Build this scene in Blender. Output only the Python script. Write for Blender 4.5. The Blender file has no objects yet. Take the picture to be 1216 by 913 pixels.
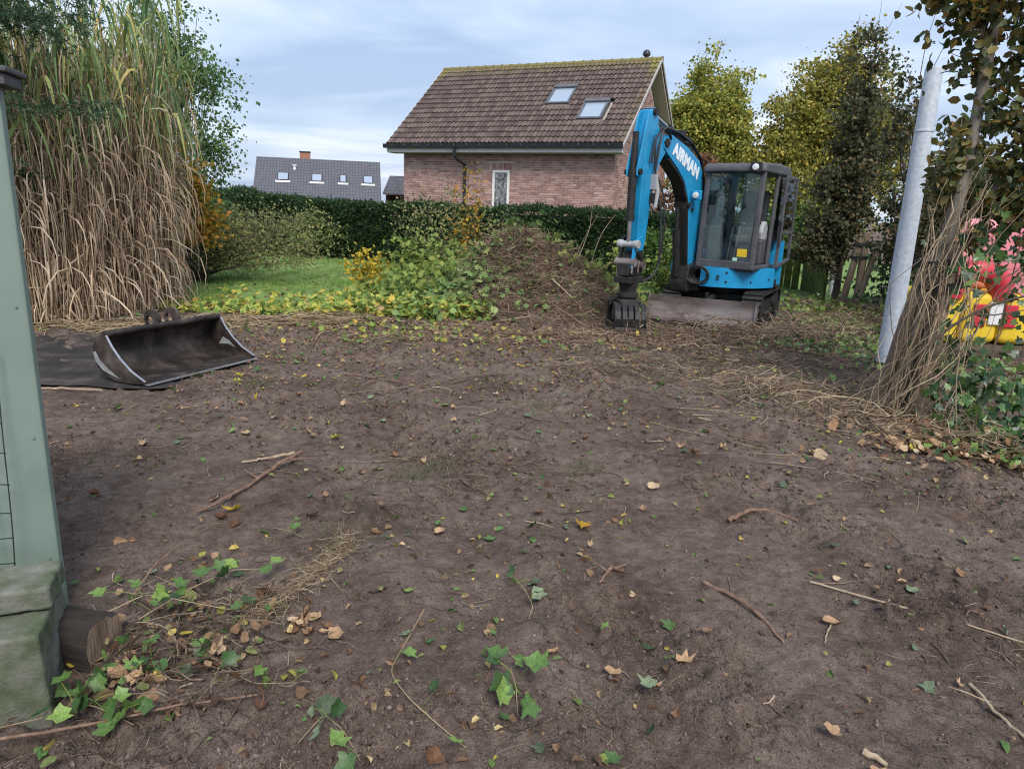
import bpy, bmesh, math
import numpy as np
from mathutils import Matrix, Vector
PI = math.pi
RAD = math.radians
rng = np.random.default_rng(7)
S = bpy.context.scene
COL = S.collection

# ------------------------------------------------------------------ camera
EYE = 1.65
cam_d = bpy.data.cameras.new('camera')
cam_d.sensor_width = 36.0
cam_d.lens = 843.0 / 1216.0 * 36.0
cam_d.clip_start = 0.05
cam_d.clip_end = 3000
cam = bpy.data.objects.new('camera', cam_d)
COL.objects.link(cam)
_p, _a = RAD(13.95), RAD(2.1)
_f = Vector((0, math.cos(_p), -math.sin(_p)))
_r0, _u0 = Vector((1, 0, 0)), Vector((0, math.sin(_p), math.cos(_p)))
_r = math.cos(_a) * _r0 + math.sin(_a) * _u0
_u = -math.sin(_a) * _r0 + math.cos(_a) * _u0
cam.matrix_world = Matrix(((_r.x, _u.x, -_f.x, 0), (_r.y, _u.y, -_f.y, 0), (_r.z, _u.z, -_f.z, EYE), (0, 0, 0, 1)))
S.camera = cam

# ------------------------------------------------------------------ sky, sun, exposure
SUN_EL, SUN_AZ = RAD(48), RAD(166)      # azimuth clockwise from +Y: behind the camera
w = bpy.data.worlds.new('World')
S.world = w
w.use_nodes = True
nt = w.node_tree
nt.nodes.clear()
def wn(t, **k):
    n = nt.nodes.new(t)
    for a, b in k.items():
        setattr(n, a, b)
    return n
w_out = wn('ShaderNodeOutputWorld')
w_bg = wn('ShaderNodeBackground')
w_bg.inputs['Strength'].default_value = 0.12
sky = wn('ShaderNodeTexSky', sky_type='NISHITA', sun_disc=False, sun_elevation=SUN_EL, sun_rotation=SUN_AZ)
sky.air_density = 1.2
sky.dust_density = 2.5
w_tc = wn('ShaderNodeTexCoord')
w_sep = wn('ShaderNodeSeparateXYZ')
nt.links.new(w_tc.outputs['Generated'], w_sep.inputs[0])
w_z = wn('ShaderNodeMath', operation='MAXIMUM')
nt.links.new(w_sep.outputs['Z'], w_z.inputs[0]); w_z.inputs[1].default_value = 0.0
w_za = wn('ShaderNodeMath', operation='ADD')
nt.links.new(w_z.outputs[0], w_za.inputs[0]); w_za.inputs[1].default_value = 0.16
w_dx = wn('ShaderNodeMath', operation='DIVIDE'); w_dy = wn('ShaderNodeMath', operation='DIVIDE')
nt.links.new(w_sep.outputs['X'], w_dx.inputs[0]); nt.links.new(w_za.outputs[0], w_dx.inputs[1])
nt.links.new(w_sep.outputs['Y'], w_dy.inputs[0]); nt.links.new(w_za.outputs[0], w_dy.inputs[1])
w_cmb = wn('ShaderNodeCombineXYZ')
nt.links.new(w_dx.outputs[0], w_cmb.inputs[0]); nt.links.new(w_dy.outputs[0], w_cmb.inputs[1])
w_map = wn('ShaderNodeMapping')
w_map.inputs['Scale'].default_value = (0.75, 1.15, 1)
w_map.inputs['Location'].default_value = (3.1, 0.4, 0)
nt.links.new(w_cmb.outputs[0], w_map.inputs[0])
w_no = wn('ShaderNodeTexNoise')
w_no.inputs['Scale'].default_value = 0.9; w_no.inputs['Detail'].default_value = 5; w_no.inputs['Roughness'].default_value = 0.55
w_no.inputs['Distortion'].default_value = 0.35
nt.links.new(w_map.outputs[0], w_no.inputs['Vector'])
w_cr = wn('ShaderNodeValToRGB')
cr = w_cr.color_ramp
cr.elements[0].position = 0.36; cr.elements[0].color = (1.5, 1.93, 2.8, 1)
cr.elements[1].position = 0.68; cr.elements[1].color = (3.6, 3.8, 4.1, 1)
e = cr.elements.new(0.5); e.color = (2.15, 2.6, 3.4, 1)
nt.links.new(w_no.outputs[0], w_cr.inputs[0])
w_mx = wn('ShaderNodeMixRGB')
w_mx.inputs['Fac'].default_value = 0.88
nt.links.new(sky.outputs[0], w_mx.inputs[1]); nt.links.new(w_cr.outputs[0], w_mx.inputs[2])
nt.links.new(w_mx.outputs[0], w_bg.inputs['Color'])
nt.links.new(w_bg.outputs[0], w_out.inputs[0])

sun_d = bpy.data.lights.new('sun', 'SUN')
sun_d.energy = 1.5
sun_d.angle = RAD(22)
sun_d.color = (1.0, 0.96, 0.9)
sun = bpy.data.objects.new('sun', sun_d)
COL.objects.link(sun)
_sd = Vector((math.sin(SUN_AZ) * math.cos(SUN_EL), math.cos(SUN_AZ) * math.cos(SUN_EL), math.sin(SUN_EL)))
sun.rotation_euler = _sd.to_track_quat('Z', 'Y').to_euler()
sun.location = (0, 0, 30)

S.view_settings.view_transform = 'Standard'
S.view_settings.look = 'None'
S.view_settings.gamma = 1.0
S.view_settings.use_curve_mapping = False
S.view_settings.exposure = 1.27
S.render.engine = 'CYCLES'
S.cycles.use_denoising = True
S.cycles.filter_width = 1.15
S.cycles.max_bounces = 6
S.cycles.diffuse_bounces = 3
S.cycles.glossy_bounces = 3
S.cycles.transmission_bounces = 5
S.cycles.transparent_max_bounces = 8
S.cycles.caustics_reflective = False
S.cycles.caustics_refractive = False

# ------------------------------------------------------------------ helpers: objects
def tag(o, label=None, cat=None, group=None, kind=None):
    if label: o['label'] = label
    if cat: o['category'] = cat
    if group: o['group'] = group
    if kind: o['kind'] = kind
    return o
def thing(name, label, cat, loc=(0, 0, 0), rz=0.0, group=None):
    o = bpy.data.objects.new(name, None)
    o.empty_display_size = 0.2
    o.location = loc; o.rotation_euler = (0, 0, rz)
    COL.objects.link(o)
    return tag(o, label, cat, group)
def to_mesh(name, V, Fs, mats, smooth=False, mi=None):
    V = np.asarray(V, float).reshape(-1, 3)
    me = bpy.data.meshes.new(name)
    Fs = [np.asarray(f, int) for f in Fs if len(f)]
    loops = np.concatenate([f.ravel() for f in Fs])
    cnt = np.concatenate([np.full(len(f), f.shape[1]) for f in Fs])
    st = np.concatenate([[0], np.cumsum(cnt)[:-1]])
    me.vertices.add(len(V)); me.vertices.foreach_set('co', V.ravel())
    me.loops.add(len(loops)); me.loops.foreach_set('vertex_index', loops)
    me.polygons.add(len(cnt)); me.polygons.foreach_set('loop_start', st)
    for m in (mats if isinstance(mats, (list, tuple)) else [mats]):
        me.materials.append(m)
    if mi is not None:
        me.polygons.foreach_set('material_index', np.asarray(mi, int))
    me.polygons.foreach_set('use_smooth', np.full(len(cnt), bool(smooth)))
    me.update(calc_edges=True)
    me.validate()
    return me
def link(name, me, parent=None, loc=None):
    o = bpy.data.objects.new(name, me)
    COL.objects.link(o)
    if parent is not None: o.parent = parent
    if loc is not None: o.location = loc
    return o

class MB:
    """collects shapes, builds ONE mesh object"""
    def __init__(s): s.V = []; s.F = {}; s.n = 0
    def add(s, V, *Fs):
        V = np.asarray(V, float).reshape(-1, 3)
        for f in Fs:
            f = np.asarray(f, int)
            if f.ndim == 1: f = f[None]
            if len(f): s.F.setdefault(f.shape[1], []).append(f + s.n)
        s.V.append(V); s.n += len(V); return s
    def box(s, c, d, R=None):
        h = np.array(d) / 2.0
        v = np.array([[x, y, z] for x in (-1, 1) for y in (-1, 1) for z in (-1, 1)], float) * h
        if R is not None: v = v @ np.array(R).T
        return s.add(v + np.array(c), [[0, 1, 3, 2], [4, 6, 7, 5], [0, 4, 5, 1], [2, 3, 7, 6], [0, 2, 6, 4], [1, 5, 7, 3]])
    def bar(s, a, b, w, t, up=(0, 0, 1)):
        a, b = np.array(a, float), np.array(b, float); d = b - a; L = np.linalg.norm(d); d /= L
        u = np.cross(up, d)
        if np.linalg.norm(u) < 1e-4: u = np.cross((1, 0, 0), d)
        u /= np.linalg.norm(u); v = np.cross(d, u)
        return s.box((a + b) / 2, (L, w, t), np.column_stack([d, u, v]))
    def tube(s, P, r, k=8, cap=True):
        V, F = tube_arr(np.array(P, float)[None], np.broadcast_to(np.array(r, float), (1, len(P))), k)
        n = len(P)
        s.add(V, F)
        if cap:
            b = s.n - n * k
            s.F.setdefault(k, []).append(np.array([[b + i for i in range(k)][::-1]]))
            s.F.setdefault(k, []).append(np.array([[b + (n - 1) * k + i for i in range(k)]]))
        return s
    def prism(s, prof, y0, y1, tf=None):
        """profile of (x,z) points extruded along y"""
        n = len(prof)
        a = np.array([(p[0], y0, p[1]) for p in prof], float); b = np.array([(p[0], y1, p[1]) for p in prof], float)
        v = np.vstack([a, b])
        if tf is not None: v = tf(v)
        q = [[i, (i + 1) % n, n + (i + 1) % n, n + i] for i in range(n)]
        s.add(v, q)
        m = s.n - 2 * n
        s.F.setdefault(n, []).append(np.array([[m + i for i in range(n)][::-1], [m + n + i for i in range(n)]]))
        return s
    def lathe(s, prof, c=(0, 0, 0), ax='z', k=20):
        """profile of (r,h) rows about an axis"""
        n = len(prof); th = np.arange(k) * 2 * PI / k
        V = []
        for r, h in prof:
            x, y, z = r * np.cos(th), r * np.sin(th), np.full(k, h)
            V.append(np.column_stack({'z': (x, y, z), 'y': (x, z, y), 'x': (z, x, y)}[ax]))
        V = np.vstack(V) + np.array(c)
        q = [[i * k + j, i * k + (j + 1) % k, (i + 1) * k + (j + 1) % k, (i + 1) * k + j] for i in range(n - 1) for j in range(k)]
        s.add(V, q)
        m = s.n - n * k
        s.F.setdefault(k, []).append(np.array([[m + j for j in range(k)][::-1], [m + (n - 1) * k + j for j in range(k)]]))
        return s
    def mapv(s, fn):
        s.V = [fn(v) for v in s.V]; return s
    def build(s, name, mat, parent=None, smooth=False, bevel=0.0, seg=2, loc=None):
        me = to_mesh(name, np.vstack(s.V), [np.vstack(f) for f in s.F.values()], mat, False)
        bm = bmesh.new(); bm.from_mesh(me); bmesh.ops.recalc_face_normals(bm, faces=bm.faces); bm.to_mesh(me); bm.free()
        o = link(name, me, parent, loc)
        if smooth:
            me.polygons.foreach_set('use_smooth', np.full(len(me.polygons), True))
            me.set_sharp_from_angle(angle=RAD(38))
        if bevel:
            m = o.modifiers.new('Bevel', 'BEVEL'); m.width = bevel; m.segments = seg; m.limit_method = 'ANGLE'; m.angle_limit = RAD(35)
            me.polygons.foreach_set('use_smooth', np.full(len(me.polygons), True))
            m.harden_normals = True
        return o

def nrm(v): return v / (np.linalg.norm(v, axis=-1, keepdims=True) + 1e-9)
def tube_arr(P, r, k=3):
    """m polylines of n points -> tubes. P (m,n,3), r (m,n)"""
    m, n, _ = P.shape
    T = np.zeros_like(P); T[:, 1:-1] = P[:, 2:] - P[:, :-2]; T[:, 0] = P[:, 1] - P[:, 0]; T[:, -1] = P[:, -1] - P[:, -2]
    T = nrm(T)
    mean = nrm(P[:, -1] - P[:, 0] + 1e-5)
    ref = np.where((np.abs(mean[:, 2]) > 0.8)[:, None], np.array([[1., .1, 0]]), np.array([[0, .1, 1.]]))[:, None, :]
    A = nrm(np.cross(T, np.broadcast_to(ref, T.shape))); B = np.cross(T, A)
    th = np.arange(k) * 2 * PI / k
    V = P[:, :, None, :] + r[:, :, None, None] * (np.cos(th)[None, None, :, None] * A[:, :, None, :] + np.sin(th)[None, None, :, None] * B[:, :, None, :])
    idx = np.arange(m * n * k).reshape(m, n, k)
    a = idx[:, :-1, :]; b = np.roll(a, -1, axis=2); d = idx[:, 1:, :]; c = np.roll(d, -1, axis=2)
    return V.reshape(-1, 3), np.stack([a, b, c, d], -1).reshape(-1, 4)
def ribbon_arr(P, wd, side):
    """m polylines -> flat ribbons with a slight keel. P (m,n,3), wd (m,n), side (m,3)"""
    m, n, _ = P.shape
    T = np.zeros_like(P); T[:, 1:-1] = P[:, 2:] - P[:, :-2]; T[:, 0] = P[:, 1] - P[:, 0]; T[:, -1] = P[:, -1] - P[:, -2]
    T = nrm(T)
    sd = nrm(side[:, None, :] - (side[:, None, :] * T).sum(-1, keepdims=True) * T)
    V = np.stack([P - sd * wd[:, :, None] / 2, P + sd * wd[:, :, None] / 2], 2)
    idx = np.arange(m * n * 2).reshape(m, n, 2)
    F = np.stack([idx[:, :-1, 0], idx[:, :-1, 1], idx[:, 1:, 1], idx[:, 1:, 0]], -1).reshape(-1, 4)
    return V.reshape(-1, 3), F

# leaf templates: rows of (along, across, lift); faces
def T_oval(fold=.16, droop=-.12):
    v = np.array([[0, 0, 0], [.3, .36, fold], [.68, .34, fold * .7 + droop * .4], [1, 0, droop], [.68, -.34, fold * .7 + droop * .4], [.3, -.36, fold], [.5, 0, .0]])
    v[:, 0] -= 0.0
    return v, np.array([[0, 6, 1], [1, 6, 2], [2, 6, 3], [3, 6, 4], [4, 6, 5], [5, 6, 0]])
def T_quad():
    return np.array([[0, 0, 0], [.45, .42, .08], [1, 0, -.08], [.45, -.42, .08]]), np.array([[0, 3, 2], [0, 2, 1]])
def T_lobed(lobes, seed=0, cup=.12):
    """lobes: (angle deg, radius) outline about a centre near the stalk"""
    r_ = np.random.default_rng(seed)
    pts = [(.30, 0, 0)]
    for a, r in lobes:
        a += r_.normal(0, 4); r *= r_.uniform(.82, 1.1)
        x, y = r * math.cos(RAD(a)), r * math.sin(RAD(a))
        pts.append((.30 + x, y, cup * (r * r) * 1.2 * r_.uniform(-.4, 1.0)))
    n = len(lobes)
    f = [[0, 1 + i, 1 + (i + 1) % n] for i in range(n)]
    v = np.array(pts)
    return v, np.array(f)
IVY = [(0, .72), (24, .42), (52, .56), (84, .36), (122, .46), (165, .30), (180, .22), (195, .30), (238, .46), (276, .36), (308, .56), (336, .42)]
MAPLE = [(0, .75), (14, .44), (34, .46), (46, .64), (64, .36), (88, .56), (112, .34), (140, .40), (180, .28), (220, .40), (248, .34), (272, .56), (296, .36), (314, .64), (326, .46), (346, .44)]
OVALP = [(0, .70), (22, .60), (45, .48), (80, .38), (120, .36), (155, .32), (180, .30), (205, .32), (240, .36), (280, .38), (315, .48), (338, .60)]
def leaf_arr(C, D, N, L, W, tpl):
    tv, tf = tpl
    m = len(C)
    D = nrm(D); N = nrm(N - (N * D).sum(-1, keepdims=True) * D); A = np.cross(N, D)
    L = np.broadcast_to(L, (m,))[:, None, None]; W = np.broadcast_to(W, (m,))[:, None, None]
    V = C[:, None, :] + L * tv[None, :, 0:1] * D[:, None, :] + W * tv[None, :, 1:2] * A[:, None, :] + L * tv[None, :, 2:3] * N[:, None, :]
    F = tf[None] + (np.arange(m) * len(tv))[:, None, None]
    return V.reshape(-1, 3), F.reshape(-1, tf.shape[1])
def rdir(n, zb=0.0, zs=1.0):
    v = rng.normal(size=(n, 3)); v[:, 2] = v[:, 2] * zs + zb
    return nrm(v)

# ------------------------------------------------------------------ helpers: noise and ground height
_perm = np.random.default_rng(11).random((256, 256))
def vnoise(x, y, s=0):
    x = np.asarray(x, float) + s * 37.7; y = np.asarray(y, float) + s * 91.3
    xi = np.floor(x).astype(int); yi = np.floor(y).astype(int); fx = x - xi; fy = y - yi
    u = fx * fx * (3 - 2 * fx); v = fy * fy * (3 - 2 * fy)
    a = _perm[xi & 255, yi & 255]; b = _perm[(xi + 1) & 255, yi & 255]; c = _perm[xi & 255, (yi + 1) & 255]; d = _perm[(xi + 1) & 255, (yi + 1) & 255]
    return (a * (1 - u) + b * u) * (1 - v) + (c * (1 - u) + d * u) * v
def fbm(x, y, oct=4, s=0, g=.5):
    t = 0; a = 1; n = 0
    for i in range(oct):
        t = t + a * (vnoise(x * 2 ** i, y * 2 ** i, s + i) - .5); n += a; a *= g
    return t / n
def sstep(a, b, x):
    t = np.clip((x - a) / (b - a), 0, 1); return t * t * (3 - 2 * t)
def seg_d(x, y, p, q):
    px, py = p; qx, qy = q; dx, dy = qx - px, qy - py
    t = np.clip(((x - px) * dx + (y - py) * dy) / (dx * dx + dy * dy), 0, 1)
    return np.hypot(x - px - t * dx, y - py - t * dy)
def base_h(x, y):
    h = .05 * fbm(x * .7, y * .7, 3, 1)
    for p, q, wd, a in (((-1.5, 4.1), (-.55, 3.0), .22, .045), ((-.55, 3.0), (.12, 1.7), .17, .05), ((.3, 5.2), (.15, 2.4), .12, .03),
                        ((1.0, 4.4), (2.0, 2.9), .18, .028), ((-2.6, 5.2), (-1.0, 5.6), .25, .03), ((1.2, 6.5), (2.6, 4.6), .3, .035), ((2.6, 7.4), (3.6, 5.0), .35, .05)):
        dd = seg_d(x + .12 * fbm(x * 2, y * 2, 2, 5), y + .12 * fbm(x * 2, y * 2, 2, 6), p, q)
        h = h + a * np.exp(-(dd / wd) ** 2)
    for c, r, a in (((-.28, 2.35), .13, -.04), ((1.62, 3.42), .09, -.045), ((1.22, 3.6), .08, -.04), ((-1.75, 4.85), .13, -.05), ((1.05, 2.75), .2, -.02), ((.2, 2.45), .09, .04), ((1.75, 3.35), .09, .05), ((-.6, 5.0), .4, -.04), ((-.3, 7.2), .25, .05)):
        h = h + a * np.exp(-((x - c[0]) ** 2 + (y - c[1]) ** 2) / r ** 2)
    return h * sstep(26, 14, np.hypot(x, y))
def rough_mask(x, y):
    m = sstep(.42, .62, vnoise(x * 1.3 + .6 * y, y * 1.1, 21) * .6 + vnoise(x * 3.1, y * 3.1, 22) * .4)
    return np.clip(m + .55 * sstep(6.0, 9.0, y), 0, 1)
def gh(x, y):
    x = np.asarray(x, float); y = np.asarray(y, float)
    m = rough_mask(x, y)
    rd = 1 - np.abs(2 * vnoise(x * 9, y * 9, 31) - 1)
    h = base_h(x, y) + .115 * fbm(x * 2.6, y * 2.6, 3, 3) * (.45 + .9 * m)
    h = h + m * (.10 * fbm(x * 7, y * 7, 5, 8, .6) + .030 * (rd - .5)) + (.35 + .65 * m) * .020 * fbm(x * 34, y * 34, 3, 9, .6)
    cl = np.maximum(vnoise(x * 15, y * 15, 51) * .7 + vnoise(x * 31, y * 31, 52) * .3 - .58, 0); h = h + (.25 + .75 * m) * .11 * cl
    pit = np.maximum(vnoise(x * 5.5, y * 5.5, 53) - .66, 0); h = h - (.35 + .65 * m) * .13 * pit
    # drag marks left by the grading bucket
    u = x * .86 + y * .5; v = -x * .5 + y * .86
    h = h + (1 - m) * .014 * (vnoise(u * 1.1, v * 22, 41) - .5) * sstep(9, 6, y)
    return h
def gz(x, y): return float(gh(x, y))

# ------------------------------------------------------------------ helpers: materials
def new_mat(name):
    m = bpy.data.materials.new(name); m.use_nodes = True
    t = m.node_tree; b = t.nodes['Principled BSDF']
    return m, t, b
def ramp(t, stops):
    r = t.nodes.new('ShaderNodeValToRGB'); e = r.color_ramp.elements
    e[0].position = stops[0][0]; e[0].color = (*stops[0][1], 1)
    e[1].position = stops[-1][0]; e[1].color = (*stops[-1][1], 1)
    for p, c in stops[1:-1]:
        q = e.new(p); q.color = (*c, 1)
    return r
def noise(t, scale, detail=4, rough=.6, co='Object', dist=0.0, sc=None):
    c = t.nodes.new('ShaderNodeTexCoord'); n = t.nodes.new('ShaderNodeTexNoise')
    n.inputs['Scale'].default_value = scale; n.inputs['Detail'].default_value = detail; n.inputs['Roughness'].default_value = rough
    n.inputs['Distortion'].default_value = dist
    if sc:
        mp = t.nodes.new('ShaderNodeMapping'); mp.inputs['Scale'].default_value = sc
        t.links.new(c.outputs[co], mp.inputs[0]); t.links.new(mp.outputs[0], n.inputs['Vector'])
    else:
        t.links.new(c.outputs[co], n.inputs['Vector'])
    return n
def bump(t, b, src, strength, dist=.01, prev=None):
    n = t.nodes.new('ShaderNodeBump'); n.inputs['Strength'].default_value = strength; n.inputs['Distance'].default_value = dist
    t.links.new(src, n.inputs['Height'])
    if prev is not None: t.links.new(prev.outputs[0], n.inputs['Normal'])
    t.links.new(n.outputs[0], b.inputs['Normal'])
    return n
def surf(name, stops, scale=6, rough=.7, metal=0.0, bmp=.2, bscale=60, detail=5, bd=.004, co='Object', sc=None, coat=0, spec=.4):
    """paint, metal, stone, bark: colour from a noise ramp, fine relief from another"""
    m, t, b = new_mat(name)
    n = noise(t, scale, detail, .62, co, .2, sc)
    r = ramp(t, stops); t.links.new(n.outputs[0], r.inputs[0]); t.links.new(r.outputs[0], b.inputs['Base Color'])
    b.inputs['Roughness'].default_value = rough; b.inputs['Metallic'].default_value = metal
    b.inputs['Specular IOR Level'].default_value = spec
    b.inputs['Coat Weight'].default_value = coat
    if bmp:
        n2 = noise(t, bscale, 4, .6, co, 0, sc); bump(t, b, n2.outputs[0], bmp, bd)
    return m
def rnd_node(t):
    g = t.nodes.new('ShaderNodeNewGeometry'); o = t.nodes.new('ShaderNodeObjectInfo')
    a = t.nodes.new('ShaderNodeMath'); a.operation = 'ADD'
    t.links.new(g.outputs['Random Per Island'], a.inputs[0]); t.links.new(o.outputs['Random'], a.inputs[1])
    f = t.nodes.new('ShaderNodeMath'); f.operation = 'FRACT'; t.links.new(a.outputs[0], f.inputs[0])
    return f
def pieces(name, stops, rough=.65, trans=0.3, mott=.35, mscale=60, spec=.3, bmp=0, vein=0.0):
    """leaves, straws, crumbs: every separate piece takes its own colour from the ramp; leaves let light through"""
    m, t, b = new_mat(name)
    f = rnd_node(t)
    r = ramp(t, stops); t.links.new(f.outputs[0], r.inputs[0])
    n = noise(t, mscale, 3, .6)
    mr = t.nodes.new('ShaderNodeMapRange'); mr.inputs[1].default_value = .25; mr.inputs[2].default_value = .75
    mr.inputs[3].default_value = 1 - mott; mr.inputs[4].default_value = 1 + mott
    t.links.new(n.outputs[0], mr.inputs[0])
    mu = t.nodes.new('ShaderNodeMixRGB'); mu.blend_type = 'MULTIPLY'; mu.inputs[0].default_value = 1
    t.links.new(r.outputs[0], mu.inputs[1]); t.links.new(mr.outputs[0], mu.inputs[2])
    if vein:
        # midrib and side veins in the leaf's own unit frame, plus brown blotches
        def mth(op, a, bb=None, cc=None):
            q = t.nodes.new('ShaderNodeMath'); q.operation = op
            for i, v in enumerate((a, bb, cc)):
                if v is None: continue
                if isinstance(v, (int, float)): q.inputs[i].default_value = v
                else: t.links.new(v, q.inputs[i])
            return q.outputs[0]
        tc = t.nodes.new('ShaderNodeTexCoord'); sp = t.nodes.new('ShaderNodeSeparateXYZ'); t.links.new(tc.outputs['Object'], sp.inputs[0])
        ay = mth('ABSOLUTE', sp.outputs[1])
        mid = mth('SUBTRACT', 1.0, mth('MULTIPLY', ay, 38.0)); mid = mth('MAXIMUM', mid, 0.0)
        wv = mth('SINE', mth('MULTIPLY', mth('SUBTRACT', sp.outputs[0], mth('MULTIPLY', ay, 1.1)), 34.0)); sd = mth('MAXIMUM', mth('MULTIPLY_ADD', wv, 6.0, -5.0), 0.0)
        vv = mth('MINIMUM', mth('MAXIMUM', mid, sd), 1.0)
        nb = noise(t, 4.5, 4, .65); bl = t.nodes.new('ShaderNodeMapRange'); bl.inputs[1].default_value = .52; bl.inputs[2].default_value = .70; bl.inputs[3].default_value = 1.0; bl.inputs[4].default_value = .55
        t.links.new(nb.outputs[0], bl.inputs[0])
        fac = mth('MULTIPLY', mth('MULTIPLY_ADD', vv, vein, 1.0), bl.outputs[0])
        m2 = t.nodes.new('ShaderNodeMixRGB'); m2.blend_type = 'MULTIPLY'; m2.inputs[0].default_value = 1
        t.links.new(mu.outputs[0], m2.inputs[1]); t.links.new(fac, m2.inputs[2]); mu = m2
    t.links.new(mu.outputs[0], b.inputs['Base Color'])
    b.inputs['Roughness'].default_value = rough; b.inputs['Specular IOR Level'].default_value = spec
    if bmp: bump(t, b, n.outputs[0], bmp, .004)
    if trans:
        tr = t.nodes.new('ShaderNodeBsdfTranslucent'); ms = t.nodes.new('ShaderNodeMixShader'); ms.inputs[0].default_value = trans
        t.links.new(mu.outputs[0], tr.inputs[0])
        t.links.new(b.outputs[0], ms.inputs[1]); t.links.new(tr.outputs[0], ms.inputs[2])
        t.links.new(ms.outputs[0], t.nodes['Material Output'].inputs[0])
    return m

def mat_soil():
    m, t, b = new_mat('soil')
    n1 = noise(t, 1.3, 5, .65); n2 = noise(t, 14, 6, .7); n3 = noise(t, 160, 5, .7); n4 = noise(t, 55, 4, .65)
    r1 = ramp(t, [(.36, (.050, .034, .027)), (.50, (.118, .084, .068)), (.66, (.205, .157, .131))])
    mixf = t.nodes.new('ShaderNodeMath'); mixf.operation = 'MULTIPLY_ADD'
    t.links.new(n2.outputs[0], mixf.inputs[0]); mixf.inputs[1].default_value = .55; mixf.inputs[2].default_value = 0
    ad = t.nodes.new('ShaderNodeMath'); ad.operation = 'MULTIPLY_ADD'
    t.links.new(n1.outputs[0], ad.inputs[0]); ad.inputs[1].default_value = .55
    t.links.new(mixf.outputs[0], ad.inputs[2]); t.links.new(ad.outputs[0], r1.inputs[0])
    r2 = ramp(t, [(.30, (.35, .33, .32)), (.5, (1, 1, 1)), (.72, (1.75, 1.7, 1.62))])
    t.links.new(n3.outputs[0], r2.inputs[0])
    mu = t.nodes.new('ShaderNodeMixRGB'); mu.blend_type = 'MULTIPLY'; mu.inputs[0].default_value = .85
    t.links.new(r1.outputs[0], mu.inputs[1]); t.links.new(r2.outputs[0], mu.inputs[2])
    t.links.new(mu.outputs[0], b.inputs['Base Color'])
    b.inputs['Roughness'].default_value = .95; b.inputs['Specular IOR Level'].default_value = .15
    b1 = bump(t, b, n4.outputs[0], .8, .025)
    bump(t, b, n3.outputs[0], .9, .010, b1)
    return m
M = {}
M['soil'] = mat_soil()
M['crumb'] = pieces('soil crumbs', [(0, (.052, .037, .031)), (.45, (.10, .074, .063)), (.85, (.15, .115, .099)), (1, (.20, .158, .135))], .95, 0, .4, 90, .1, .5)
M['root'] = pieces('root fibre', [(0, (.045, .030, .022)), (.45, (.12, .083, .06)), (.8, (.24, .175, .125)), (1, (.36, .29, .21))], .85, 0, .3, 40, .2)
M['straw'] = pieces('dry straw', [(0, (.13, .088, .05)), (.4, (.27, .195, .115)), (.8, (.42, .32, .2)), (1, (.5, .41, .27))], .75, .12, .25, 20, .3)
M['twig'] = pieces('twig bark', [(0, (.035, .023, .018)), (.4, (.085, .058, .045)), (.75, (.16, .12, .09)), (1, (.28, .22, .16))], .85, 0, .35, 40, .2, .3)
M['dry_leaf'] = pieces('dry leaf', [(0, (.16, .075, .04)), (.3, (.30, .17, .09)), (.65, (.46, .30, .17)), (1, (.56, .43, .28))], .7, .18, .3, 70, .25, .25)
M['litter'] = pieces('leaf litter', [(0, (.07, .04, .025)), (.3, (.18, .105, .06)), (.55, (.33, .22, .13)), (.72, (.12, .17, .05)), (.86, (.10, .20, .06)), (.94, (.45, .34, .06)), (1, (.5, .38, .22))], .75, .2, .3, 60, .25)
M['ivy_leaf'] = pieces('ivy leaf', [(0, (.03, .07, .022)), (.4, (.065, .13, .035)), (.75, (.13, .23, .05)), (1, (.24, .36, .09))], .42, .22, .3, 90, .45, .15)
M['ivy_dark'] = pieces('dark ivy leaf', [(0, (.02, .045, .018)), (.5, (.045, .10, .032)), (.85, (.09, .17, .045)), (1, (.20, .31, .07))], .38, .2, .3, 90, .5)
M['ivy_grey'] = pieces('dull ivy leaf', [(0, (.075, .105, .065)), (.5, (.13, .175, .10)), (1, (.24, .29, .18))], .6, .15, .3, 90, .3)
M['yellow_leaf'] = pieces('yellow leaf', [(0, (.42, .22, .02)), (.4, (.55, .38, .035)), (.8, (.52, .47, .07)), (1, (.34, .38, .08))], .6, .3, .25, 60, .3)
M['cut_leaf'] = pieces('cut maple leaf', [(0, (.08, .15, .035)), (.25, (.18, .28, .06)), (.55, (.36, .43, .10)), (.78, (.54, .52, .11)), (.9, (.58, .40, .06)), (1, (.36, .27, .15))], .6, .3, .25, 40, .3)
M['pale_leaf'] = pieces('pale green leaf', [(0, (.08, .15, .05)), (.4, (.17, .27, .09)), (.8, (.28, .38, .13)), (1, (.38, .43, .16))], .6, .32, .25, 40, .3)
M['bark'] = surf('bark', [(.3, (.045, .036, .028)), (.6, (.11, .092, .072)), (.8, (.17, .15, .12))], 9, .9, 0, .7, 45, 5, .012, sc=(1, 1, .3))
M['beech_bark'] = surf('smooth grey bark', [(.3, (.10, .088, .07)), (.55, (.19, .17, .14)), (.8, (.28, .26, .22))], 7, .8, 0, .4, 40, 5, .006, sc=(1, 1, .4))
M['stake_wood'] = surf('weathered stake wood', [(.3, (.085, .060, .044)), (.5, (.18, .13, .095)), (.75, (.32, .245, .18))], 9, .9, 0, .9, 45, 7, .02, sc=(1, 1, .16))
M['dark_bark'] = surf('dark stem bark', [(.3, (.04, .03, .022)), (.8, (.12, .09, .065))], 14, .9, 0, .5, 50)

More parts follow.
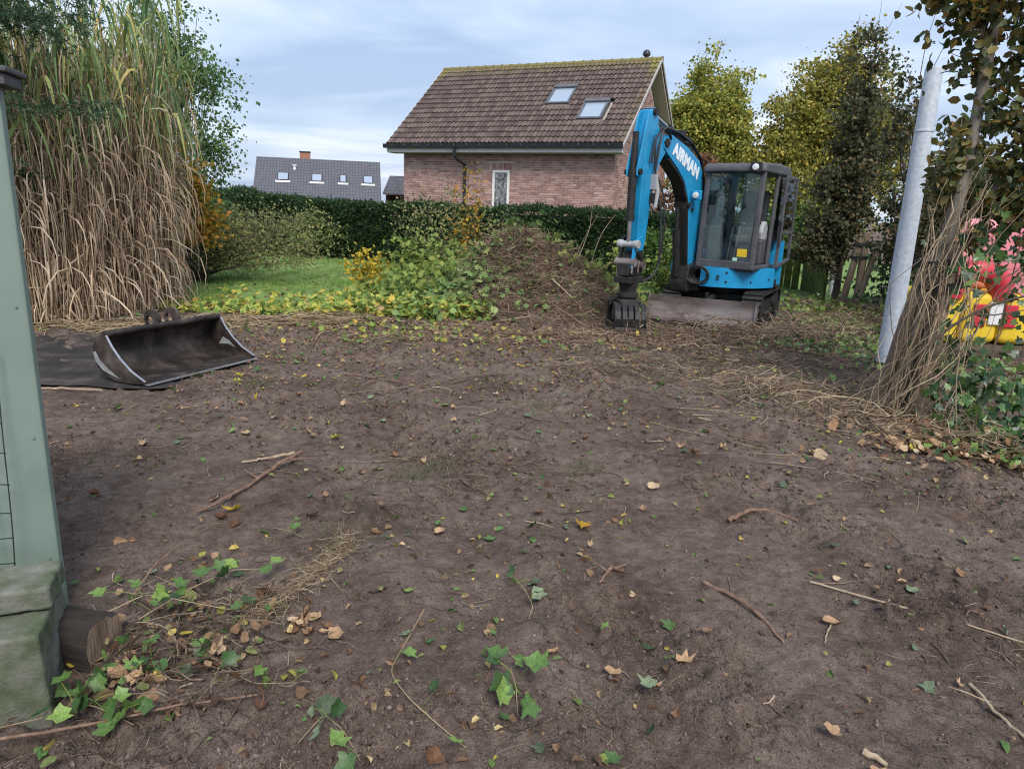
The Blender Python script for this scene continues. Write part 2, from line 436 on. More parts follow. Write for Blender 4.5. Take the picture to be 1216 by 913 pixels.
# ================================================================== GROUND
def build_ground():
    th = np.concatenate([np.linspace(-RAD(52), RAD(52), 620), np.linspace(RAD(56), RAD(304), 34)])
    r = np.concatenate([[.25, .5, .8, 1.05], 1.25 * (20 / 1.25) ** np.linspace(0, 1, 600), 20 * (700 / 20) ** np.linspace(0, 1, 26)[1:]])
    TH, RR = np.meshgrid(th, r)
    X, Y = RR * np.sin(TH), RR * np.cos(TH)
    Z = gh(X, Y) * sstep(60, 22, RR)
    V = np.stack([X, Y, Z], -1).reshape(-1, 3)
    n, k = X.shape
    idx = np.arange(n * k).reshape(n, k)
    a, b_ = idx[:-1], np.roll(idx, -1, 1)[:-1]; d, c = idx[1:], np.roll(idx, -1, 1)[1:]
    Q = np.stack([a, b_, c, d], -1).reshape(-1, 4)[:, ::-1]
    V = np.vstack([V, [[0, 0, gz(0, 0)]]])
    T = np.array([[len(V) - 1, (i + 1) % k, i] for i in range(k)])
    o = link('ground', to_mesh('ground', V, [Q, T], M['soil'], True))
    tag(o, kind='structure', label='bare dark brown graded garden soil')
build_ground()

def mat_lawn():
    m, t, b = new_mat('lawn soil and moss')
    n = noise(t, 3, 6, .7); r = ramp(t, [(.3, (.10, .15, .04)), (.55, (.16, .25, .06)), (.75, (.22, .28, .085))])
    t.links.new(n.outputs[0], r.inputs[0]); t.links.new(r.outputs[0], b.inputs['Base Color']); b.inputs['Roughness'].default_value = .95
    n2 = noise(t, 90, 4, .7); bump(t, b, n2.outputs[0], .7, .02)
    return m
def lawn_front(x): return 10.6 + .5 * np.sin(x * .9) + .9 * fbm(x * 1.7, x * .3 + 5, 3, 51) + sstep(-2.5, 0, x) * 3.0 + sstep(1.5, 4, x) * 1.5
def build_lawn():
    xs = np.linspace(-22, 14, 150); ts = np.linspace(0, 1, 40)
    X = np.repeat(xs[:, None], 40, 1); Y0 = lawn_front(xs)[:, None]; Y = Y0 + ts[None] ** 1.3 * (34 - Y0)
    Z = gh(X, Y) + .012 + .03 * np.minimum(ts * 8, 1)[None]
    V = np.stack([X, Y, Z], -1).reshape(-1, 3); idx = np.arange(150 * 40).reshape(150, 40)
    Q = np.stack([idx[:-1, :-1], idx[1:, :-1], idx[1:, 1:], idx[:-1, 1:]], -1).reshape(-1, 4)
    o = link('lawn', to_mesh('lawn', V, [Q], mat_lawn(), True)); tag(o, kind='structure', label='short green lawn behind the graded soil')
    # blades
    n = 110000
    y = 10.2 + 12 * rng.random(n) ** 1.5; x = -9 + 8.5 * rng.random(n)
    k = (y > lawn_front(x)) & (vnoise(x * 1.1, y * .9, 61) + .25 * rng.random(n) > .42); x, y = x[k], y[k]; n = len(x)
    P0 = np.stack([x, y, gh(x, y) + .03], -1); L = rng.uniform(.03, .075, n); d = rdir(n, .8); side = rdir(n, 0, .05)
    tip = P0 + d * L[:, None]; mid = P0 + d * L[:, None] * .55 + np.array([0, 0, 1]) * L[:, None] * .12
    V, F = ribbon_arr(np.stack([P0, mid, tip], 1), np.stack([np.full(n, .009), np.full(n, .007), np.full(n, .0015)], 1), side)
    g = link('grass', to_mesh('grass', V, [F], pieces('grass blade', [(0, (.09, .18, .035)), (.5, (.17, .31, .06)), (.85, (.27, .40, .085)), (1, (.42, .40, .15))], .6, .3, .2, 8)))
    tag(g, 'short green grass growing on the lawn', 'grass', kind='stuff')
build_lawn()

# dark tarmac strip beside the grading bucket, with its pale edging
def build_path():
    xs = np.linspace(-11, -2.95, 90)
    y0 = 5.95 + .35 * fbm(xs * 2.4, xs * 0 + 2, 3, 71) + .0 * xs; y1 = 8.05 + .5 * fbm(xs * 1.5, xs * 0, 3, 72) - sstep(-4.2, -2.95, xs) * 2.0
    ts = np.linspace(0, 1, 14)
    X = np.repeat(xs[:, None], 14, 1); Y = y0[:, None] * (1 - ts) + y1[:, None] * ts
    Z = base_h(X, Y) + .022
    Z = np.maximum(Z, gh(X, Y) + .004)
    V = np.stack([X, Y, Z], -1).reshape(-1, 3); idx = np.arange(90 * 14).reshape(90, 14)
    Q = np.stack([idx[:-1, :-1], idx[1:, :-1], idx[1:, 1:], idx[:-1, 1:]], -1).reshape(-1, 4)
    m = surf('dirty tarmac', [(.3, (.012, .011, .011)), (.5, (.028, .024, .022)), (.62, (.075, .057, .049))], 3.2, .85, 0, .6, 160, 7, .006)
    o = link('path', to_mesh('path', V, [Q], m, True)); tag(o, kind='structure', label='dark tarmac strip smeared with soil')
build_path()

# ================================================================== FAR HOUSES
def mat_brick(name, cols):
    return pieces(name, cols, .88, 0, .25, 6, .2, .3)
M['brick'] = mat_brick('pink brown brick', [(0, (.27, .155, .13)), (.35, (.38, .22, .187)), (.7, (.44, .272, .235)), (1, (.50, .345, .30))])
M['mortar'] = surf('mortar', [(.3, (.48, .42, .38)), (.7, (.60, .54, .50))], 8, .95, 0, .3, 80)
M['white_paint'] = surf('white paint', [(.3, (.68, .68, .66)), (.7, (.80, .80, .78))], 5, .5, 0, .05, 60)
M['grey_frame'] = surf('grey window frame', [(.3, (.10, .105, .115)), (.7, (.15, .155, .165))], 5, .4, .3, 0)
M['dark_zinc'] = surf('dark zinc', [(.3, (.03, .032, .037)), (.7, (.055, .058, .065))], 6, .45, .5, .1, 40)
def mat_glass(name, tint, rough=.05):
    m, t, b = new_mat(name)
    b.inputs['Base Color'].default_value = (*tint, 1); b.inputs['Roughness'].default_value = rough; b.inputs['Specular IOR Level'].default_value = 1.0
    b.inputs['IOR'].default_value = 1.6
    n = noise(t, 3, 2, .5); bump(t, b, n.outputs[0], .02, .02)
    return m
M['pane'] = mat_glass('window pane', (.035, .04, .045))
M['sky_pane'] = mat_glass('roof window pane', (.30, .36, .44), .12)
M['curtain'] = surf('lace curtain', [(.38, (.07, .07, .075)), (.55, (.24, .24, .25)), (.7, (.45, .45, .46))], 14, .9, 0, .2, 60, 6)

def mat_tile():
    m, t, b = new_mat('brown roof tile')
    f = rnd_node(t); r = ramp(t, [(0, (.062, .043, .038)), (.5, (.096, .067, .058)), (1, (.135, .096, .082))]); t.links.new(f.outputs[0], r.inputs[0])
    at_ = t.nodes.new('ShaderNodeNewGeometry')
    n = noise(t, 2.4, 6, .75, 'Object'); 
    # moss settles near the ridge and the verges: driven by the vertex attribute 'moss'
    a = t.nodes.new('ShaderNodeAttribute'); a.attribute_name = 'moss'; a.attribute_type = 'GEOMETRY'
    a2 = t.nodes.new('ShaderNodeAttribute'); a2.attribute_name = 'moss'; a2.attribute_type = 'OBJECT'
    ad0 = t.nodes.new('ShaderNodeMath'); ad0.operation = 'MAXIMUM'; t.links.new(a.outputs['Fac'], ad0.inputs[0]); t.links.new(a2.outputs['Fac'], ad0.inputs[1])
    tc = t.nodes.new('ShaderNodeNewGeometry'); n.inputs['Scale'].default_value = 5.0
    t.links.new(tc.outputs['Position'], n.inputs['Vector'])
    ad = t.nodes.new('ShaderNodeMath'); ad.operation = 'ADD'; t.links.new(ad0.outputs[0], ad.inputs[0]); t.links.new(n.outputs[0], ad.inputs[1])
    mr = t.nodes.new('ShaderNodeMapRange'); mr.inputs[1].default_value = .80; mr.inputs[2].default_value = 1.35; t.links.new(ad.outputs[0], mr.inputs[0])
    mx = t.nodes.new('ShaderNodeMixRGB'); t.links.new(mr.outputs[0], mx.inputs[0]); t.links.new(r.outputs[0], mx.inputs[1]); mx.inputs[2].default_value = (.19, .165, .045, 1)
    t.links.new(mx.outputs[0], b.inputs['Base Color']); b.inputs['Roughness'].default_value = .85
    n2 = noise(t, 40, 4, .7); t.links.new(tc.outputs['Position'], n2.inputs['Vector']); bump(t, b, n2.outputs[0], .4, .01)
    return m
M['tile'] = mat_tile()

def brick_wall(x0, x1, z0, z1, holes, bl=.205, bh=.050, j=.017, lim=None):
    """bricks of a wall in its own x (along), z (up) plane, proud of y=0 towards -y"""
    out = []
    z = z0; row = 0
    while z < z1 - .01:
        x = x0 - (row % 2) * (bl + j) / 2
        while x < x1:
            a, b_ = max(x, x0), min(x + bl, x1)
            zt = min(z + bh, z1)
            ok = b_ - a > .03
            if lim and not (lim(a, zt) and lim(b_, zt)): ok = False
            for h in holes:
                if ok and a < h[1] and b_ > h[0] and z < h[3] and zt > h[2]:
                    if a < h[0] - .03: b_ = h[0]
                    elif b_ > h[1] + .03: a = h[1]
                    else: ok = False
            if ok: out.append((a, b_, z, zt))
            x += bl + j
        z += bh + j; row += 1
    a = np.array(out); m = len(a)
    dpt = .012 + .004 * rng.random(m)
    V = np.empty((m, 8, 3))
    for i, (ix, iz) in enumerate(((0, 2), (1, 2), (1, 3), (0, 3))):
        V[:, i, 0] = a[:, ix]; V[:, i, 2] = a[:, iz]; V[:, i, 1] = -dpt
        V[:, 4 + i] = V[:, i]; V[:, 4 + i, 1] = .006
    f = np.array([[0, 1, 2, 3], [4, 5, 1, 0], [5, 6, 2, 1], [6, 7, 3, 2], [7, 4, 0, 3]])
    return V.reshape(-1, 3), (f[None] + (np.arange(m) * 8)[:, None, None]).reshape(-1, 4)

def build_house():
    ang = RAD(24.04)
    ex, ey, ez = 2.74, 20.0, 3.42          # near end of the eaves line
    Lr, W, Hh = 7.54, 3.5, 2.72
    # local frame: x along the front wall to the right (towards ex,ey), y into the house, z up; origin at the near right end of the eaves
    root = thing('brick_house', 'pink brick house with mossy brown tiled roof and two roof windows', 'house', (ex, ey, 0), -ang)
    sl = math.hypot(W, Hh); cs, sn = W / sl, Hh / sl
    wy = .42                       # wall front, set back under the eaves
    wx1, wx0 = -.34, -Lr + .36
    ztop = ez - .16
    back = 2 * W - wy
    win = (-4.06, -3.50, 1.22, 2.72)    # tall narrow window
    low1 = (-7.0, -6.25, .7, 1.42); low2 = (-2.05, -1.45, .7, 1.42)
    gw = (1.05, 1.22, 1.0, 1.55)
    # walls: mortar cores
    wm = MB(); wm.box(((wx0 + wx1) / 2, wy + .15, ztop / 2 - .1), (wx1 - wx0, .3, ztop + .2)); front = wm.build('front_wall', M['mortar'], root)
    gp = [(wy + .006, -.2), (back, -.2), (back, ztop), (W, ztop + Hh * (W - wy) / W - .05), (wy + .006, ztop)]
    gm = MB(); gm.add([(wx1 - .001, y, z) for y, z in gp] + [(wx1 - .3, y, z) for y, z in gp], [[0, 1, 2, 3, 4]], [[9, 8, 7, 6, 5]], [[i, 5 + i, 5 + (i + 1) % 5, (i + 1) % 5] for i in range(5)])
    gable = gm.build('gable_wall', M['mortar'], root)
    gm = MB(); gm.add([(wx0 + .001, y, z) for y, z in gp] + [(wx0 + .3, y, z) for y, z in gp], [[0, 1, 2, 3, 4]], [[9, 8, 7, 6, 5]], [[i, 5 + i, 5 + (i + 1) % 5, (i + 1) % 5] for i in range(5)])
    gm.build('far_gable_wall', M['mortar'], root)
    V, F = brick_wall(wx0, wx1, .3, ztop, [win, (win[0] - .1, win[1] + .1, win[3], win[3] + .2), low1, low2, (low1[0] - .06, low1[1] + .06, low1[3], low1[3] + .2), (low2[0] - .06, low2[1] + .06, low2[3], low2[3] + .2)])
    V[:, 1] += wy
    o = link('brick', to_mesh('brick', V, [F], M['brick'], False), front); tag(o, kind='stuff')
    def lim(y, z): return z < ztop + (Hh / W) * (min(y, 2 * W - y) - wy) - .06
    V, F = brick_wall(wy, back, .3, ztop + Hh, [gw], lim=lambda y, z: lim(y, z))
    V2 = np.stack([wx1 - V[:, 1], V[:, 0], V[:, 2]], -1)
    o = link('brick', to_mesh('brick', V2, [F[:, ::-1]], M['brick'], False), gable); tag(o, kind='stuff')
    # soldier courses over the openings
    for h in (win, low1, low2):
        mb = MB(); x = h[0] - .04
        while x < h[1] + .02:
            mb.box((x + .03, wy - .004, h[3] + .1), (.056, .03, .19)); x += .068
        o = mb.build('soldier_course', M['brick'], front); tag(o, kind='stuff')
    # windows
    def window(h, curtain):
        f = MB(); t_ = .075
        xm, zm = (h[0] + h[1]) / 2, (h[2] + h[3]) / 2; wd, ht = h[1] - h[0], h[3] - h[2]
        f.box((xm, wy - .002, h[2] + t_ / 2), (wd, .07, t_)).box((xm, wy - .002, h[3] - t_ / 2), (wd, .07, t_))
        f.box((h[0] + t_ / 2, wy - .002, zm), (t_, .068, ht - 2 * t_)).box((h[1] - t_ / 2, wy - .002, zm), (t_, .068, ht - 2 * t_))
        fr = f.build('window', M['white_paint'], root, bevel=.006)
        p = MB(); p.box((xm, wy - .012, zm), (wd - 2 * t_, .012, ht - 2 * t_)); p.build('pane', M['curtain'] if curtain else M['pane'], fr)
        s_ = MB(); s_.box((xm, wy - .03, h[2] - .02), (wd + .1, .12, .04)); s_.build('sill', M['white_paint'], fr, bevel=.004)
    window(win, True); window(low1, False); window(low2, False)
    mb = MB(); mb.box((wx1 + .03, (gw[0] + gw[1]) / 2, 1.28), (.08, .16, .5)); mb.build('meter_box', M['grey_frame'], root, bevel=.01)
    # roof: boarding, tiles, ridge, verge boards, gutter
    rf = MB()
    a = [(-Lr + .02, .05, ez - .05), (-.02, .05, ez - .05), (-.02, W, ez + Hh - .07), (-Lr + .02, W, ez + Hh - .07), (-Lr + .02, 2 * W - .05, ez - .05), (-.02, 2 * W - .05, ez - .05)]
    b_ = [(x, y, z - .09) for x, y, z in a]
    rf.add(a + b_, [[0, 1, 2, 3], [3, 2, 5, 4], [7, 6, 9, 8], [8, 9, 10, 11], [0, 6, 7, 1], [5, 11, 10, 4]], [[1, 7, 8, 2], [2, 8, 11, 5], [6, 0, 3, 9], [9, 3, 4, 10]])
    soff = surf('beige soffit board', [(.3, (.36, .33, .29)), (.7, (.46, .43, .38))], 6, .8, 0, .1)
    roof = rf.build('roof', soff, root)
    rows, cols = 16, 27
    tw, tl = Lr / cols, sl / rows
    # one tile, two rolls, a lap at its foot
    k = 9; u = np.linspace(0, 1, k)
    prof = .040 * np.abs(np.sin(u * 2 * PI)) ** .8 * np.where(np.abs(np.sin(u * 2 * PI)) > 0, 1, 1)
    tv = []
    for j, (t_, lift) in enumerate(((-.06, .052), (1.0, .018))):
        for i in range(k): tv.append((u[i] * tw, t_ * tl, prof[i] + lift))
    for i in range(k): tv.append((u[i] * tw, -.06 * tl, prof[i] * .3 + .012))
    tv = np.array(tv); tf = [[i, i + 1, k + i + 1, k + i] for i in range(k - 1)] + [[2 * k + i, 2 * k + i + 1, i + 1, i] for i in range(k - 1)]
    tf = np.array(tf)
    # in house frame: x, along slope -> (y,z)
    def to_slope(v, far=False):
        x, s_, n_ = v[:, 0], v[:, 1], v[:, 2]
        y = s_ * cs - n_ * sn; z = s_ * sn + n_ * cs
        return np.stack([x, y, z], -1)
    tme = to_mesh('roof_tile', to_slope(tv), [tf], M['tile'], True)
    tme.set_sharp_from_angle(angle=RAD(50))
    rw = [(-2.92, -2.18, 1.95, 2.95), (-1.68, -.94, 1.10, 2.10)]     # roof windows: x0,x1, slope start, slope end
    places = []
    for r_ in range(rows):
        for c in range(cols):
            x, s_ = -Lr + c * tw, r_ * tl
            if any(a0 < x + tw / 2 < a1 and s0 < s_ + tl / 2 < s1 for a0, a1, s0, s1 in rw): continue
            moss = max(0, (r_ - 11.5) / 5.0) * .75 + (.35 if c == cols - 1 else 0) + (.2 if c == 0 else 0)
            places.append((x, s_, moss))
    near = sorted(places, key=lambda p: -(p[0] * 1.0 - p[1] * .5))
    for x, s_, moss in near[:290]:
        o = link('roof_tile', tme, roof, (x, s_ * cs, ez + s_ * sn)); o['moss'] = float(moss)
        o.rotation_euler = (rng.normal(0, .008), rng.normal(0, .006), rng.normal(0, .006))
    VV, FF, AA = [], [], []
    for i, (x, s_, moss) in enumerate(near[290:]):
        VV.append(to_slope(tv) + np.array([x, s_ * cs, ez + s_ * sn + rng.normal(0, .003)])); FF.append(tf + i * len(tv)); AA += [moss] * len(tv)
    me = to_mesh('roof_tiles_far', np.vstack(VV), [np.vstack(FF)], M['tile'], True); me.set_sharp_from_angle(angle=RAD(50))
    at_ = me.attributes.new('moss', 'FLOAT', 'POINT'); at_.data.foreach_set('value', np.array(AA, float))
    o = link('roof_tile_field', me, roof); tag(o, kind='stuff')
    # back slope: same tiles, not seen, as one field
    V = np.vstack(VV); 
    bs = MB(); bs.add([(-Lr, W, ez + Hh + .02), (0, W, ez + Hh + .02), (0, 2 * W, ez), (-Lr, 2 * W, ez)], [[0, 1, 2, 3]]); bs.build('back_slope', M['tile'], roof)
    n = 24
    for i in range(n):
        x0 = -Lr + i * Lr / n; L_ = Lr / n + .03
        rm = MB(); th = np.linspace(-.15 * PI, 1.15 * PI, 8)
        vs = [(x0 + dx, W + (.10 + g_) * math.cos(t_), ez + Hh + .0 + (.085 + g_) * math.sin(t_)) for dx, g_ in ((0, .0), (L_ - .05, .0), (L_ - .05, .016), (L_, .016)) for t_ in th]
        q = [[j * 8 + a_, j * 8 + a_ + 1, (j + 1) * 8 + a_ + 1, (j + 1) * 8 + a_] for j in range(3) for a_ in range(7)]
        rm.add(vs, q); o = rm.build('ridge_tile', M['tile'], roof, smooth=True); o['moss'] = .75
    verge = surf('weathered verge board', [(.3, (.34, .32, .31)), (.7, (.46, .44, .43))], 6, .7, 0, .1)
    for xx in (0.0, -Lr - .03):
        for (y0, z0, y1, z1) in ((-.06, ez - .02, W, ez + Hh + .06), (2 * W + .06, ez - .02, W, ez + Hh + .06)):
            P4 = [(y0, z0), (y1, z1), (y1, z1 - .10), (y0, z0 - .09)]
            vb = MB(); vb.add([(xx, y, z) for y, z in P4] + [(xx + .03, y, z) for y, z in P4], [[0, 1, 2, 3], [7, 6, 5, 4], [0, 4, 5, 1], [1, 5, 6, 2], [2, 6, 7, 3], [3, 7, 4, 0]]); vb.build('verge_board', verge, roof)
    fb = MB(); fb.box((-Lr / 2, .02, ez - .15), (Lr, .04, .16)); fb.build('fascia_board', M['white_paint'], roof, bevel=.004)
    sf = MB(); sf.box((-Lr / 2, .24, ez - .235), (Lr - .04, .42, .02)); sf.build('eaves_soffit', soff, roof)
    g = MB(); prof_g = [(-.02, .0), (-.02, -.11), (-.13, -.11), (-.15, .01), (-.14, .01), (-.12, -.095), (-.035, -.095), (-.035, 0)]
    g.add([(x, y, z + ez - .005) for x in (-Lr - .05, .03) for y, z in prof_g], [[i, (i + 1) % 8, 8 + (i + 1) % 8, 8 + i] for i in range(8)], [[i for i in range(8)], [15 - i for i in range(8)]])
    gut = g.build('gutter', M['dark_zinc'], roof)
    cl = MB()
    for i in range(17): cl.box((-Lr + .3 + i * .43, -.155, ez - .03), (.025, .012, .05))
    cl.build('gutter_clip', M['grey_frame'], gut)
    dp = MB(); dx = -4.98
    dp.tube([(dx - .14, -.08, ez - .10), (dx - .14, -.08, ez - .34), (dx - .08, .1, ez - .46), (dx, wy - .07, ez - .56), (dx, wy - .07, .2)], .048, 10); dp.build('downpipe', M['dark_zinc'], root, smooth=True)
    for (a0, a1, s0, s1) in rw:
        def slab(mb, x0, x1, t0, t1, n0, n1):
            v = to_slope(np.array([(x, s_, n_) for n_ in (n0, n1) for x, s_ in ((x0, t0), (x1, t0), (x1, t1), (x0, t1))])) + np.array([0, 0, ez])
            mb.add(v, [[3, 2, 1, 0], [4, 5, 6, 7], [0, 1, 5, 4], [1, 2, 6, 5], [2, 3, 7, 6], [3, 0, 4, 7]])
        f = MB(); slab(f, a0, a1, s0, s0 + .07, .0, .12); slab(f, a0, a0 + .065, s0 + .07, s1 - .15, 0, .12); slab(f, a1 - .065, a1, s0 + .07, s1 - .15, 0, .12); slab(f, a0 - .01, a1 + .01, s1 - .15, s1, 0, .15)
        fr = f.build('roof_window', M['grey_frame'], root, bevel=.006)
        p = MB(); slab(p, a0 + .065, a1 - .065, s0 + .07, s1 - .15, .05, .085); p.build('pane', M['sky_pane'], fr)
        ap = MB(); slab(ap, a0 - .06, a1 + .06, s0 - .2, s0 - .003, .045, .062); ap.build('flashing', surf('dull lead', [(.3, (.12, .09, .075)), (.7, (.18, .14, .12))], 12, .7, 0, .2), fr)
    vp = MB(); vp.lathe([(.07, 0), (.07, .3), (.11, .31), (.12, .36), (.10, .43), (.05, .47)], (-.55, W + .25, ez + Hh - .12)); vp.build('roof_vent', M['dark_zinc'], roof, smooth=True)
build_house()

def mat_far_roof(name, c0, c1, sx, sz):
    m, t, b = new_mat(name)
    tc = t.nodes.new('ShaderNodeTexCoord'); br = t.nodes.new('ShaderNodeTexBrick')
    mp = t.nodes.new('ShaderNodeMapping'); mp.inputs['Rotation'].default_value = (RAD(90), 0, 0)
    t.links.new(tc.outputs['Object'], mp.inputs[0]); t.links.new(mp.outputs[0], br.inputs['Vector'])
    br.inputs['Color1'].default_value = (*c0, 1); br.inputs['Color2'].default_value = (*c1, 1); br.inputs['Mortar'].default_value = (c0[0] * .4, c0[1] * .4, c0[2] * .4, 1)
    br.inputs['Scale'].default_value = 1; br.inputs['Brick Width'].default_value = sx; br.inputs['Row Height'].default_value = sz; br.inputs['Mortar Size'].default_value = .014
    br.offset = 0
    t.links.new(br.outputs['Color'], b.inputs['Base Color']); b.inputs['Roughness'].default_value = .7
    bump(t, b, br.outputs['Fac'], -.5, .04)
    return m
def build_far_house():
    xl, yl, xr, yr, zr = -21.17, 60.0, -11.87, 62.0, 4.95
    L_ = math.hypot(xr - xl, yr - yl); a = math.atan2(yr - yl, xr - xl)
    root = thing('grey_roofed_house', 'distant house with dark grey tiled roof, four roof windows and brick chimney', 'house', (xl, yl, 0), a)
    dp, ze = 4.4, 1.2
    rm = mat_far_roof('grey roof tile', (.085, .088, .105), (.10, .103, .12), .24, .22)
    r = MB(); A_ = [(-.15, -dp, ze), (L_ + .15, -dp, ze), (L_ + .15, 0, zr), (-.15, 0, zr), (L_ + .15, dp, ze), (-.15, dp, ze)]
    r.add(A_ + [(x, y, z - .16) for x, y, z in A_], [[0, 1, 2, 3], [3, 2, 4, 5], [1, 7, 8, 2], [2, 8, 10, 4], [6, 0, 3, 9], [9, 3, 5, 11], [0, 6, 7, 1], [5, 4, 10, 11], [7, 6, 9, 8], [8, 9, 11, 10]])
    roof = r.build('roof', rm, root)
    wb = surf('orange brick wall', [(.3, (.26, .12, .08)), (.7, (.36, .18, .12))], 9, .9, 0, .3, 30)
    w_ = MB()
    for x in (0, L_ - .25):
        P5 = [(-dp + .3, 0), (dp - .3, 0), (dp - .3, ze), (0, zr - .2), (-dp + .3, ze)]
        w_.add([(x, y, z) for y, z in P5] + [(x + .25, y, z) for y, z in P5], [[0, 1, 2, 3, 4], [9, 8, 7, 6, 5]], [[i, 5 + i, 5 + (i + 1) % 5, (i + 1) % 5] for i in range(5)])
    w_.box((L_ / 2, -dp + .42, ze / 2), (L_ - .5, .24, ze)); w_.build('wall', wb, root)
    gp_ = MB(); gp_.box((L_ + .02, -.9, 2.0), (.05, .5, 1.0)); gp_.build('window', M['pane'], root)
    sl = math.hypot(dp, zr - ze); cs, sn = dp / sl, (zr - ze) / sl
    for fx, wd in ((.20, .85), (.475, .82), (.705, .52), (.90, .78)):
        x = fx * L_ - .3; s0, s1 = sl * .50, sl * .50 + .95
        def slab(mb, x0, x1, t0, t1, n0, n1):
            v = np.array([(xx, -dp + s_ * cs - n_ * sn, ze + s_ * sn + n_ * cs) for n_ in (n0, n1) for xx, s_ in ((x0, t0), (x1, t0), (x1, t1), (x0, t1))])
            mb.add(v, [[3, 2, 1, 0], [4, 5, 6, 7], [0, 1, 5, 4], [1, 2, 6, 5], [2, 3, 7, 6], [3, 0, 4, 7]])
        f = MB(); slab(f, x, x + wd, s0, s1, 0, .09); fr = f.build('roof_window', M['dark_zinc'], root)
        p = MB(); slab(p, x + .06, x + wd - .06, s0 + .06, s1 - .1, .05, .12); p.build('pane', M['sky_pane'], fr)
        s_ = MB(); slab(s_, x - .14, x + wd + .14, s0 - .2, s0 - .01, 0, .06); s_.build('flashing', M['white_paint'], fr)
    c = MB(); c.box((L_ * .38, .3, zr + .1), (.8, .6, .8)); ch = c.build('chimney', wb, roof)
    cc = MB(); cc.box((L_ * .38, .3, zr + .54), (.9, .7, .08)); cc.build('chimney_cap', M['dark_zinc'], ch)
    v = MB(); v.lathe([(.12, 0), (.12, .35), (.18, .36), (.18, .45)], (L_ * .30, -1.0, zr - 1.0), k=10); v.build('vent', M['white_paint'], roof)
    root2 = thing('low_roofed_house', 'sliver of dark roofed house with pale chimney beside pink brick house', 'house', (-11.4, 66, 0), 0)
    P_ = [(-3.2, 0), (3.2, 0), (3.2, 2.6), (0, 3.9), (-3.2, 2.6)]
    w2 = MB(); w2.add([(0, y, z) for y, z in P_] + [(5, y, z) for y, z in P_], [[0, 1, 2, 3, 4], [9, 8, 7, 6, 5]], [[i, 5 + i, 5 + (i + 1) % 5, (i + 1) % 5] for i in range(2)]); w2.build('wall', wb, root2)
    r2 = MB(); A_ = [(-.2, -3.5, 2.5), (5.2, -3.5, 2.5), (5.2, 0, 4.05), (-.2, 0, 4.05), (5.2, 3.5, 2.5), (-.2, 3.5, 2.5)]
    r2.add(A_ + [(x, y, z - .14) for x, y, z in A_], [[0, 1, 2, 3], [3, 2, 4, 5], [1, 7, 8, 2], [2, 8, 10, 4], [6, 0, 3, 9], [9, 3, 5, 11], [0, 6, 7, 1], [5, 4, 10, 11]]); rr = r2.build('roof', mat_far_roof('slate roof', (.06, .06, .068), (.085, .085, .095), .35, .3), root2)
    c2 = MB(); c2.box((2.15, -.2, 4.3), (.8, .6, .9)); c2.box((2.15, -.2, 4.85), (.9, .7, .06)); c2.build('chimney', surf('pale chimney render', [(.3, (.3, .26, .23)), (.7, (.42, .38, .34))], 6, .9), rr)
build_far_house()

# ================================================================== EXCAVATOR
M['ex_blue'] = surf('machine blue paint', [(.25, (.008, .20, .40)), (.5, (.012, .255, .50)), (.75, (.02, .295, .55))], 3.5, .38, 0, .06, 30, 6, .003, coat=.25)
M['ex_black'] = surf('worn black steel', [(.3, (.012, .012, .013)), (.6, (.028, .027, .027)), (.8, (.075, .066, .06))], 9, .55, .2, .2, 60, 6, .003)
M['ex_cab'] = surf('dark grey cab paint', [(.3, (.055, .055, .062)), (.6, (.085, .084, .092)), (.8, (.125, .122, .13))], 6, .5, 0, .08, 40, 6, .003)
M['ex_rubber'] = surf('rubber', [(.3, (.010, .010, .010)), (.7, (.03, .027, .025))], 12, .8, 0, .3, 60)
M['ex_hose'] = surf('hydraulic hose', [(.3, (.012, .012, .013)), (.7, (.035, .035, .037))], 12, .5, 0, .1, 80)
M['chrome'] = surf('chromed rod', [(.3, (.5, .5, .52)), (.7, (.68, .68, .7))], 8, .22, .95, 0)
M['blade_steel'] = surf('scoured brown steel', [(.25, (.045, .032, .028)), (.45, (.13, .098, .088)), (.62, (.26, .225, .215)), (.8, (.36, .33, .33))], 3.2, .55, .35, .3, 40, 7, .004, sc=(1, .45, 1.6))
M['mud'] = surf('dried mud', [(.3, (.07, .052, .042)), (.7, (.16, .125, .1))], 12, .95, 0, .6, 60)
M['seat'] = surf('grey seat vinyl', [(.3, (.055, .058, .06)), (.7, (.10, .105, .11))], 8, .6, 0, .15, 70)
M['grey_plastic'] = surf('grey plastic', [(.3, (.26, .27, .28)), (.7, (.38, .39, .40))], 6, .5, 0, .05)
M['lamp_glass'] = surf('work lamp glass', [(.3, (.6, .62, .62)), (.7, (.85, .87, .87))], 30, .15, .1, .1, 90)
M['sticker_yellow'] = surf('yellow sticker', [(.3, (.62, .42, .02)), (.7, (.72, .52, .04))], 20, .5, 0, 0)
M['sticker_pale'] = surf('pale green sticker', [(.3, (.35, .62, .50)), (.7, (.5, .72, .62))], 20, .5, 0, 0)
M['letter_white'] = surf('white lettering', [(.3, (.70, .74, .78)), (.7, (.80, .83, .85))], 9, .5, 0, 0)
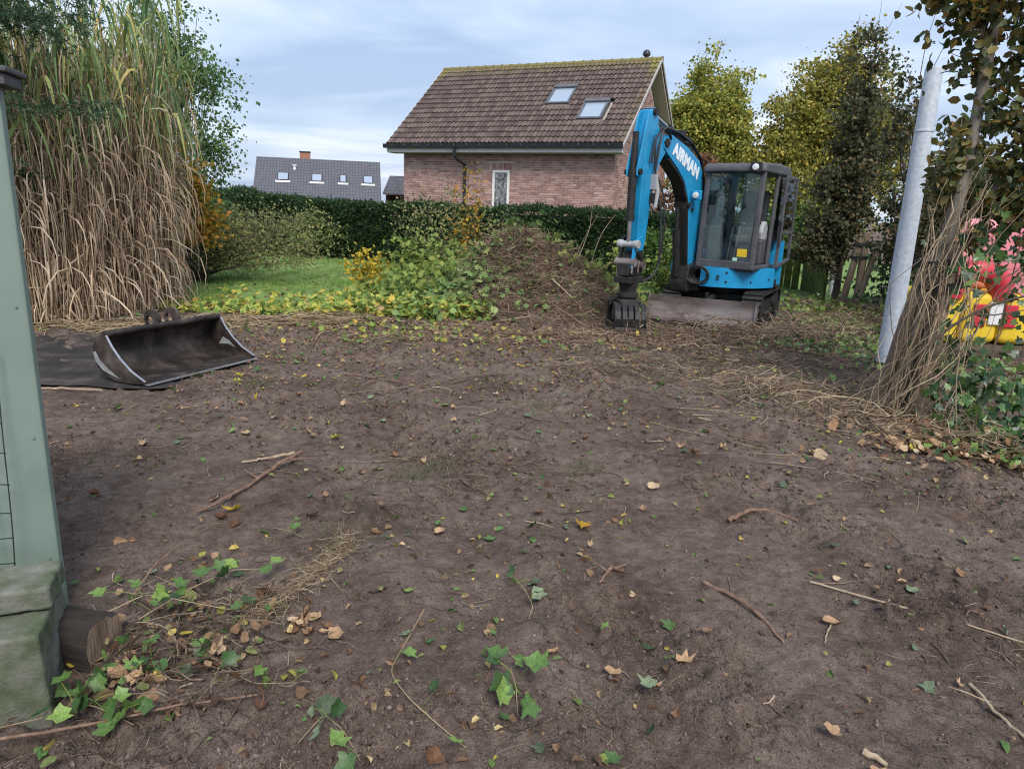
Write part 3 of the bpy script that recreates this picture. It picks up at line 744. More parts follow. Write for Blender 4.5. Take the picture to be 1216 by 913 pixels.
def mat_clear():
    m, t, b = new_mat('cab window glass')
    b.inputs['Roughness'].default_value = .03; b.inputs['Base Color'].default_value = (.6, .68, .66, 1)
    gl = t.nodes.new('ShaderNodeBsdfGlossy'); gl.inputs['Roughness'].default_value = .04; gl.inputs['Color'].default_value = (.9, .95, .95, 1)
    df = t.nodes.new('ShaderNodeBsdfDiffuse'); df.inputs['Color'].default_value = (.42, .46, .44, 1)
    tr = t.nodes.new('ShaderNodeBsdfTransparent'); tr.inputs['Color'].default_value = (.86, .93, .90, 1)
    n = noise(t, 5, 6, .7); mr = t.nodes.new('ShaderNodeMapRange'); mr.inputs[1].default_value = .4; mr.inputs[2].default_value = .8; mr.inputs[3].default_value = .0; mr.inputs[4].default_value = .07
    t.links.new(n.outputs[0], mr.inputs[0])
    m0 = t.nodes.new('ShaderNodeMixShader'); t.links.new(mr.outputs[0], m0.inputs[0]); t.links.new(tr.outputs[0], m0.inputs[1]); t.links.new(df.outputs[0], m0.inputs[2])
    fr = t.nodes.new('ShaderNodeFresnel'); fr.inputs[0].default_value = 1.45
    m1 = t.nodes.new('ShaderNodeMixShader'); t.links.new(fr.outputs[0], m1.inputs[0]); t.links.new(m0.outputs[0], m1.inputs[1]); t.links.new(gl.outputs[0], m1.inputs[2])
    t.links.new(m1.outputs[0], t.nodes['Material Output'].inputs[0])
    return m
M['clear'] = mat_clear()

def build_excavator():
    ox, oy = 3.47, 11.88
    g0 = gz(ox, oy) - .01
    a_low, a_up = RAD(-118), RAD(-127)
    root = thing('mini_excavator', 'blue compact excavator with dark cab and grab parked by the brush pile', 'excavator', (ox, oy, g0), a_low)
    da = a_up - a_low
    ca, sa = math.cos(da), math.sin(da)
    def up(v): return np.stack([v[:, 0] * ca - v[:, 1] * sa, v[:, 0] * sa + v[:, 1] * ca, v[:, 2]], -1)
    def U(mb, name, mat, parent=root, **k): return mb.mapv(up).build(name, mat, parent, **k)
    # ---- tracks
    for sy in (-1, 1):
        yc = sy * .62
        n = 46; prof_o, prof_i = [], []
        Ls, R_ = .72, .24
        def stad(d):
            d %= (4 * Ls + 2 * PI * R_)
            if d < 2 * Ls: return -Ls + d, 0, -PI / 2
            d -= 2 * Ls
            if d < PI * R_: a = -PI / 2 + d / R_; return Ls + R_ * math.cos(a), R_ + R_ * math.sin(a), a
            d -= PI * R_
            if d < 2 * Ls: return Ls - d, 2 * R_, PI / 2
            d -= 2 * Ls; a = PI / 2 + d / R_; return -Ls + R_ * math.cos(a), R_ + R_ * math.sin(a), a
        tot = 4 * Ls + 2 * PI * R_
        tm = MB(); vs = []
        for i in range(n):
            x, z, a = stad(i * tot / n)
            for yy, off in ((yc - .15, 0), (yc + .15, 0), (yc + .15, -.03), (yc - .15, -.03)):
                vs.append((x + off * math.cos(a), yy, z + .02 + off * math.sin(a)))
        q = [[i * 4 + j, ((i + 1) % n) * 4 + j, ((i + 1) % n) * 4 + (j + 1) % 4, i * 4 + (j + 1) % 4] for i in range(n) for j in range(4)]
        tm.add(vs, q)
        for i in range(n):
            x, z, a = stad(i * tot / n); t_ = np.array([-math.sin(a), 0, math.cos(a)]); nn = np.array([math.cos(a), 0, math.sin(a)])
            tm.box((x + .012 * nn[0], yc, z + .02 + .012 * nn[2]), (.035, .29, .03), np.column_stack([t_, (0, 1, 0), nn]))
        tr = tm.build('track', M['ex_rubber'], root)
        w_ = MB()
        for x, r in ((-Ls, .2), (Ls, .19)): w_.lathe([(.05, -.13), (r, -.12), (r, .12), (.05, .13)], (x, yc, R_ + .02), 'y', 22)
        for x in (-.42, -.14, .14, .42): w_.lathe([(.03, -.12), (.075, -.11), (.075, .11), (.03, .12)], (x, yc, .13), 'y', 14)
        w_.box((0, yc, .28), (1.2, .14, .16)); w_.build('track_rollers', M['ex_black'], tr, smooth=True)
    uc = MB(); uc.box((0, 0, .36), (1.0, 1.0, .16)).lathe([(.42, .44), (.42, .56), (.36, .57)], k=28); uc.build('undercarriage', M['ex_black'], root, bevel=.01)
    # ---- dozer blade
    zb, bx = .10, 1.46
    pf = [(.10, 0), (.06, .03), (.02, .10), (.005, .18), (.015, .27), (.05, .345), (.06, .35), (.035, .27), (.03, .18), (.045, .11), (.085, .04), (.115, .01)]
    b = MB(); b.prism([(bx + x, zb + z) for x, z in pf], -.78, .78); bl = b.build('dozer_blade', M['blade_steel'], root, bevel=.004)
    e_ = MB(); e_.prism([(bx + .105, zb - .015), (bx + .125, zb - .012), (bx + .075, zb + .05), (bx + .06, zb + .045)], -.775, .775); e_.build('cutting_edge', M['blade_steel'], bl)
    for sy in (-1, 1):
        sp = MB(); sp.prism([(bx + .11, zb + .0), (bx + .055, zb + .36), (bx - .12, zb + .33), (bx - .06, zb + .06)], sy * .79 - .012, sy * .79 + .012); sp.build('blade_end_plate', M['blade_steel'], bl, bevel=.004)
    ba = MB()
    for sy in (-1, 1): ba.bar((.5, sy * .33, .30), (bx + .02, sy * .33, .26), .09, .12)
    ba.tube([(.6, 0, .42), (bx - .0, 0, .34)], .05, 12); ba.tube([(bx - .03, .05, .44), (bx - .03, .05, .53)], [.02, .028], 10); ba.build('blade_arm', M['ex_black'], root, bevel=.006)
    # ---- revolving platform and body panels
    d = MB(); th = np.linspace(0, 2 * PI, 40, endpoint=False)
    d.add([(.88 * math.cos(t), .80 * math.sin(t), z) for z in (.58, .68) for t in th], [[i, (i + 1) % 40, 40 + (i + 1) % 40, 40 + i] for i in range(40)], [list(range(40))[::-1], [40 + i for i in range(40)]])
    U(d, 'platform', M['ex_black'], bevel=.01)
    def arc_panel(a0, a1, r0, r1, z0, z1, n=18, yk=.9):
        mb = MB(); t = np.linspace(RAD(a0), RAD(a1), n)
        v = [(r * math.cos(a), r * math.sin(a) * yk, z) for r, z in ((r1, z0), (r1, z1), (r0, z1), (r0, z0)) for a in t]
        q = [[j * n + i, j * n + i + 1, ((j + 1) % 4) * n + i + 1, ((j + 1) % 4) * n + i] for j in range(4) for i in range(n - 1)]
        mb.add(v, q, [[0, n, 2 * n, 3 * n], [4 * n - 1, 3 * n - 1, 2 * n - 1, n - 1]])
        return mb
    sk = U(arc_panel(-4, 84, .80, .92, .57, .87), 'front_skirt', M['ex_blue'], smooth=True)
    sl = MB()
    for dz in (-.03, 0, .03):
        a = RAD(15); sl.box((.925 * math.cos(a), .925 * math.sin(a) * .9, .72 + dz), (.012, .05, .012), np.array([[math.cos(a), -math.sin(a), 0], [math.sin(a), math.cos(a), 0], [0, 0, 1]]))
    for a_, zz in ((24, .80), (24, .66), (74, .7), (50, .66)):
        a = RAD(a_); sl.lathe([(.016, 0), (.016, .02)], (.915 * math.cos(a), .915 * math.sin(a) * .9, zz), 'x', 8)
    U(sl, 'skirt_vent', M['ex_black'], sk)
    U(arc_panel(100, 262, .70, .94, .60, 1.28), 'counterweight', M['ex_blue'], smooth=True)
    h = MB(); h.prism([(-.8, .66), (.42, .66), (.45, .78), (.36, 1.02), (-.1, 1.16), (-.8, 1.22)], -.80, -.36); U(h, 'engine_hood', M['ex_blue'], bevel=.03)
    # ---- cab
    y0, y1 = -.20, .72
    zf, zt = .87, 2.38
    fx0, fx1 = .84, .80          # front plane: bottom, top
    rx = -.46
    c = MB()
    for y in (y0, y1):
        yy = y + (.04 if y < 0 else -.04)
        c.bar((fx0 - .04, yy, zf), (fx1 - .10, yy, zt - .02), .085, .075, (1, 0, 0))
        c.bar((rx + .05, yy, zf), (rx + .08, yy, zt - .04), .085, .11, (1, 0, 0))
    c.bar((.12, y1 - .04, zf), (.02, y1 - .04, zt - .06), .06, .07, (1, 0, 0))
    c.box((fx0 - .05, (y0 + y1) / 2, zf + .05), (.09, y1 - y0, .13))
    c.box(((fx0 + rx) / 2, y1 - .05, zf + .02), (fx0 - rx, .09, .07)); c.box(((fx0 + rx) / 2, y0 + .05, zf + .02), (fx0 - rx, .09, .07))
    c.box((rx + .06, (y0 + y1) / 2, zf + .3), (.08, y1 - y0, .66))
    c.box((.19, (y0 + y1) / 2, zf - .02), (1.2, y1 - y0 - .06, .05))
    cab = U(c, 'cab', M['ex_cab'], bevel=.022, seg=3)
    r = MB(); r.prism([(fx1 + .015, zt - .10), (fx1 + .01, zt - .02), (fx1 - .06, zt + .035), (.1, zt + .06), (rx + .1, zt + .04), (rx - .02, zt - .03), (rx - .02, zt - .11)], y0 - .015, y1 + .015)
    U(r, 'cab_roof', M['ex_cab'], cab, bevel=.035, seg=3)
    def pane(name, pts, th_=.006):
        mb = MB(); p = np.array(pts, float); n_ = np.cross(p[1] - p[0], p[2] - p[0]); n_ /= np.linalg.norm(n_)
        mb.add(np.vstack([p, p + n_ * th_]), [[0, 1, 2, 3], [7, 6, 5, 4], [0, 4, 5, 1], [1, 5, 6, 2], [2, 6, 7, 3], [3, 7, 4, 0]])
        return U(mb, name, M['clear'], cab)
    zm = zf + .62
    pane('lower_windscreen', [(fx0 - .02, y0 + .08, zf + .11), (fx0 - .02, y1 - .08, zf + .11), (fx0 - .045, y1 - .08, zm), (fx0 - .045, y0 + .08, zm)])
    pane('upper_windscreen', [(fx0 - .055, y0 + .08, zm - .02), (fx0 - .055, y1 - .08, zm - .02), (fx1 - .085, y1 - .08, zt - .10), (fx1 - .085, y0 + .08, zt - .10)])
    pane('right_window', [(fx0 - .12, y0 + .02, zf + .25), (rx + .12, y0 + .02, zf + .25), (rx + .14, y0 + .02, zt - .12), (fx1 - .16, y0 + .02, zt - .12)])
    pane('rear_window', [(rx + .04, y0 + .1, zf + .64), (rx + .04, y1 - .1, zf + .64), (rx + .05, y1 - .1, zt - .1), (rx + .05, y0 + .1, zt - .1)])
    pane('side_window', [(.0, y1 - .03, zf + .3), (rx + .12, y1 - .03, zf + .3), (rx + .13, y1 - .03, zt - .12), (-.06, y1 - .03, zt - .12)])
    # door, folded open against the rear of the cab
    dr = MB(); dy = y1 + .10
    for a_, b_ in (((.10, dy, zf + .0), (.02, dy, zt - .12)), ((-.50, dy, zf + .1), (-.48, dy, zt - .12)), ((.10, dy, zf + .02), (-.50, dy, zf + .12)), ((.02, dy, zt - .13), (-.48, dy, zt - .13)), ((.07, dy, zf + .55), (-.50, dy, zf + .55))): dr.bar(a_, b_, .05, .045, (0, 1, 0))
    dr.bar((.13, dy + .035, zf + .35), (.11, dy + .035, zf + .75), .025, .025, (1, 0, 0))
    door = U(dr, 'door', M['ex_cab'], cab, bevel=.008)
    pane('door_glass', [(.05, dy + .004, zf + .58), (-.47, dy + .004, zf + .58), (-.46, dy + .004, zt - .15), (.0, dy + .004, zt - .15)])
    # seat, consoles, levers
    s_ = MB(); s_.box((-.02, .26, zf + .42), (.44, .46, .14)); s_.bar((-.20, .26, zf + .45), (-.32, .26, zf + 1.18), .44, .12, (1, 0, 0)); s_.box((-.05, .26, zf + .2), (.4, .4, .34))
    U(s_, 'seat', M['seat'], cab, bevel=.05, seg=4)
    k_ = MB(); k_.prism([(-.2, zf + .05), (.34, zf + .05), (.36, zf + .42), (-.15, zf + .5)], .50, .64); U(k_, 'side_console', M['ex_cab'], cab, bevel=.02)
    k_ = MB(); k_.prism([(.08, zf + .42), (.30, zf + .42), (.33, zf + .54), (.27, zf + .68), (.14, zf + .72), (.06, zf + .6)], .50, .63); U(k_, 'armrest', M['grey_plastic'], cab, bevel=.03, seg=3)
    k_ = MB(); k_.prism([(.40, zf + .05), (.70, zf + .05), (.64, zf + .62), (.54, zf + .76), (.42, zf + .72)], y0 + .09, y0 + .26); U(k_, 'front_console', M['grey_plastic'], cab, bevel=.03, seg=3)
    for (x, y, zz, hx) in ((.27, .57, zf + .66, .30), (.30, -.02, zf + .6, .34)):
        l_ = MB(); l_.tube([(x, y, zz), (x + .01, y, zz + .1), (hx, y, zz + .14)], .012, 8); l_.tube([(hx, y, zz + .13), (hx + .01, y, zz + .2), (hx, y, zz + .25)], [.024, .028, .02], 10); U(l_, 'joystick', M['ex_black'], cab, smooth=True)
    for y in (.20, .30):
        l_ = MB(); l_.tube([(.56, y, zf + .1), (.50, y + .02, zf + .5), (.46, y + .03, zf + .66)], .011, 8); l_.tube([(.46, y + .03 - .05, zf + .66), (.46, y + .09, zf + .67)], .016, 8); U(l_, 'travel_lever', M['grey_plastic'], cab, smooth=True)
    l_ = MB(); l_.box((.45, .1, zf + .66), (.14, .5, .03)); U(l_, 'dash', M['ex_black'], cab, bevel=.01)
    st = MB(); st.box((fx0 - .005, .53, zf + .24), (.003, .15, .115)); U(st, 'yellow_sticker', M['sticker_yellow'], cab)
    st = MB(); st.box((fx0 - .006, .43, zf + .14), (.003, .07, .05)); U(st, 'pale_sticker', M['sticker_pale'], cab)
    wi = MB(); wi.tube([(fx0 - .02, .12, zf + 1.0 + .36), (fx0 - .03, .2, zf + 1.14)], .008, 6); wi.tube([(.6, -.02, zt - .1), (.62, .0, zt - .3), (.6, .05, zt - .36), (.6, .1, zt - .30)], .008, 6); U(wi, 'wiper', M['ex_black'], cab)
    # ---- work lamps
    def lamp(c_, br, nm):
        m_ = MB(); m_.box(c_, (.07, .16, .15)); o = U(m_, 'work_lamp', br, root, bevel=.015)
        m_ = MB(); m_.lathe([(.042, 0), (.05, .006), (.044, .022), (.02, .028)], (c_[0] + .034, c_[1], c_[2]), 'x', 16); U(m_, 'lens', M['lamp_glass'], o, smooth=True)
    lamp((.82, .60, zt - .03), M['ex_black'], 1)
    lamp((1.04, -.19, 1.93), M['ex_blue'], 2)
    # ---- boom
    yb = -.37; hw = .10
    fr = MB(); fr.prism([(.45, .44), (1.0, .46), (1.05, .62), (.98, .86), (.72, .92), (.5, .8)], yb - .15, yb + .15); fr.box((.6, yb + .02, .55), (.5, .5, .16)); U(fr, 'swing_bracket', M['ex_black'], bevel=.02)
    bp = [(.66, .78), (.92, .78), (1.02, 1.3), (1.14, 1.86), (1.34, 2.12), (1.62, 2.29), (1.98, 2.46), (2.10, 2.53), (2.10, 2.64), (2.0, 2.71), (1.86, 2.72), (1.3, 2.60), (.86, 2.44), (.70, 2.28), (.64, 1.95), (.60, 1.3)]
    bm_ = MB(); bm_.prism(bp, yb - hw, yb + hw); boom = U(bm_, 'boom', M['ex_blue'], bevel=.012)
    # dark belly strip of hoses and wear plate along the underside
    bl_ = [(.93, .80), (1.03, 1.3), (1.15, 1.85), (1.35, 2.105), (1.63, 2.275), (1.9, 2.40)]
    m_ = MB(); m_.add([(x + o1 * .03, yb + s * (hw - .004), z - o1 * .014) for x, z in bl_ for s, o1 in ((-1, -.2), (-1, 1), (1, 1), (1, -.2))], [[i * 4 + j, i * 4 + (j + 1) % 4, (i + 1) * 4 + (j + 1) % 4, (i + 1) * 4 + j] for i in range(5) for j in range(4)]); m_.F.setdefault(4, []).append(np.array([[0, 1, 2, 3], [23, 22, 21, 20]]) + 0)
    U(m_, 'belly_guard', M['ex_black'], boom)
    for (x, z, r_) in ((2.02, 2.60, .055), (1.12, 1.78, .04), (.80, .84, .05), (1.0, 1.72, .03)):
        m_ = MB(); m_.lathe([(r_, -hw - .025), (r_, hw + .025)], (x, yb, z), 'y', 16); U(m_, 'pin', M['ex_black'], boom, smooth=True)
    # boom lift cylinder in front of the boom
    m_ = MB(); m_.tube([(1.02, yb - .04, .70), (1.17, yb - .04, 1.42)], .06, 14); U(m_, 'boom_cylinder', M['ex_black'], smooth=True)
    m_ = MB(); m_.tube([(1.16, yb - .04, 1.4), (1.19, yb - .04, 1.74)], .034, 12); U(m_, 'boom_rod', M['ex_black'], smooth=True)
    # arm cylinder above the boom
    m_ = MB(); m_.tube([(1.10, yb, 2.60), (1.78, yb, 2.80)], .055, 14); m_.tube([(1.74, yb, 2.788), (1.84, yb, 2.818)], .062, 14); m_.box((1.12, yb, 2.56), (.16, .12, .14)); U(m_, 'arm_cylinder', M['ex_black'], smooth=True)
    m_ = MB(); m_.tube([(1.82, yb, 2.812), (2.36, yb, 2.955)], .028, 12); U(m_, 'arm_rod', M['chrome'], smooth=True)
    for i, dy_ in enumerate((-.07, -.03, .05, .08)):
        m_ = MB(); m_.tube([(.66, yb + dy_, 1.5), (.56, yb + dy_, 2.1), (.72, yb + dy_, 2.46), (1.1, yb + dy_, 2.66), (1.6, yb + dy_, 2.775), (1.95, yb + dy_, 2.80), (2.2, yb + dy_ * 1.2, 2.78), (2.42, yb + dy_ * 1.6, 2.62), (2.5, yb + dy_ * 1.6, 2.3)], .014, 7); U(m_, 'hose', M['ex_hose'], root, smooth=True)
    m_ = MB(); m_.box((1.25, yb, 2.70), (.22, .15, .10)); m_.box((1.42, yb + .03, 2.78), (.16, .08, .1)); U(m_, 'valve_block', M['ex_black'], bevel=.01)
    # ---- arm
    ap = [(2.34, 2.985), (2.42, 3.02), (2.50, 2.98), (2.60, 2.62), (2.645, 2.2), (2.66, 1.75), (2.655, 1.12), (2.60, 1.03), (2.50, 1.05), (2.42, 1.25), (2.33, 1.9), (2.18, 2.30), (1.98, 2.50), (1.95, 2.62), (2.02, 2.70), (2.20, 2.72), (2.28, 2.8)]
    m_ = MB(); m_.prism(ap, yb - .085, yb + .085); arm = U(m_, 'arm', M['ex_blue'], bevel=.01)
    ea = [(2.52, 2.98), (2.60, 2.90), (2.80, 2.22), (2.80, 2.12), (2.72, 2.10), (2.62, 2.5)]
    for s in (-1, 1):
        m_ = MB(); m_.prism(ea, yb + s * .075 - .012, yb + s * .075 + .012); U(m_, 'cylinder_ear', M['ex_blue'], arm, bevel=.004)
    for (x, z, r_) in ((2.44, 2.96, .05), (2.04, 2.60, .06), (2.75, 2.17, .04), (2.58, 1.09, .05)):
        m_ = MB(); m_.lathe([(r_, -.12), (r_, .12)], (x, yb, z), 'y', 16); U(m_, 'pin', M['ex_black'], arm, smooth=True)
    m_ = MB(); m_.tube([(2.755, yb, 2.68), (2.765, yb, 2.2)], .042, 12); m_.tube([(2.765, yb, 2.22), (2.755, yb, 1.56)], .055, 14); m_.tube([(2.756, yb, 1.6), (2.755, yb, 1.53)], .062, 14); U(m_, 'grab_cylinder', M['ex_black'], smooth=True)
    m_ = MB(); m_.tube([(2.755, yb, 1.54), (2.745, yb, 1.25)], .030, 12); U(m_, 'grab_rod', M['chrome'], smooth=True)
    m_ = MB(); m_.lathe([(.05, -.16), (.06, -.15), (.06, -.09), (.045, -.08), (.045, .08), (.06, .09), (.06, .15), (.05, .16)], (2.74, yb, 1.22), 'y', 16); U(m_, 'link_pin', M['grey_plastic'], arm, smooth=True)
    for s in (-1, 1):
        m_ = MB(); m_.bar((2.74, yb + s * .12, 1.24), (2.58, yb + s * .12, 1.30), .025, .09); m_.bar((2.74, yb + s * .10, 1.22), (2.78, yb + s * .10, .90), .025, .08, (1, 0, 0)); U(m_, 'tipping_link', M['ex_blue'] if s > 0 else M['ex_black'], arm, bevel=.006)
    m_ = MB(); m_.tube([(2.36, yb + .12, 2.2), (2.32, yb + .16, 1.95), (2.34, yb + .15, 1.72)], .03, 10); m_.box((2.36, yb + .12, 2.06), (.08, .07, .2)); U(m_, 'hose_coupling', M['grey_plastic'], arm, smooth=True)
    m_ = MB(); m_.box((2.36, yb + .115, 1.84), (.09, .07, .14)); m_.tube([(2.44, yb + .13, 1.74), (2.40, yb + .17, 1.66), (2.30, yb + .18, 1.63), (2.22, yb + .16, 1.68), (2.24, yb + .14, 1.76)], .010, 7); U(m_, 'arm_valve', M['ex_black'], arm, smooth=True)
    for pts, r_ in (([(2.30, yb + .12, 2.0), (2.24, yb + .2, 1.7), (2.22, yb + .22, 1.2), (2.20, yb + .22, .95), (2.28, yb + .18, .78), (2.44, yb + .1, .70)], .017), ([(2.32, yb + .11, 2.2), (2.20, yb + .2, 1.9), (2.14, yb + .22, 1.5), (2.12, yb + .2, 1.1)], .012), ([(2.42, yb + .12, 2.6), (2.40, yb + .13, 2.3), (2.36, yb + .14, 2.1)], .016), ([(1.9, yb + .10, 2.66), (2.1, yb + .14, 2.80), (2.26, yb + .14, 2.74), (2.34, yb + .14, 2.5), (2.38, yb + .13, 2.2)], .016), ([(.7, yb + .12, 1.0), (.55, yb - .2, 1.15), (.62, yb - .22, 1.45), (.7, yb - .1, 1.6)], .018)):
        m_ = MB(); P_ = np.array(pts); t_ = np.linspace(0, 1, len(P_)); tt = np.linspace(0, 1, 18); P_ = np.column_stack([np.interp(tt, t_, P_[:, i]) for i in range(3)]); P_[1:-1] = (P_[:-2] + 2 * P_[1:-1] + P_[2:]) / 4
        m_.tube(P_, r_, 8); U(m_, 'hose', M['ex_hose'], root, smooth=True)
    # coiled hoses by the swing bracket
    m_ = MB()
    for i in range(4):
        t = np.linspace(0, 1.7 * PI, 18); rr = .12 + .018 * i
        m_.tube(np.stack([.90 + .03 * i + .02 * np.cos(t), yb + .30 + rr * np.cos(t + i), .74 + rr * .8 * np.sin(t + i)], -1), .012, 6)
    U(m_, 'hose_coil', M['ex_hose'], smooth=True)
    # ---- coupler, rotator, grab
    m_ = MB(); m_.prism([(2.48, 1.12), (2.66, 1.14), (2.84, .96), (2.86, .80), (2.50, .78), (2.40, .92)], yb - .09, yb + .09); m_.box((2.66, yb, .74), (.40, .26, .09)); cp = U(m_, 'quick_coupler', M['ex_black'], bevel=.012)
    m_ = MB()
    for s in (-1, 1): m_.tube([(2.72 + s * .09, yb + .12, 1.0), (2.74 + s * .09, yb + .125, .84)], .012, 6)
    for x in (2.52, 2.78): m_.lathe([(.055, -.15), (.055, .15)], (x, yb, .93 if x < 2.6 else .98), 'y', 14)
    U(m_, 'coupler_pin', M['blade_steel'], cp, smooth=True)
    m_ = MB(); m_.lathe([(.13, .71), (.13, .66), (.115, .62), (.115, .56), (.15, .55), (.15, .50), (.12, .48)], (2.66, yb, 0), 'z', 24); rt = U(m_, 'rotator', M['ex_rubber'], smooth=True)
    # grab: a yoke and two shells turned 40 degrees about the rotator
    gc = np.array([2.66, yb, 0]); ga = RAD(38)
    def turn(mb):
        def fn(v):
            q = v.copy(); q[:, 0] = gc[0] + v[:, 0] * math.cos(ga) - v[:, 1] * math.sin(ga); q[:, 1] = gc[1] + v[:, 0] * math.sin(ga) + v[:, 1] * math.cos(ga); return q
        return mb.mapv(fn)
    m_ = MB(); m_.prism([(-.20, .48), (.20, .48), (.30, .40), (.24, .36), (-.24, .36), (-.30, .40)], -.12, .12); m_.box((0, 0, .45), (.46, .30, .04)); yoke = U(turn(m_), 'grab_yoke', M['ex_black'], bevel=.01)
    m_ = MB(); m_.tube([(-.24, .0, .41), (.24, .0, .41)], .05, 14); U(turn(m_), 'grab_ram', M['ex_black'], yoke, smooth=True)
    for s in (1, -1):
        m_ = MB(); outer = [(.20, .43), (.30, .41), (.39, .34), (.425, .24), (.41, .12), (.36, .015)]
        n_ = len(outer); th_ = .022
        # curved shell of five slats with slots between, on a solid foot
        ys = np.linspace(-.19, .19, 10)
        for i in range(n_ - 1):
            (xa, za), (xb, zb_) = outer[i], outer[i + 1]
            solid = i in (0, n_ - 2)
            segs = [(-.20, .20)] if solid else [(-.20 + j * .0845, -.20 + j * .0845 + .062) for j in range(5)]
            for (ya, yb2) in segs:
                P8 = [(xa, ya, za), (xa, yb2, za), (xb, yb2, zb_), (xb, ya, zb_)]; nx, nz = zb_ - za, -(xb - xa); l = math.hypot(nx, nz); nx, nz = nx / l * th_, nz / l * th_
                Q8 = [(x + nx, y, z + nz) for x, y, z in P8]
                m_.add([(s * x, y, z) for x, y, z in P8 + Q8], [[0, 1, 2, 3], [7, 6, 5, 4], [0, 4, 5, 1], [1, 5, 6, 2], [2, 6, 7, 3], [3, 7, 4, 0]])
        sh = U(turn(m_), 'grab_shell', M['ex_black'], root)
        for yy in (-.205, .205):
            m_ = MB()
            inner = [(.30, .02), (.31, .14), (.30, .24), (.24, .30), (.16, .36)]
            m_.prism([(s * x, z) for x, z in outer + inner], yy - .012, yy + .012); U(turn(m_), 'side_plate', M['ex_black'], sh, bevel=.003)
        m_ = MB(); m_.prism([(s * .375, .03), (s * .355, .03), (s * .335, -.03), (s * .35, -.03)], -.21, .21); m_.prism([(s * .415, .12), (s * .40, .12), (s * .36, .01), (s * .375, .01)], -.208, .208); U(turn(m_), 'cutting_lip', M['blade_steel'], sh)
    m_ = MB()
    for dy_ in (-.05, .03): m_.tube([(-.05, dy_ - .1, .52), (-.1, dy_ - .17, .47), (.0, dy_ - .18, .42), (.1, dy_ - .12, .42)], .011, 6)
    U(turn(m_), 'grab_hose', M['ex_hose'], yoke, smooth=True)
    # ---- lettering on both flanks of the boom
    cu = bpy.data.curves.new('lettering', 'FONT'); cu.body = 'AIRMAN'; cu.size = .25; cu.extrude = .002; cu.space_character = 1.06; cu.offset = .012
    tmp = bpy.data.objects.new('tmp', cu); COL.objects.link(tmp)
    bpy.context.view_layer.update()
    me = bpy.data.meshes.new_from_object(tmp.evaluated_get(bpy.context.evaluated_depsgraph_get()))
    bpy.data.objects.remove(tmp)
    V = np.array([v.co for v in me.vertices]); wd = V[:, 0].max()
    p0, p1 = np.array([1.82, 2.475]), np.array([.90, 2.17]); d_ = (p1 - p0); ln = np.linalg.norm(d_); d_ /= ln; n_ = np.array([-d_[1], d_[0]])
    if n_[1] < 0: n_ = -n_
    sc_ = ln / wd
    x = p0[0] + V[:, 0] * sc_ * d_[0] + V[:, 1] * 1.0 * n_[0]; z = p0[1] + V[:, 0] * sc_ * d_[1] + V[:, 1] * 1.0 * n_[1]
    W_ = up(np.stack([x, yb + hw + .0025 + V[:, 2], z], -1))
    for i, v in enumerate(me.vertices): v.co = W_[i]
    me.materials.clear(); me.materials.append(M['letter_white']); me.name = 'lettering'
    link('lettering', me, boom)
build_excavator()

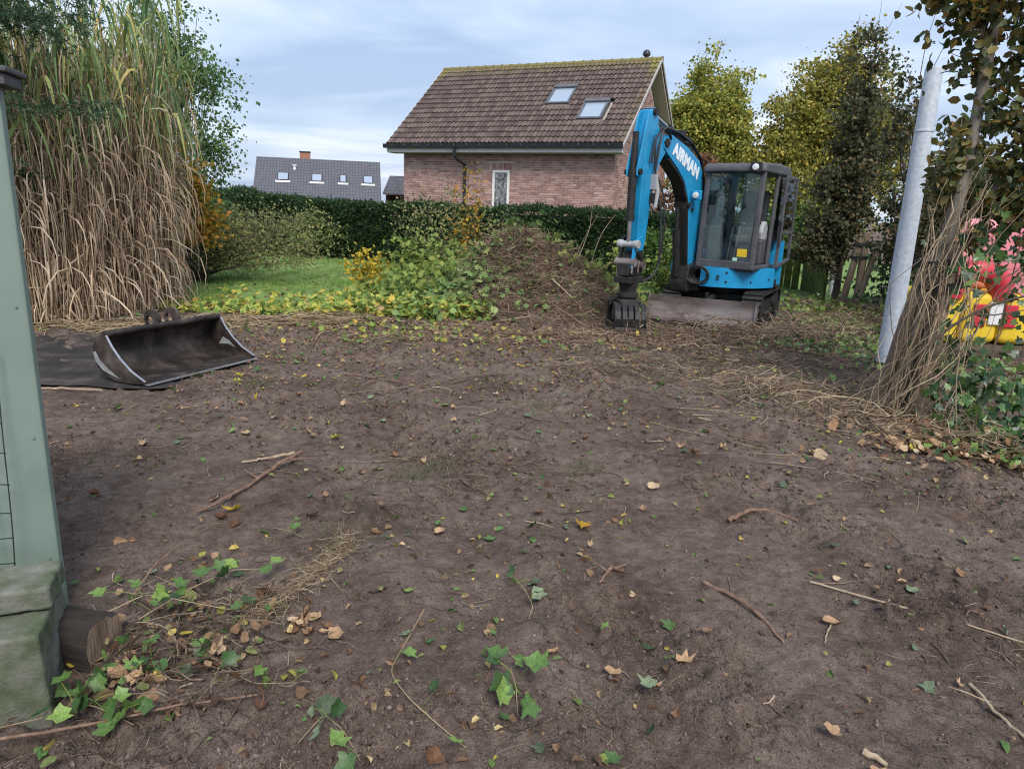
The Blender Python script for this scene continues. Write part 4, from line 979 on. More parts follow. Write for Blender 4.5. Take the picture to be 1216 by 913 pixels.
# ================================================================== GRADING BUCKET ON THE SOIL
def build_bucket():
    a, b_ = np.array([-3.19, 5.98]), np.array([-2.69, 7.20])
    wv = b_ - a; Wd = np.linalg.norm(wv); wv /= Wd                     # along the lip
    root = thing('excavator_bucket', 'wide black grading bucket lying on the tarmac edge with its mouth towards the soil', 'bucket', (a[0], a[1], .03), math.atan2(wv[1], wv[0]))
    # local: x along lip, y towards the back (left of the lip direction), z up
    steel = surf('black bucket steel', [(.28, (.012, .010, .010)), (.46, (.036, .028, .025)), (.60, (.088, .068, .058)), (.78, (.19, .165, .15))], 4.0, .5, .3, .3, 45, 7, .004)
    bright = surf('ground bright steel', [(.3, (.38, .38, .40)), (.7, (.60, .60, .63))], 14, .32, .8, .2, 80)
    scuff = surf('grey paint scuff', [(.3, (.16, .17, .17)), (.7, (.34, .36, .36))], 12, .7, .1, .2)
    pr = [(0, .012), (.16, .0), (.34, .0), (.47, .03), (.56, .10), (.605, .19), (.60, .29), (.555, .37), (.50, .405), (.44, .41)]
    th = .016
    inn = []
    for i, (y, z) in enumerate(pr):
        p, q = pr[max(i - 1, 0)], pr[min(i + 1, len(pr) - 1)]; dy, dz = q[0] - p[0], q[1] - p[1]; l = math.hypot(dy, dz); inn.append((y - dz / l * th, z + dy / l * th))
    n = len(pr)
    m = MB(); v = [(x, y, z) for x in (0, Wd) for y, z in pr + inn]
    k = 2 * n
    q = [[i, i + 1, k + i + 1, k + i] for i in range(n - 1)] + [[n + i + 1, n + i, k + n + i, k + n + i + 1] for i in range(n - 1)] + [[0, k, k + n, n], [n - 1, 2 * n - 1, k + 2 * n - 1, k + n - 1]]
    m.add(v, q); m.build('shell', steel, root, smooth=True)
    side = pr + [(.42, .395), (.36, .30), (.27, .20), (.15, .105), (.0, .03)]
    for x in (-.007, Wd + .007):
        s = MB(); s.add([(x + d, y, z) for d in (-.008, .008) for y, z in side], [[i, (i + 1) % len(side), len(side) + (i + 1) % len(side), len(side) + i] for i in range(len(side))], [list(range(len(side)))[::-1], [len(side) + i for i in range(len(side))]])
        sp = s.build('side_plate', steel, root, bevel=.003)
        e = MB(); E_ = [(.425, .402), (.365, .305), (.275, .205), (.155, .11), (.0, .035)]
        for (y0, z0), (y1, z1) in zip(E_[:-1], E_[1:]): e.bar((x, y0, z0 + .002), (x, y1, z1 + .002), .019, .008)
        e.build('worn_edge', bright, sp)
    # scuffed paint patch on the outside of the near side plate
    s = MB(); P_ = [(.60, .24), (.58, .16), (.50, .085), (.38, .05), (.30, .03), (.42, .10), (.52, .17), (.57, .25)]
    s.add([(-.0175, y, z) for y, z in P_] + [(-.0155, y, z) for y, z in P_], [list(range(8)), [15 - i for i in range(8)]], [[i, (i + 1) % 8, 8 + (i + 1) % 8, 8 + i] for i in range(8)]); s.build('paint_scuff', scuff, root)
    s = MB(); P_ = [(.46, .12), (.40, .20), (.32, .17), (.24, .10), (.33, .13)]
    s.add([(Wd - .003, y, z) for y, z in P_] + [(Wd - .0015, y, z) for y, z in P_], [[4, 3, 2, 1, 0], [5, 6, 7, 8, 9]], [[i, 5 + i, 5 + (i + 1) % 5, (i + 1) % 5] for i in range(5)]); s.build('paint_scuff', scuff, root)
    l = MB(); l.add([(x, y, z) for x in (-.01, Wd + .01) for y, z in ((-.04, .004), (.10, .016), (.10, .020), (-.04, .012))], [[0, 1, 5, 4], [1, 2, 6, 5], [2, 3, 7, 6], [3, 0, 4, 7], [0, 3, 2, 1], [4, 5, 6, 7]]); l.build('cutting_edge', bright, root)
    t = MB(); t.tube([(-.012, .455, .41), (Wd + .012, .455, .41)], .030, 12); t.build('top_beam', steel, root, smooth=True)
    # two hook plates of the coupler on the back
    for x in (.50 * Wd - .03, .50 * Wd + .20):
        h = MB(); t_ = np.linspace(RAD(200), RAD(-40), 14); C_ = (.62, .45); R1, R2 = .098, .046
        P_ = [(.60, .30), (.44, .40)] + [(C_[0] - .03 + R1 * math.cos(a_), C_[1] + R1 * math.sin(a_)) for a_ in t_] + [(C_[0] + .0 + R2 * math.cos(a_), C_[1] - .01 + R2 * math.sin(a_)) for a_ in t_[::-1]] 
        P_ = P_[:2] + P_[2:]
        h.add([(x + d, y, z) for d in (-.016, .016) for y, z in P_], [[i, (i + 1) % len(P_), len(P_) + (i + 1) % len(P_), len(P_) + i] for i in range(len(P_))], [list(range(len(P_)))[::-1], [len(P_) + i for i in range(len(P_))]])
        h.build('hook_plate', steel, root)
build_bucket()

# ================================================================== VEGETATION
def sub_poly(P, n):
    """resample a polyline smoothly"""
    P = np.array(P, float); t = np.linspace(0, 1, len(P)); tt = np.linspace(0, 1, n)
    Q = np.column_stack([np.interp(tt, t, P[:, i]) for i in range(3)])
    for _ in range(2): Q[1:-1] = (Q[:-2] + 2 * Q[1:-1] + Q[2:]) / 4
    return Q
def leaf_objs(parent, C, D, N, L, W, me, name='leaf'):
    """single leaves as objects that share one mesh (made at unit size)"""
    D = nrm(D); N = nrm(N - (N * D).sum(-1, keepdims=True) * D); A = np.cross(N, D)
    out = []
    for c, d, n, a, l, w_ in zip(C, D, N, A, np.broadcast_to(L, (len(C),)), np.broadcast_to(W, (len(C),))):
        o = bpy.data.objects.new(name, me); COL.objects.link(o)
        mw = Matrix(((d[0] * l, a[0] * w_, n[0] * l, c[0]), (d[1] * l, a[1] * w_, n[1] * l, c[1]), (d[2] * l, a[2] * w_, n[2] * l, c[2]), (0, 0, 0, 1)))
        o.matrix_basis = mw
        if parent is not None: o.parent = parent
        out.append(o)
    return out

def tree(name, label, base, top, crown, trunk_r, limb_n, clusters, per, spread, leaf, mat, bark, cat='tree', lean=(0, 0), hull=.55, tpl=None, group=None, zmin=None, down=0.0, trunk_top=.85):
    """crown: list of (cx,cy,cz,rx,ry,rz) ellipsoids in world metres; clusters of leaves spread through them on limbs"""
    bx, by = base; bz = gz(bx, by)
    root = thing(name, label, cat, (bx, by, bz), 0, group)
    o3 = np.array([bx, by, bz])
    wgt = np.array([c[3] * c[4] * c[5] for c in crown]); wgt /= wgt.sum()
    which = rng.choice(len(crown), clusters, p=wgt)
    E = np.array(crown)[which]
    d = rdir(clusters); rad = (hull + (1 - hull) * rng.random(clusters)) ** 1.0 * rng.uniform(.75, 1.08, clusters)
    inner = rng.random(clusters) < .25; rad[inner] *= rng.random(inner.sum())
    CC = E[:, :3] + d * E[:, 3:] * rad[:, None]
    if zmin is not None: CC = CC[CC[:, 2] > zmin]
    # trunk
    tp = np.array([bx + lean[0], by + lean[1], top])
    k = 9; t = np.linspace(0, 1, k)[:, None]
    TP = o3 + (tp - o3) * t * trunk_top + np.column_stack([.04 * rng.normal(size=k), .04 * rng.normal(size=k), np.zeros(k)]) * (top * .25) * t
    TP[0] -= (0, 0, .06)
    mb = MB(); mb.tube(TP - o3, trunk_r * np.linspace(1.0, .22, k) + np.array([trunk_r * .35] + [0] * (k - 1)), 9)
    # limbs to a share of the clusters
    sel = rng.choice(len(CC), min(limb_n, len(CC)), replace=False)
    for c in CC[sel]:
        ti = np.clip((c[2] - bz) / (top - bz) * rng.uniform(.45, .8), .12, .95) * (k - 1); i = int(min(ti, k - 2)); s = TP[i] + (TP[i + 1] - TP[i]) * (ti - i)
        mid = (s + c) / 2 + np.array([0, 0, -.08 * np.linalg.norm(c - s)]) + rng.normal(0, .05, 3)
        P_ = sub_poly([s, mid, c], 6); r0 = trunk_r * rng.uniform(.22, .38)
        mb.tube(P_ - o3, np.linspace(r0, r0 * .2, 6), 5, cap=False)
    mb.build('trunk', bark, root, smooth=True)
    # leaves
    n = len(CC) * per
    cid = np.repeat(np.arange(len(CC)), per)
    sp = spread * rng.uniform(.6, 1.4, len(CC))[cid]
    off = rng.normal(size=(n, 3)) * sp[:, None] * np.array([1, 1, .7])
    C = CC[cid] + off
    ok = C[:, 2] > bz + .03
    C = C[ok]; n = len(C)
    D = rdir(n, -.25 - down); N = rdir(n, .7)
    L = leaf * rng.uniform(.6, 1.35, n)
    V, F = leaf_arr(C - o3, D, N, L, L * .95, tpl or T_quad())
    cr_ = link('crown', to_mesh('crown', V, [F], mat), root); tag(cr_, kind='stuff')
    return root

def foliage(name, stops, **k): return pieces(name, stops, .6, .34, .2, 3.0, .3, **k)
M['birch'] = foliage('birch leaf', [(0, (.05, .11, .04)), (.5, (.10, .19, .065)), (1, (.19, .28, .09))])
M['autumn_tree'] = foliage('yellow green tree leaf', [(0, (.13, .17, .035)), (.4, (.25, .28, .06)), (.75, (.42, .40, .085)), (1, (.55, .44, .09))])
M['autumn_tree2'] = foliage('golden green tree leaf', [(0, (.13, .15, .035)), (.4, (.24, .25, .055)), (.75, (.41, .36, .08)), (1, (.52, .39, .08))])
M['copper'] = foliage('dark copper leaf', [(0, (.042, .055, .03)), (.45, (.082, .098, .05)), (.8, (.14, .13, .06)), (1, (.24, .155, .065))])
M['beech'] = pieces('bronze green beech leaf', [(0, (.04, .06, .02)), (.35, (.085, .11, .032)), (.65, (.14, .135, .04)), (.88, (.23, .16, .045)), (1, (.40, .23, .05))], .45, .3, .2, 60, .4)
M['orange'] = foliage('orange autumn leaf', [(0, (.10, .13, .03)), (.3, (.28, .22, .03)), (.6, (.45, .27, .03)), (1, (.50, .20, .04))])
M['olive'] = foliage('pale olive leaf', [(0, (.09, .105, .045)), (.4, (.18, .20, .085)), (.8, (.30, .30, .13)), (1, (.40, .34, .12))])
M['bush'] = foliage('grey green bush leaf', [(0, (.06, .10, .04)), (.4, (.135, .19, .07)), (.8, (.25, .29, .10)), (1, (.36, .36, .11))])
M['hedge'] = foliage('dark conifer hedge', [(0, (.014, .032, .013)), (.5, (.032, .070, .027)), (.85, (.055, .11, .04)), (1, (.09, .15, .045))])
M['yew'] = foliage('blue green yew spray', [(0, (.025, .055, .03)), (.5, (.055, .105, .055)), (1, (.10, .17, .08))])
M['rust'] = foliage('rusty shrub leaf', [(0, (.09, .06, .03)), (.5, (.21, .11, .06)), (1, (.32, .15, .10))])
M['green_bush'] = foliage('fresh green bush leaf', [(0, (.03, .07, .018)), (.5, (.075, .15, .035)), (1, (.16, .24, .05))])
M['yellow_bush'] = foliage('yellow bush leaf', [(0, (.24, .22, .03)), (.4, (.45, .34, .03)), (1, (.60, .42, .05))])
M['lime'] = foliage('lime green cut leaves', [(0, (.08, .14, .03)), (.5, (.19, .27, .06)), (1, (.34, .36, .09))])

# --- trees standing behind
tree('autumn_tree', 'broad yellow green autumn tree behind the brick house', (8.3, 33), 7.6, [(8.3, 33, 5.3, 1.9, 2.0, 3.2), (7.3, 32.7, 4.6, 1.5, 1.5, 2.4), (9.1, 33, 3.9, 1.6, 1.6, 2.6)], .24, 60, 460, 90, .24, .14, M['autumn_tree'], M['bark'], hull=.45)
tree('autumn_tree', 'tall golden green tree with spreading crown behind the dark columnar tree', (13.0, 32), 9.3, [(13.4, 32, 6.2, 2.0, 2.2, 3.7), (12.0, 31.8, 5.0, 1.9, 1.9, 3.0), (14.6, 32, 4.6, 2.2, 2, 2.8), (10.6, 31.6, 3.7, 1.5, 1.6, 2.1), (12.5, 31, 2.4, 3.4, 1.6, 1.6)], .26, 80, 860, 78, .25, .135, M['autumn_tree2'], M['bark'], hull=.4)
tree('rusty_shrub', 'small rusty pink leaved tree between house and cab', (6.0, 25.5), 4.1, [(6.1, 25.5, 3.1, 1.0, .8, .75), (5.4, 25.2, 2.2, .8, .6, .8)], .06, 26, 60, 40, .14, .12, M['rust'], M['dark_bark'], cat='shrub', hull=.3)
tree('green_shrub', 'rounded fresh green shrub behind the moss covered palings', (8.4, 21.5), 2.1, [(8.3, 21.5, 1.2, 1.6, .9, 1.0), (7.0, 21.3, .9, .9, .8, .85)], .06, 24, 150, 50, .15, .085, M['green_bush'], M['dark_bark'], cat='shrub', hull=.4)
tree('green_shrub', 'dense green shrub growing behind the raised boom', (3.1, 15.3), 1.7, [(3.0, 15.2, .85, .9, .6, .75), (3.9, 15.5, .8, .7, .6, .7)], .05, 18, 110, 45, .13, .075, M['green_bush'], M['dark_bark'], cat='shrub', hull=.35)
# --- dark columns on the right
tree('copper_beech', 'dark bronze columnar tree beside the thin white post', (6.55, 14.6), 4.9, [(6.5, 14.6, 3.75, .50, .5, 1.6), (6.55, 14.6, 2.2, .8, .6, 1.3), (6.2, 14.6, 1.3, .7, .6, .9)], .07, 50, 230, 60, .11, .075, M['copper'], M['bark'], hull=.3)
tree('copper_beech', 'dark bronze tree with bare whippy top behind the galvanised post', (6.1, 11.6), 4.2, [(5.85, 11.6, 3.1, .36, .4, 1.1), (6.2, 11.6, 1.6, .65, .5, .9), (6.9, 11.8, 2.0, .7, .5, 1.2)], .06, 44, 150, 55, .10, .07, M['copper'], M['bark'], hull=.3)
tree('copper_beech', 'broad mixed green and bronze tree between galvanised post and leaning beech', (8.1, 13.2), 3.7, [(7.9, 13.2, 2.3, .9, .6, 1.1), (8.8, 13.2, 1.9, .9, .6, 1.1), (7.3, 13.0, 1.4, .6, .5, .9)], .07, 40, 170, 55, .14, .08, M['copper'], M['bark'], hull=.3)
def whips():
    for bx, by, z0, dx in ((6.45, 14.6, 4.5, .12), (6.55, 14.6, 4.4, .3), (6.35, 14.6, 4.4, -.05), (6.0, 11.6, 3.8, .1), (6.1, 11.6, 3.7, .3)):
        par = [o for o in bpy.data.objects if o.get('label', '').startswith('dark bronze') and abs(o.location.y - by) < .3][0]
        s = np.array([bx, by, z0]); mb = MB()
        P_ = sub_poly([s, s + (dx * .4 + rng.normal(0, .05), 0, .5), s + (dx * 1.6, .05, .95 + rng.uniform(0, .3))], 10); mb.tube(P_ - np.array(par.location), np.linspace(.007, .0025, 10), 5); mb.build('bare_whip', M['dark_bark'], par, smooth=True)
whips()
tree('yellow_shrub', 'yellow leaved shrub half hidden behind the galvanised post', (8.2, 13.8), 2.6, [(8.0, 13.8, 1.9, 1.1, .6, .6), (8.6, 13.8, 1.4, 1.0, .6, .7)], .05, 20, 90, 40, .14, .08, M['yellow_bush'], M['dark_bark'], cat='shrub', hull=.3)
tree('evergreen_shrub', 'dark green backdrop shrub behind the colourful inflatable', (9.0, 11.6), 2.6, [(8.8, 11.6, 1.2, 1.8, .7, 1.1), (7.4, 12.0, .9, .9, .6, .8)], .06, 20, 150, 55, .17, .09, M['green_bush'], M['dark_bark'], cat='shrub', hull=.3)

# --- left side
tree('birch_tree', 'airy pale green birch rising behind the reed clump', (-6.6, 14.6), 5.9, [(-6.7, 14.4, 4.3, 1.0, .9, 1.3), (-6.0, 14.4, 3.7, .75, .8, .8), (-5.95, 14.3, 2.5, .65, .7, .9), (-6.0, 14.3, 1.5, .5, .7, .5)], .06, 70, 190, 34, .15, .07, M['birch'], M['bark'], down=.5, hull=.2)
tree('orange_shrub', 'orange and yellow autumn shrub beside the reed clump', (-6.1, 13.3), 2.7, [(-6.0, 13.2, 1.9, .65, .5, .75), (-5.7, 13.1, 1.1, .5, .5, .6)], .035, 24, 62, 34, .12, .075, M['orange'], M['dark_bark'], cat='shrub', hull=.15, tpl=T_lobed(MAPLE))
tree('dark_shrub', 'dark leafy shrub in the shade behind the orange shrub', (-8.2, 17.5), 2.3, [(-7.9, 17.5, 1.15, 1.6, .9, 1.1)], .05, 20, 120, 50, .15, .08, M['hedge'], M['dark_bark'], cat='shrub', hull=.35)
tree('round_bush', 'rounded grey green bush in front of the conifer hedge', (-5.45, 21.2), 1.5, [(-5.45, 21.1, .72, 1.35, .9, .78), (-6.2, 21.0, .55, .8, .8, .55)], .05, 30, 190, 60, .11, .07, M['bush'], M['dark_bark'], cat='bush', hull=.55)
def arching_shrub():
    bx, by = -6.5, 14.0; bz = gz(bx, by); o3 = np.array([bx, by, bz])
    root = thing('arching_shrub', 'wide shrub of bare stems arching over the lawn with pale olive leaves', 'shrub', (bx, by, bz))
    tips = []
    mb = MB()
    for i in range(40):
        ex = bx + rng.uniform(.7, 2.5); ey = by + rng.uniform(-.6, 1.9); ez = rng.uniform(.45, 1.45) - .12 * max(0, ex - bx - 2.2)
        s = np.array([bx + rng.normal(0, .12), by + rng.normal(0, .15), bz - .03]); e_ = np.array([ex, ey, ez]); mid = s + (e_ - s) * np.array([.42, .45, .62 + rng.uniform(.0, .35)])
        P_ = sub_poly([s, s + (mid - s) * .5 + (0, 0, .02), mid, e_], 9); mb.tube(P_ - o3, np.linspace(rng.uniform(.012, .026), .004, 9), 5, cap=False)
        for j in (4, 5, 6, 7, 8): tips.append(P_[j] + rng.normal(0, .05, 3))
    mb.build('stem', M['dark_bark'], root, smooth=True)
    T_ = np.array(tips); per = 38; n = len(T_) * per
    C = np.repeat(T_, per, 0) + rng.normal(size=(n, 3)) * np.array([.19, .19, .13]); C = C[(C[:, 2] > .25 + .1 * rng.random(n))]; n = len(C)
    V, F = leaf_arr(C - o3, rdir(n, -.3), rdir(n, .6), .075 * rng.uniform(.6, 1.4, n), .045 * rng.uniform(.6, 1.3, n), T_quad())
    tag(link('leaves', to_mesh('leaves', V, [F], M['olive']), root), kind='stuff').name = 'foliage'
arching_shrub()

def hedge():
    a, b_ = np.array([-13.5, 24.9]), np.array([5.4, 16.48]); d = b_ - a; L = np.linalg.norm(d); d /= L; nn = np.array([-d[1], d[0]])
    root = thing('conifer_hedge', 'long dark green clipped conifer hedge in front of the brick house', 'hedge', (a[0], a[1], 0), math.atan2(d[1], d[0]))
    def top(x): return 1.62 + .10 * (vnoise(x * .8, x * 0, 81) - .5) + .25 * sstep(8.6, 4, x)
    # core painted dark as inner shade, then sprays over the front, top and back
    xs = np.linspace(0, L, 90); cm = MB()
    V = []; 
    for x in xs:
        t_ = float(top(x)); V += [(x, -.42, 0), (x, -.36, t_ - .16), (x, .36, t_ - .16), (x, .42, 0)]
    cm.add(V, [[i * 4 + j, i * 4 + j + 1, (i + 1) * 4 + j + 1, (i + 1) * 4 + j] for i in range(89) for j in range(3)]); cm.build('core', surf('shaded hedge twigs', [(.3, (.016, .017, .010)), (.7, (.034, .034, .020))], 9, .95, 0, .8, 20, 5, .05), root)
    n = 60000
    x = rng.random(n) * L; face = rng.random(n); t_ = top(x)
    y = np.where(face < .62, -.46 + .0 * x, np.where(face < .9, rng.uniform(-.45, .45, n), .45)); z = np.where(face < .62, t_ * rng.random(n) ** .8, np.where(face < .9, t_, t_ * rng.random(n)))
    lump = .13 * (vnoise(x * 2.2, z * 2.2 + y, 82) - .5) + .10 * (vnoise(x * 6, z * 6 + y, 83) - .5)
    y = y - np.where(face < .62, lump, -lump * (face > .9)); z = z + np.where((face >= .62) & (face < .9), lump * 1.2 - .05, 0)
    C = np.stack([x, y, z], -1) + rng.normal(0, .045, (n, 3))
    out = np.where((face < .62)[:, None], [[0, -1, .35]], np.where((face < .9)[:, None], [[0, -.2, 1]], [[0, 1, .35]]))
    D = nrm(out + .8 * rng.normal(size=(n, 3))); V, F = leaf_arr(C, D, rdir(n, .3), rng.uniform(.06, .15, n), rng.uniform(.03, .06, n), T_quad())
    tag(link('foliage', to_mesh('foliage', V, [F], M['hedge']), root), kind='stuff')
hedge()

def reeds():
    cx, cy, rx, ry = -6.75, 10.45, 1.50, 1.75
    root = thing('reed_clump', 'towering clump of dry tan reeds with green arching tops', 'grass clump', (cx, cy, 0)); o3 = np.array([cx, cy, 0])
    n = 1500; a = rng.random(n) * 2 * PI; r = np.sqrt(rng.random(n)); r = np.where(rng.random(n) < .6, .72 + .28 * r, r)
    B = np.stack([cx + rx * r * np.cos(a), cy + ry * r * np.sin(a)], -1); od = np.stack([np.cos(a) * rx, np.sin(a) * ry], -1) * r[:, None]; od = od / np.hypot(rx, ry)
    H = rng.uniform(2.5, 4.6, n) * (1.0 - .12 * r); lean = rng.normal(0, .12, (n, 2)) + od * .10
    lean[::5] += rng.normal(0, .2, lean[::5].shape)
    k = 7; t = np.linspace(0, 1, k)
    P = np.zeros((n, k, 3)); P[:, :, 2] = H[:, None] * t - .02 + gh(B[:, 0], B[:, 1])[:, None]
    bend = rng.normal(0, .06, (n, 1, 2)) * (np.sin(t * PI * 1.4))[None, :, None]
    P[:, :, :2] = B[:, None, :] + lean[:, None, :] * (t ** 1.5)[None, :, None] * H[:, None, None] * .42 + bend
    cane = P.copy()
    V, F = tube_arr(P - o3, np.linspace(.0075, .003, k)[None] * rng.uniform(.7, 1.3, (n, 1)), 3)
    M['cane'] = pieces('tan reed cane', [(0, (.15, .10, .065)), (.4, (.30, .21, .135)), (.8, (.45, .34, .22)), (1, (.54, .43, .29))], .7, .05, .25, 8, .3)
    tag(link('canes', to_mesh('canes', V, [F], M['cane']), root), kind='stuff').name = 'cane'
    # dead leaves hanging along the canes
    m = 9500; ci = rng.integers(0, n, m); tt = rng.random(m) * .86
    i0 = np.minimum((tt * (k - 1)).astype(int), k - 2); fr = tt * (k - 1) - i0
    S = cane[ci, i0] * (1 - fr)[:, None] + cane[ci, i0 + 1] * fr[:, None]
    L = rng.uniform(.3, .95, m); dr = rdir(m, 0, .15); dr[:, :2] = nrm(dr[:, :2] + .6 * od[ci]); kk = 6; q = np.linspace(0, 1, kk)
    upk = rng.uniform(.05, .55, m)
    PP = S[:, None, :] + dr[:, None, :] * (L[:, None] * rng.uniform(.15, .75, (m, 1)) * np.sin(q * 1.9)[None])[:, :, None]
    PP[:, :, 2] += L[:, None] * (upk[:, None] * np.sin(q * PI * .9)[None] * .5 - q[None] ** 1.6 * .85) + rng.normal(0, .015, (m, kk))
    PP[:, :, 2] = np.maximum(PP[:, :, 2], gh(PP[:, :, 0], PP[:, :, 1]) + .01 + .05 * rng.random((m, 1)))
    V, F = ribbon_arr(PP - o3, np.array([.008, .016, .019, .016, .011, .002])[None] * rng.uniform(.5, 1.4, (m, 1)), rdir(m, 0, .4))
    M['reed_dead'] = pieces('dead reed leaf', [(0, (.19, .13, .088)), (.35, (.39, .285, .19)), (.75, (.56, .44, .31)), (1, (.66, .55, .41))], .75, .2, .25, 10, .3)
    tag(link('dead_leaf', to_mesh('dead_leaf', V, [F], M['reed_dead']), root), kind='stuff')
    # green blades arching out of the upper half
    m = 1900; ci = rng.integers(0, n, m); hz = 1.6 + 2.7 * rng.random(m) ** .62; tt = np.clip(hz / H[ci], .4, .99)
    i0 = np.minimum((tt * (k - 1)).astype(int), k - 2); fr = tt * (k - 1) - i0
    S = cane[ci, i0] * (1 - fr)[:, None] + cane[ci, i0 + 1] * fr[:, None]
    L = rng.uniform(.7, 1.5, m); kk = 9; q = np.linspace(0, 1, kk)
    dr = rdir(m, 0, .1); dr[:, :2] = nrm(dr[:, :2] + 1.0 * od[ci]); dr[:, 2] = 0
    PP = S[:, None, :] + dr[:, None, :] * (L[:, None] * (.55 * q - .10 * q ** 3)[None])[:, :, None]
    PP[:, :, 2] += L[:, None] * rng.uniform(.75, 1.1, (m, 1)) * (.62 * np.sin(q * 2.0) - .9 * q ** 2.6)[None]
    V, F = ribbon_arr(PP - o3, np.array([.010, .026, .035, .040, .039, .034, .026, .014, .001])[None] * rng.uniform(.5, 1.2, (m, 1)), np.cross(dr, [0, 0, 1]) + .35 * rng.normal(size=(m, 3)))
    M['reed_green'] = pieces('green reed blade', [(0, (.08, .15, .065)), (.4, (.16, .26, .10)), (.68, (.26, .37, .13)), (.84, (.44, .42, .13)), (1, (.56, .40, .14))], .5, .35, .2, 6, .4)
    tag(link('green_blade', to_mesh('green_blade', V, [F], M['reed_green']), root), kind='stuff')
    # old leaf sheaths standing in the heart of the clump
    n2 = 900; a = rng.random(n2) * 2 * PI; r = .8 * np.sqrt(rng.random(n2)); B = np.stack([cx + rx * r * np.cos(a), cy + ry * r * np.sin(a), np.zeros(n2)], -1)
    tp = B + np.stack([rng.normal(0, .2, n2), rng.normal(0, .2, n2), rng.uniform(1.5, 3.6, n2)], -1)
    V, F = ribbon_arr(np.stack([B, (B + tp) / 2, tp], 1) - o3, np.array([[.07, .08, .03]]) * np.ones((n2, 1)), rdir(n2, 0, .1))
    tag(link('leaf_sheath', to_mesh('leaf_sheath', V, [F], M['reed_dead']), root), kind='stuff')
reeds()

def yew():
    bx, by = -7.6, 7.9
    root = thing('yew_tree', 'dark feathery conifer branch hanging in front of the reed tops', 'tree', (bx, by, gz(bx, by))); o3 = np.array([bx, by, gz(bx, by)])
    mb = MB(); mb.tube([(0, 0, -.05), (.03, .02, 1.6), (-.02, .05, 3.4), (.1, .05, 4.6)], [.11, .09, .06, .02], 9)
    Cs, Ds = [], []
    for i in range(15):
        z0 = rng.uniform(2.3, 4.2); reach = rng.uniform(1.6, 3.3); az = rng.uniform(-.45, .9)
        e_ = np.array([reach * math.cos(az), reach * math.sin(az) * .5 + rng.normal(0, .15), z0 + rng.uniform(-.6, .1)]); s = np.array([.02, .03, z0 - .25])
        P_ = sub_poly([s, (s + e_) / 2 + (0, 0, .12), e_], 12); mb.tube(P_, np.linspace(.016, .002, 12), 5, cap=False)
        for j in range(3, 12):
            tw = rng.uniform(.15, .42, 8)
            for t_ in tw:
                d = nrm(np.array([rng.uniform(.1, 1), rng.normal(0, .7), rng.normal(-.25, .35)])); m_ = 24; u = rng.random(m_)
                Cs.append(P_[j] + d * (u * t_)[:, None] + rng.normal(0, .012, (m_, 3))); Ds.append(np.tile(d, (m_, 1)) + .9 * rng.normal(size=(m_, 3)))
    mb.build('trunk', M['dark_bark'], root, smooth=True)
    C, D = np.vstack(Cs), np.vstack(Ds); n = len(C)
    V, F = leaf_arr(C, D, rdir(n, .5), rng.uniform(.035, .075, n), .016 * rng.uniform(.7, 1.4, n), T_quad())
    tag(link('crown', to_mesh('crown', V, [F], M['yew']), root), kind='stuff')
yew()

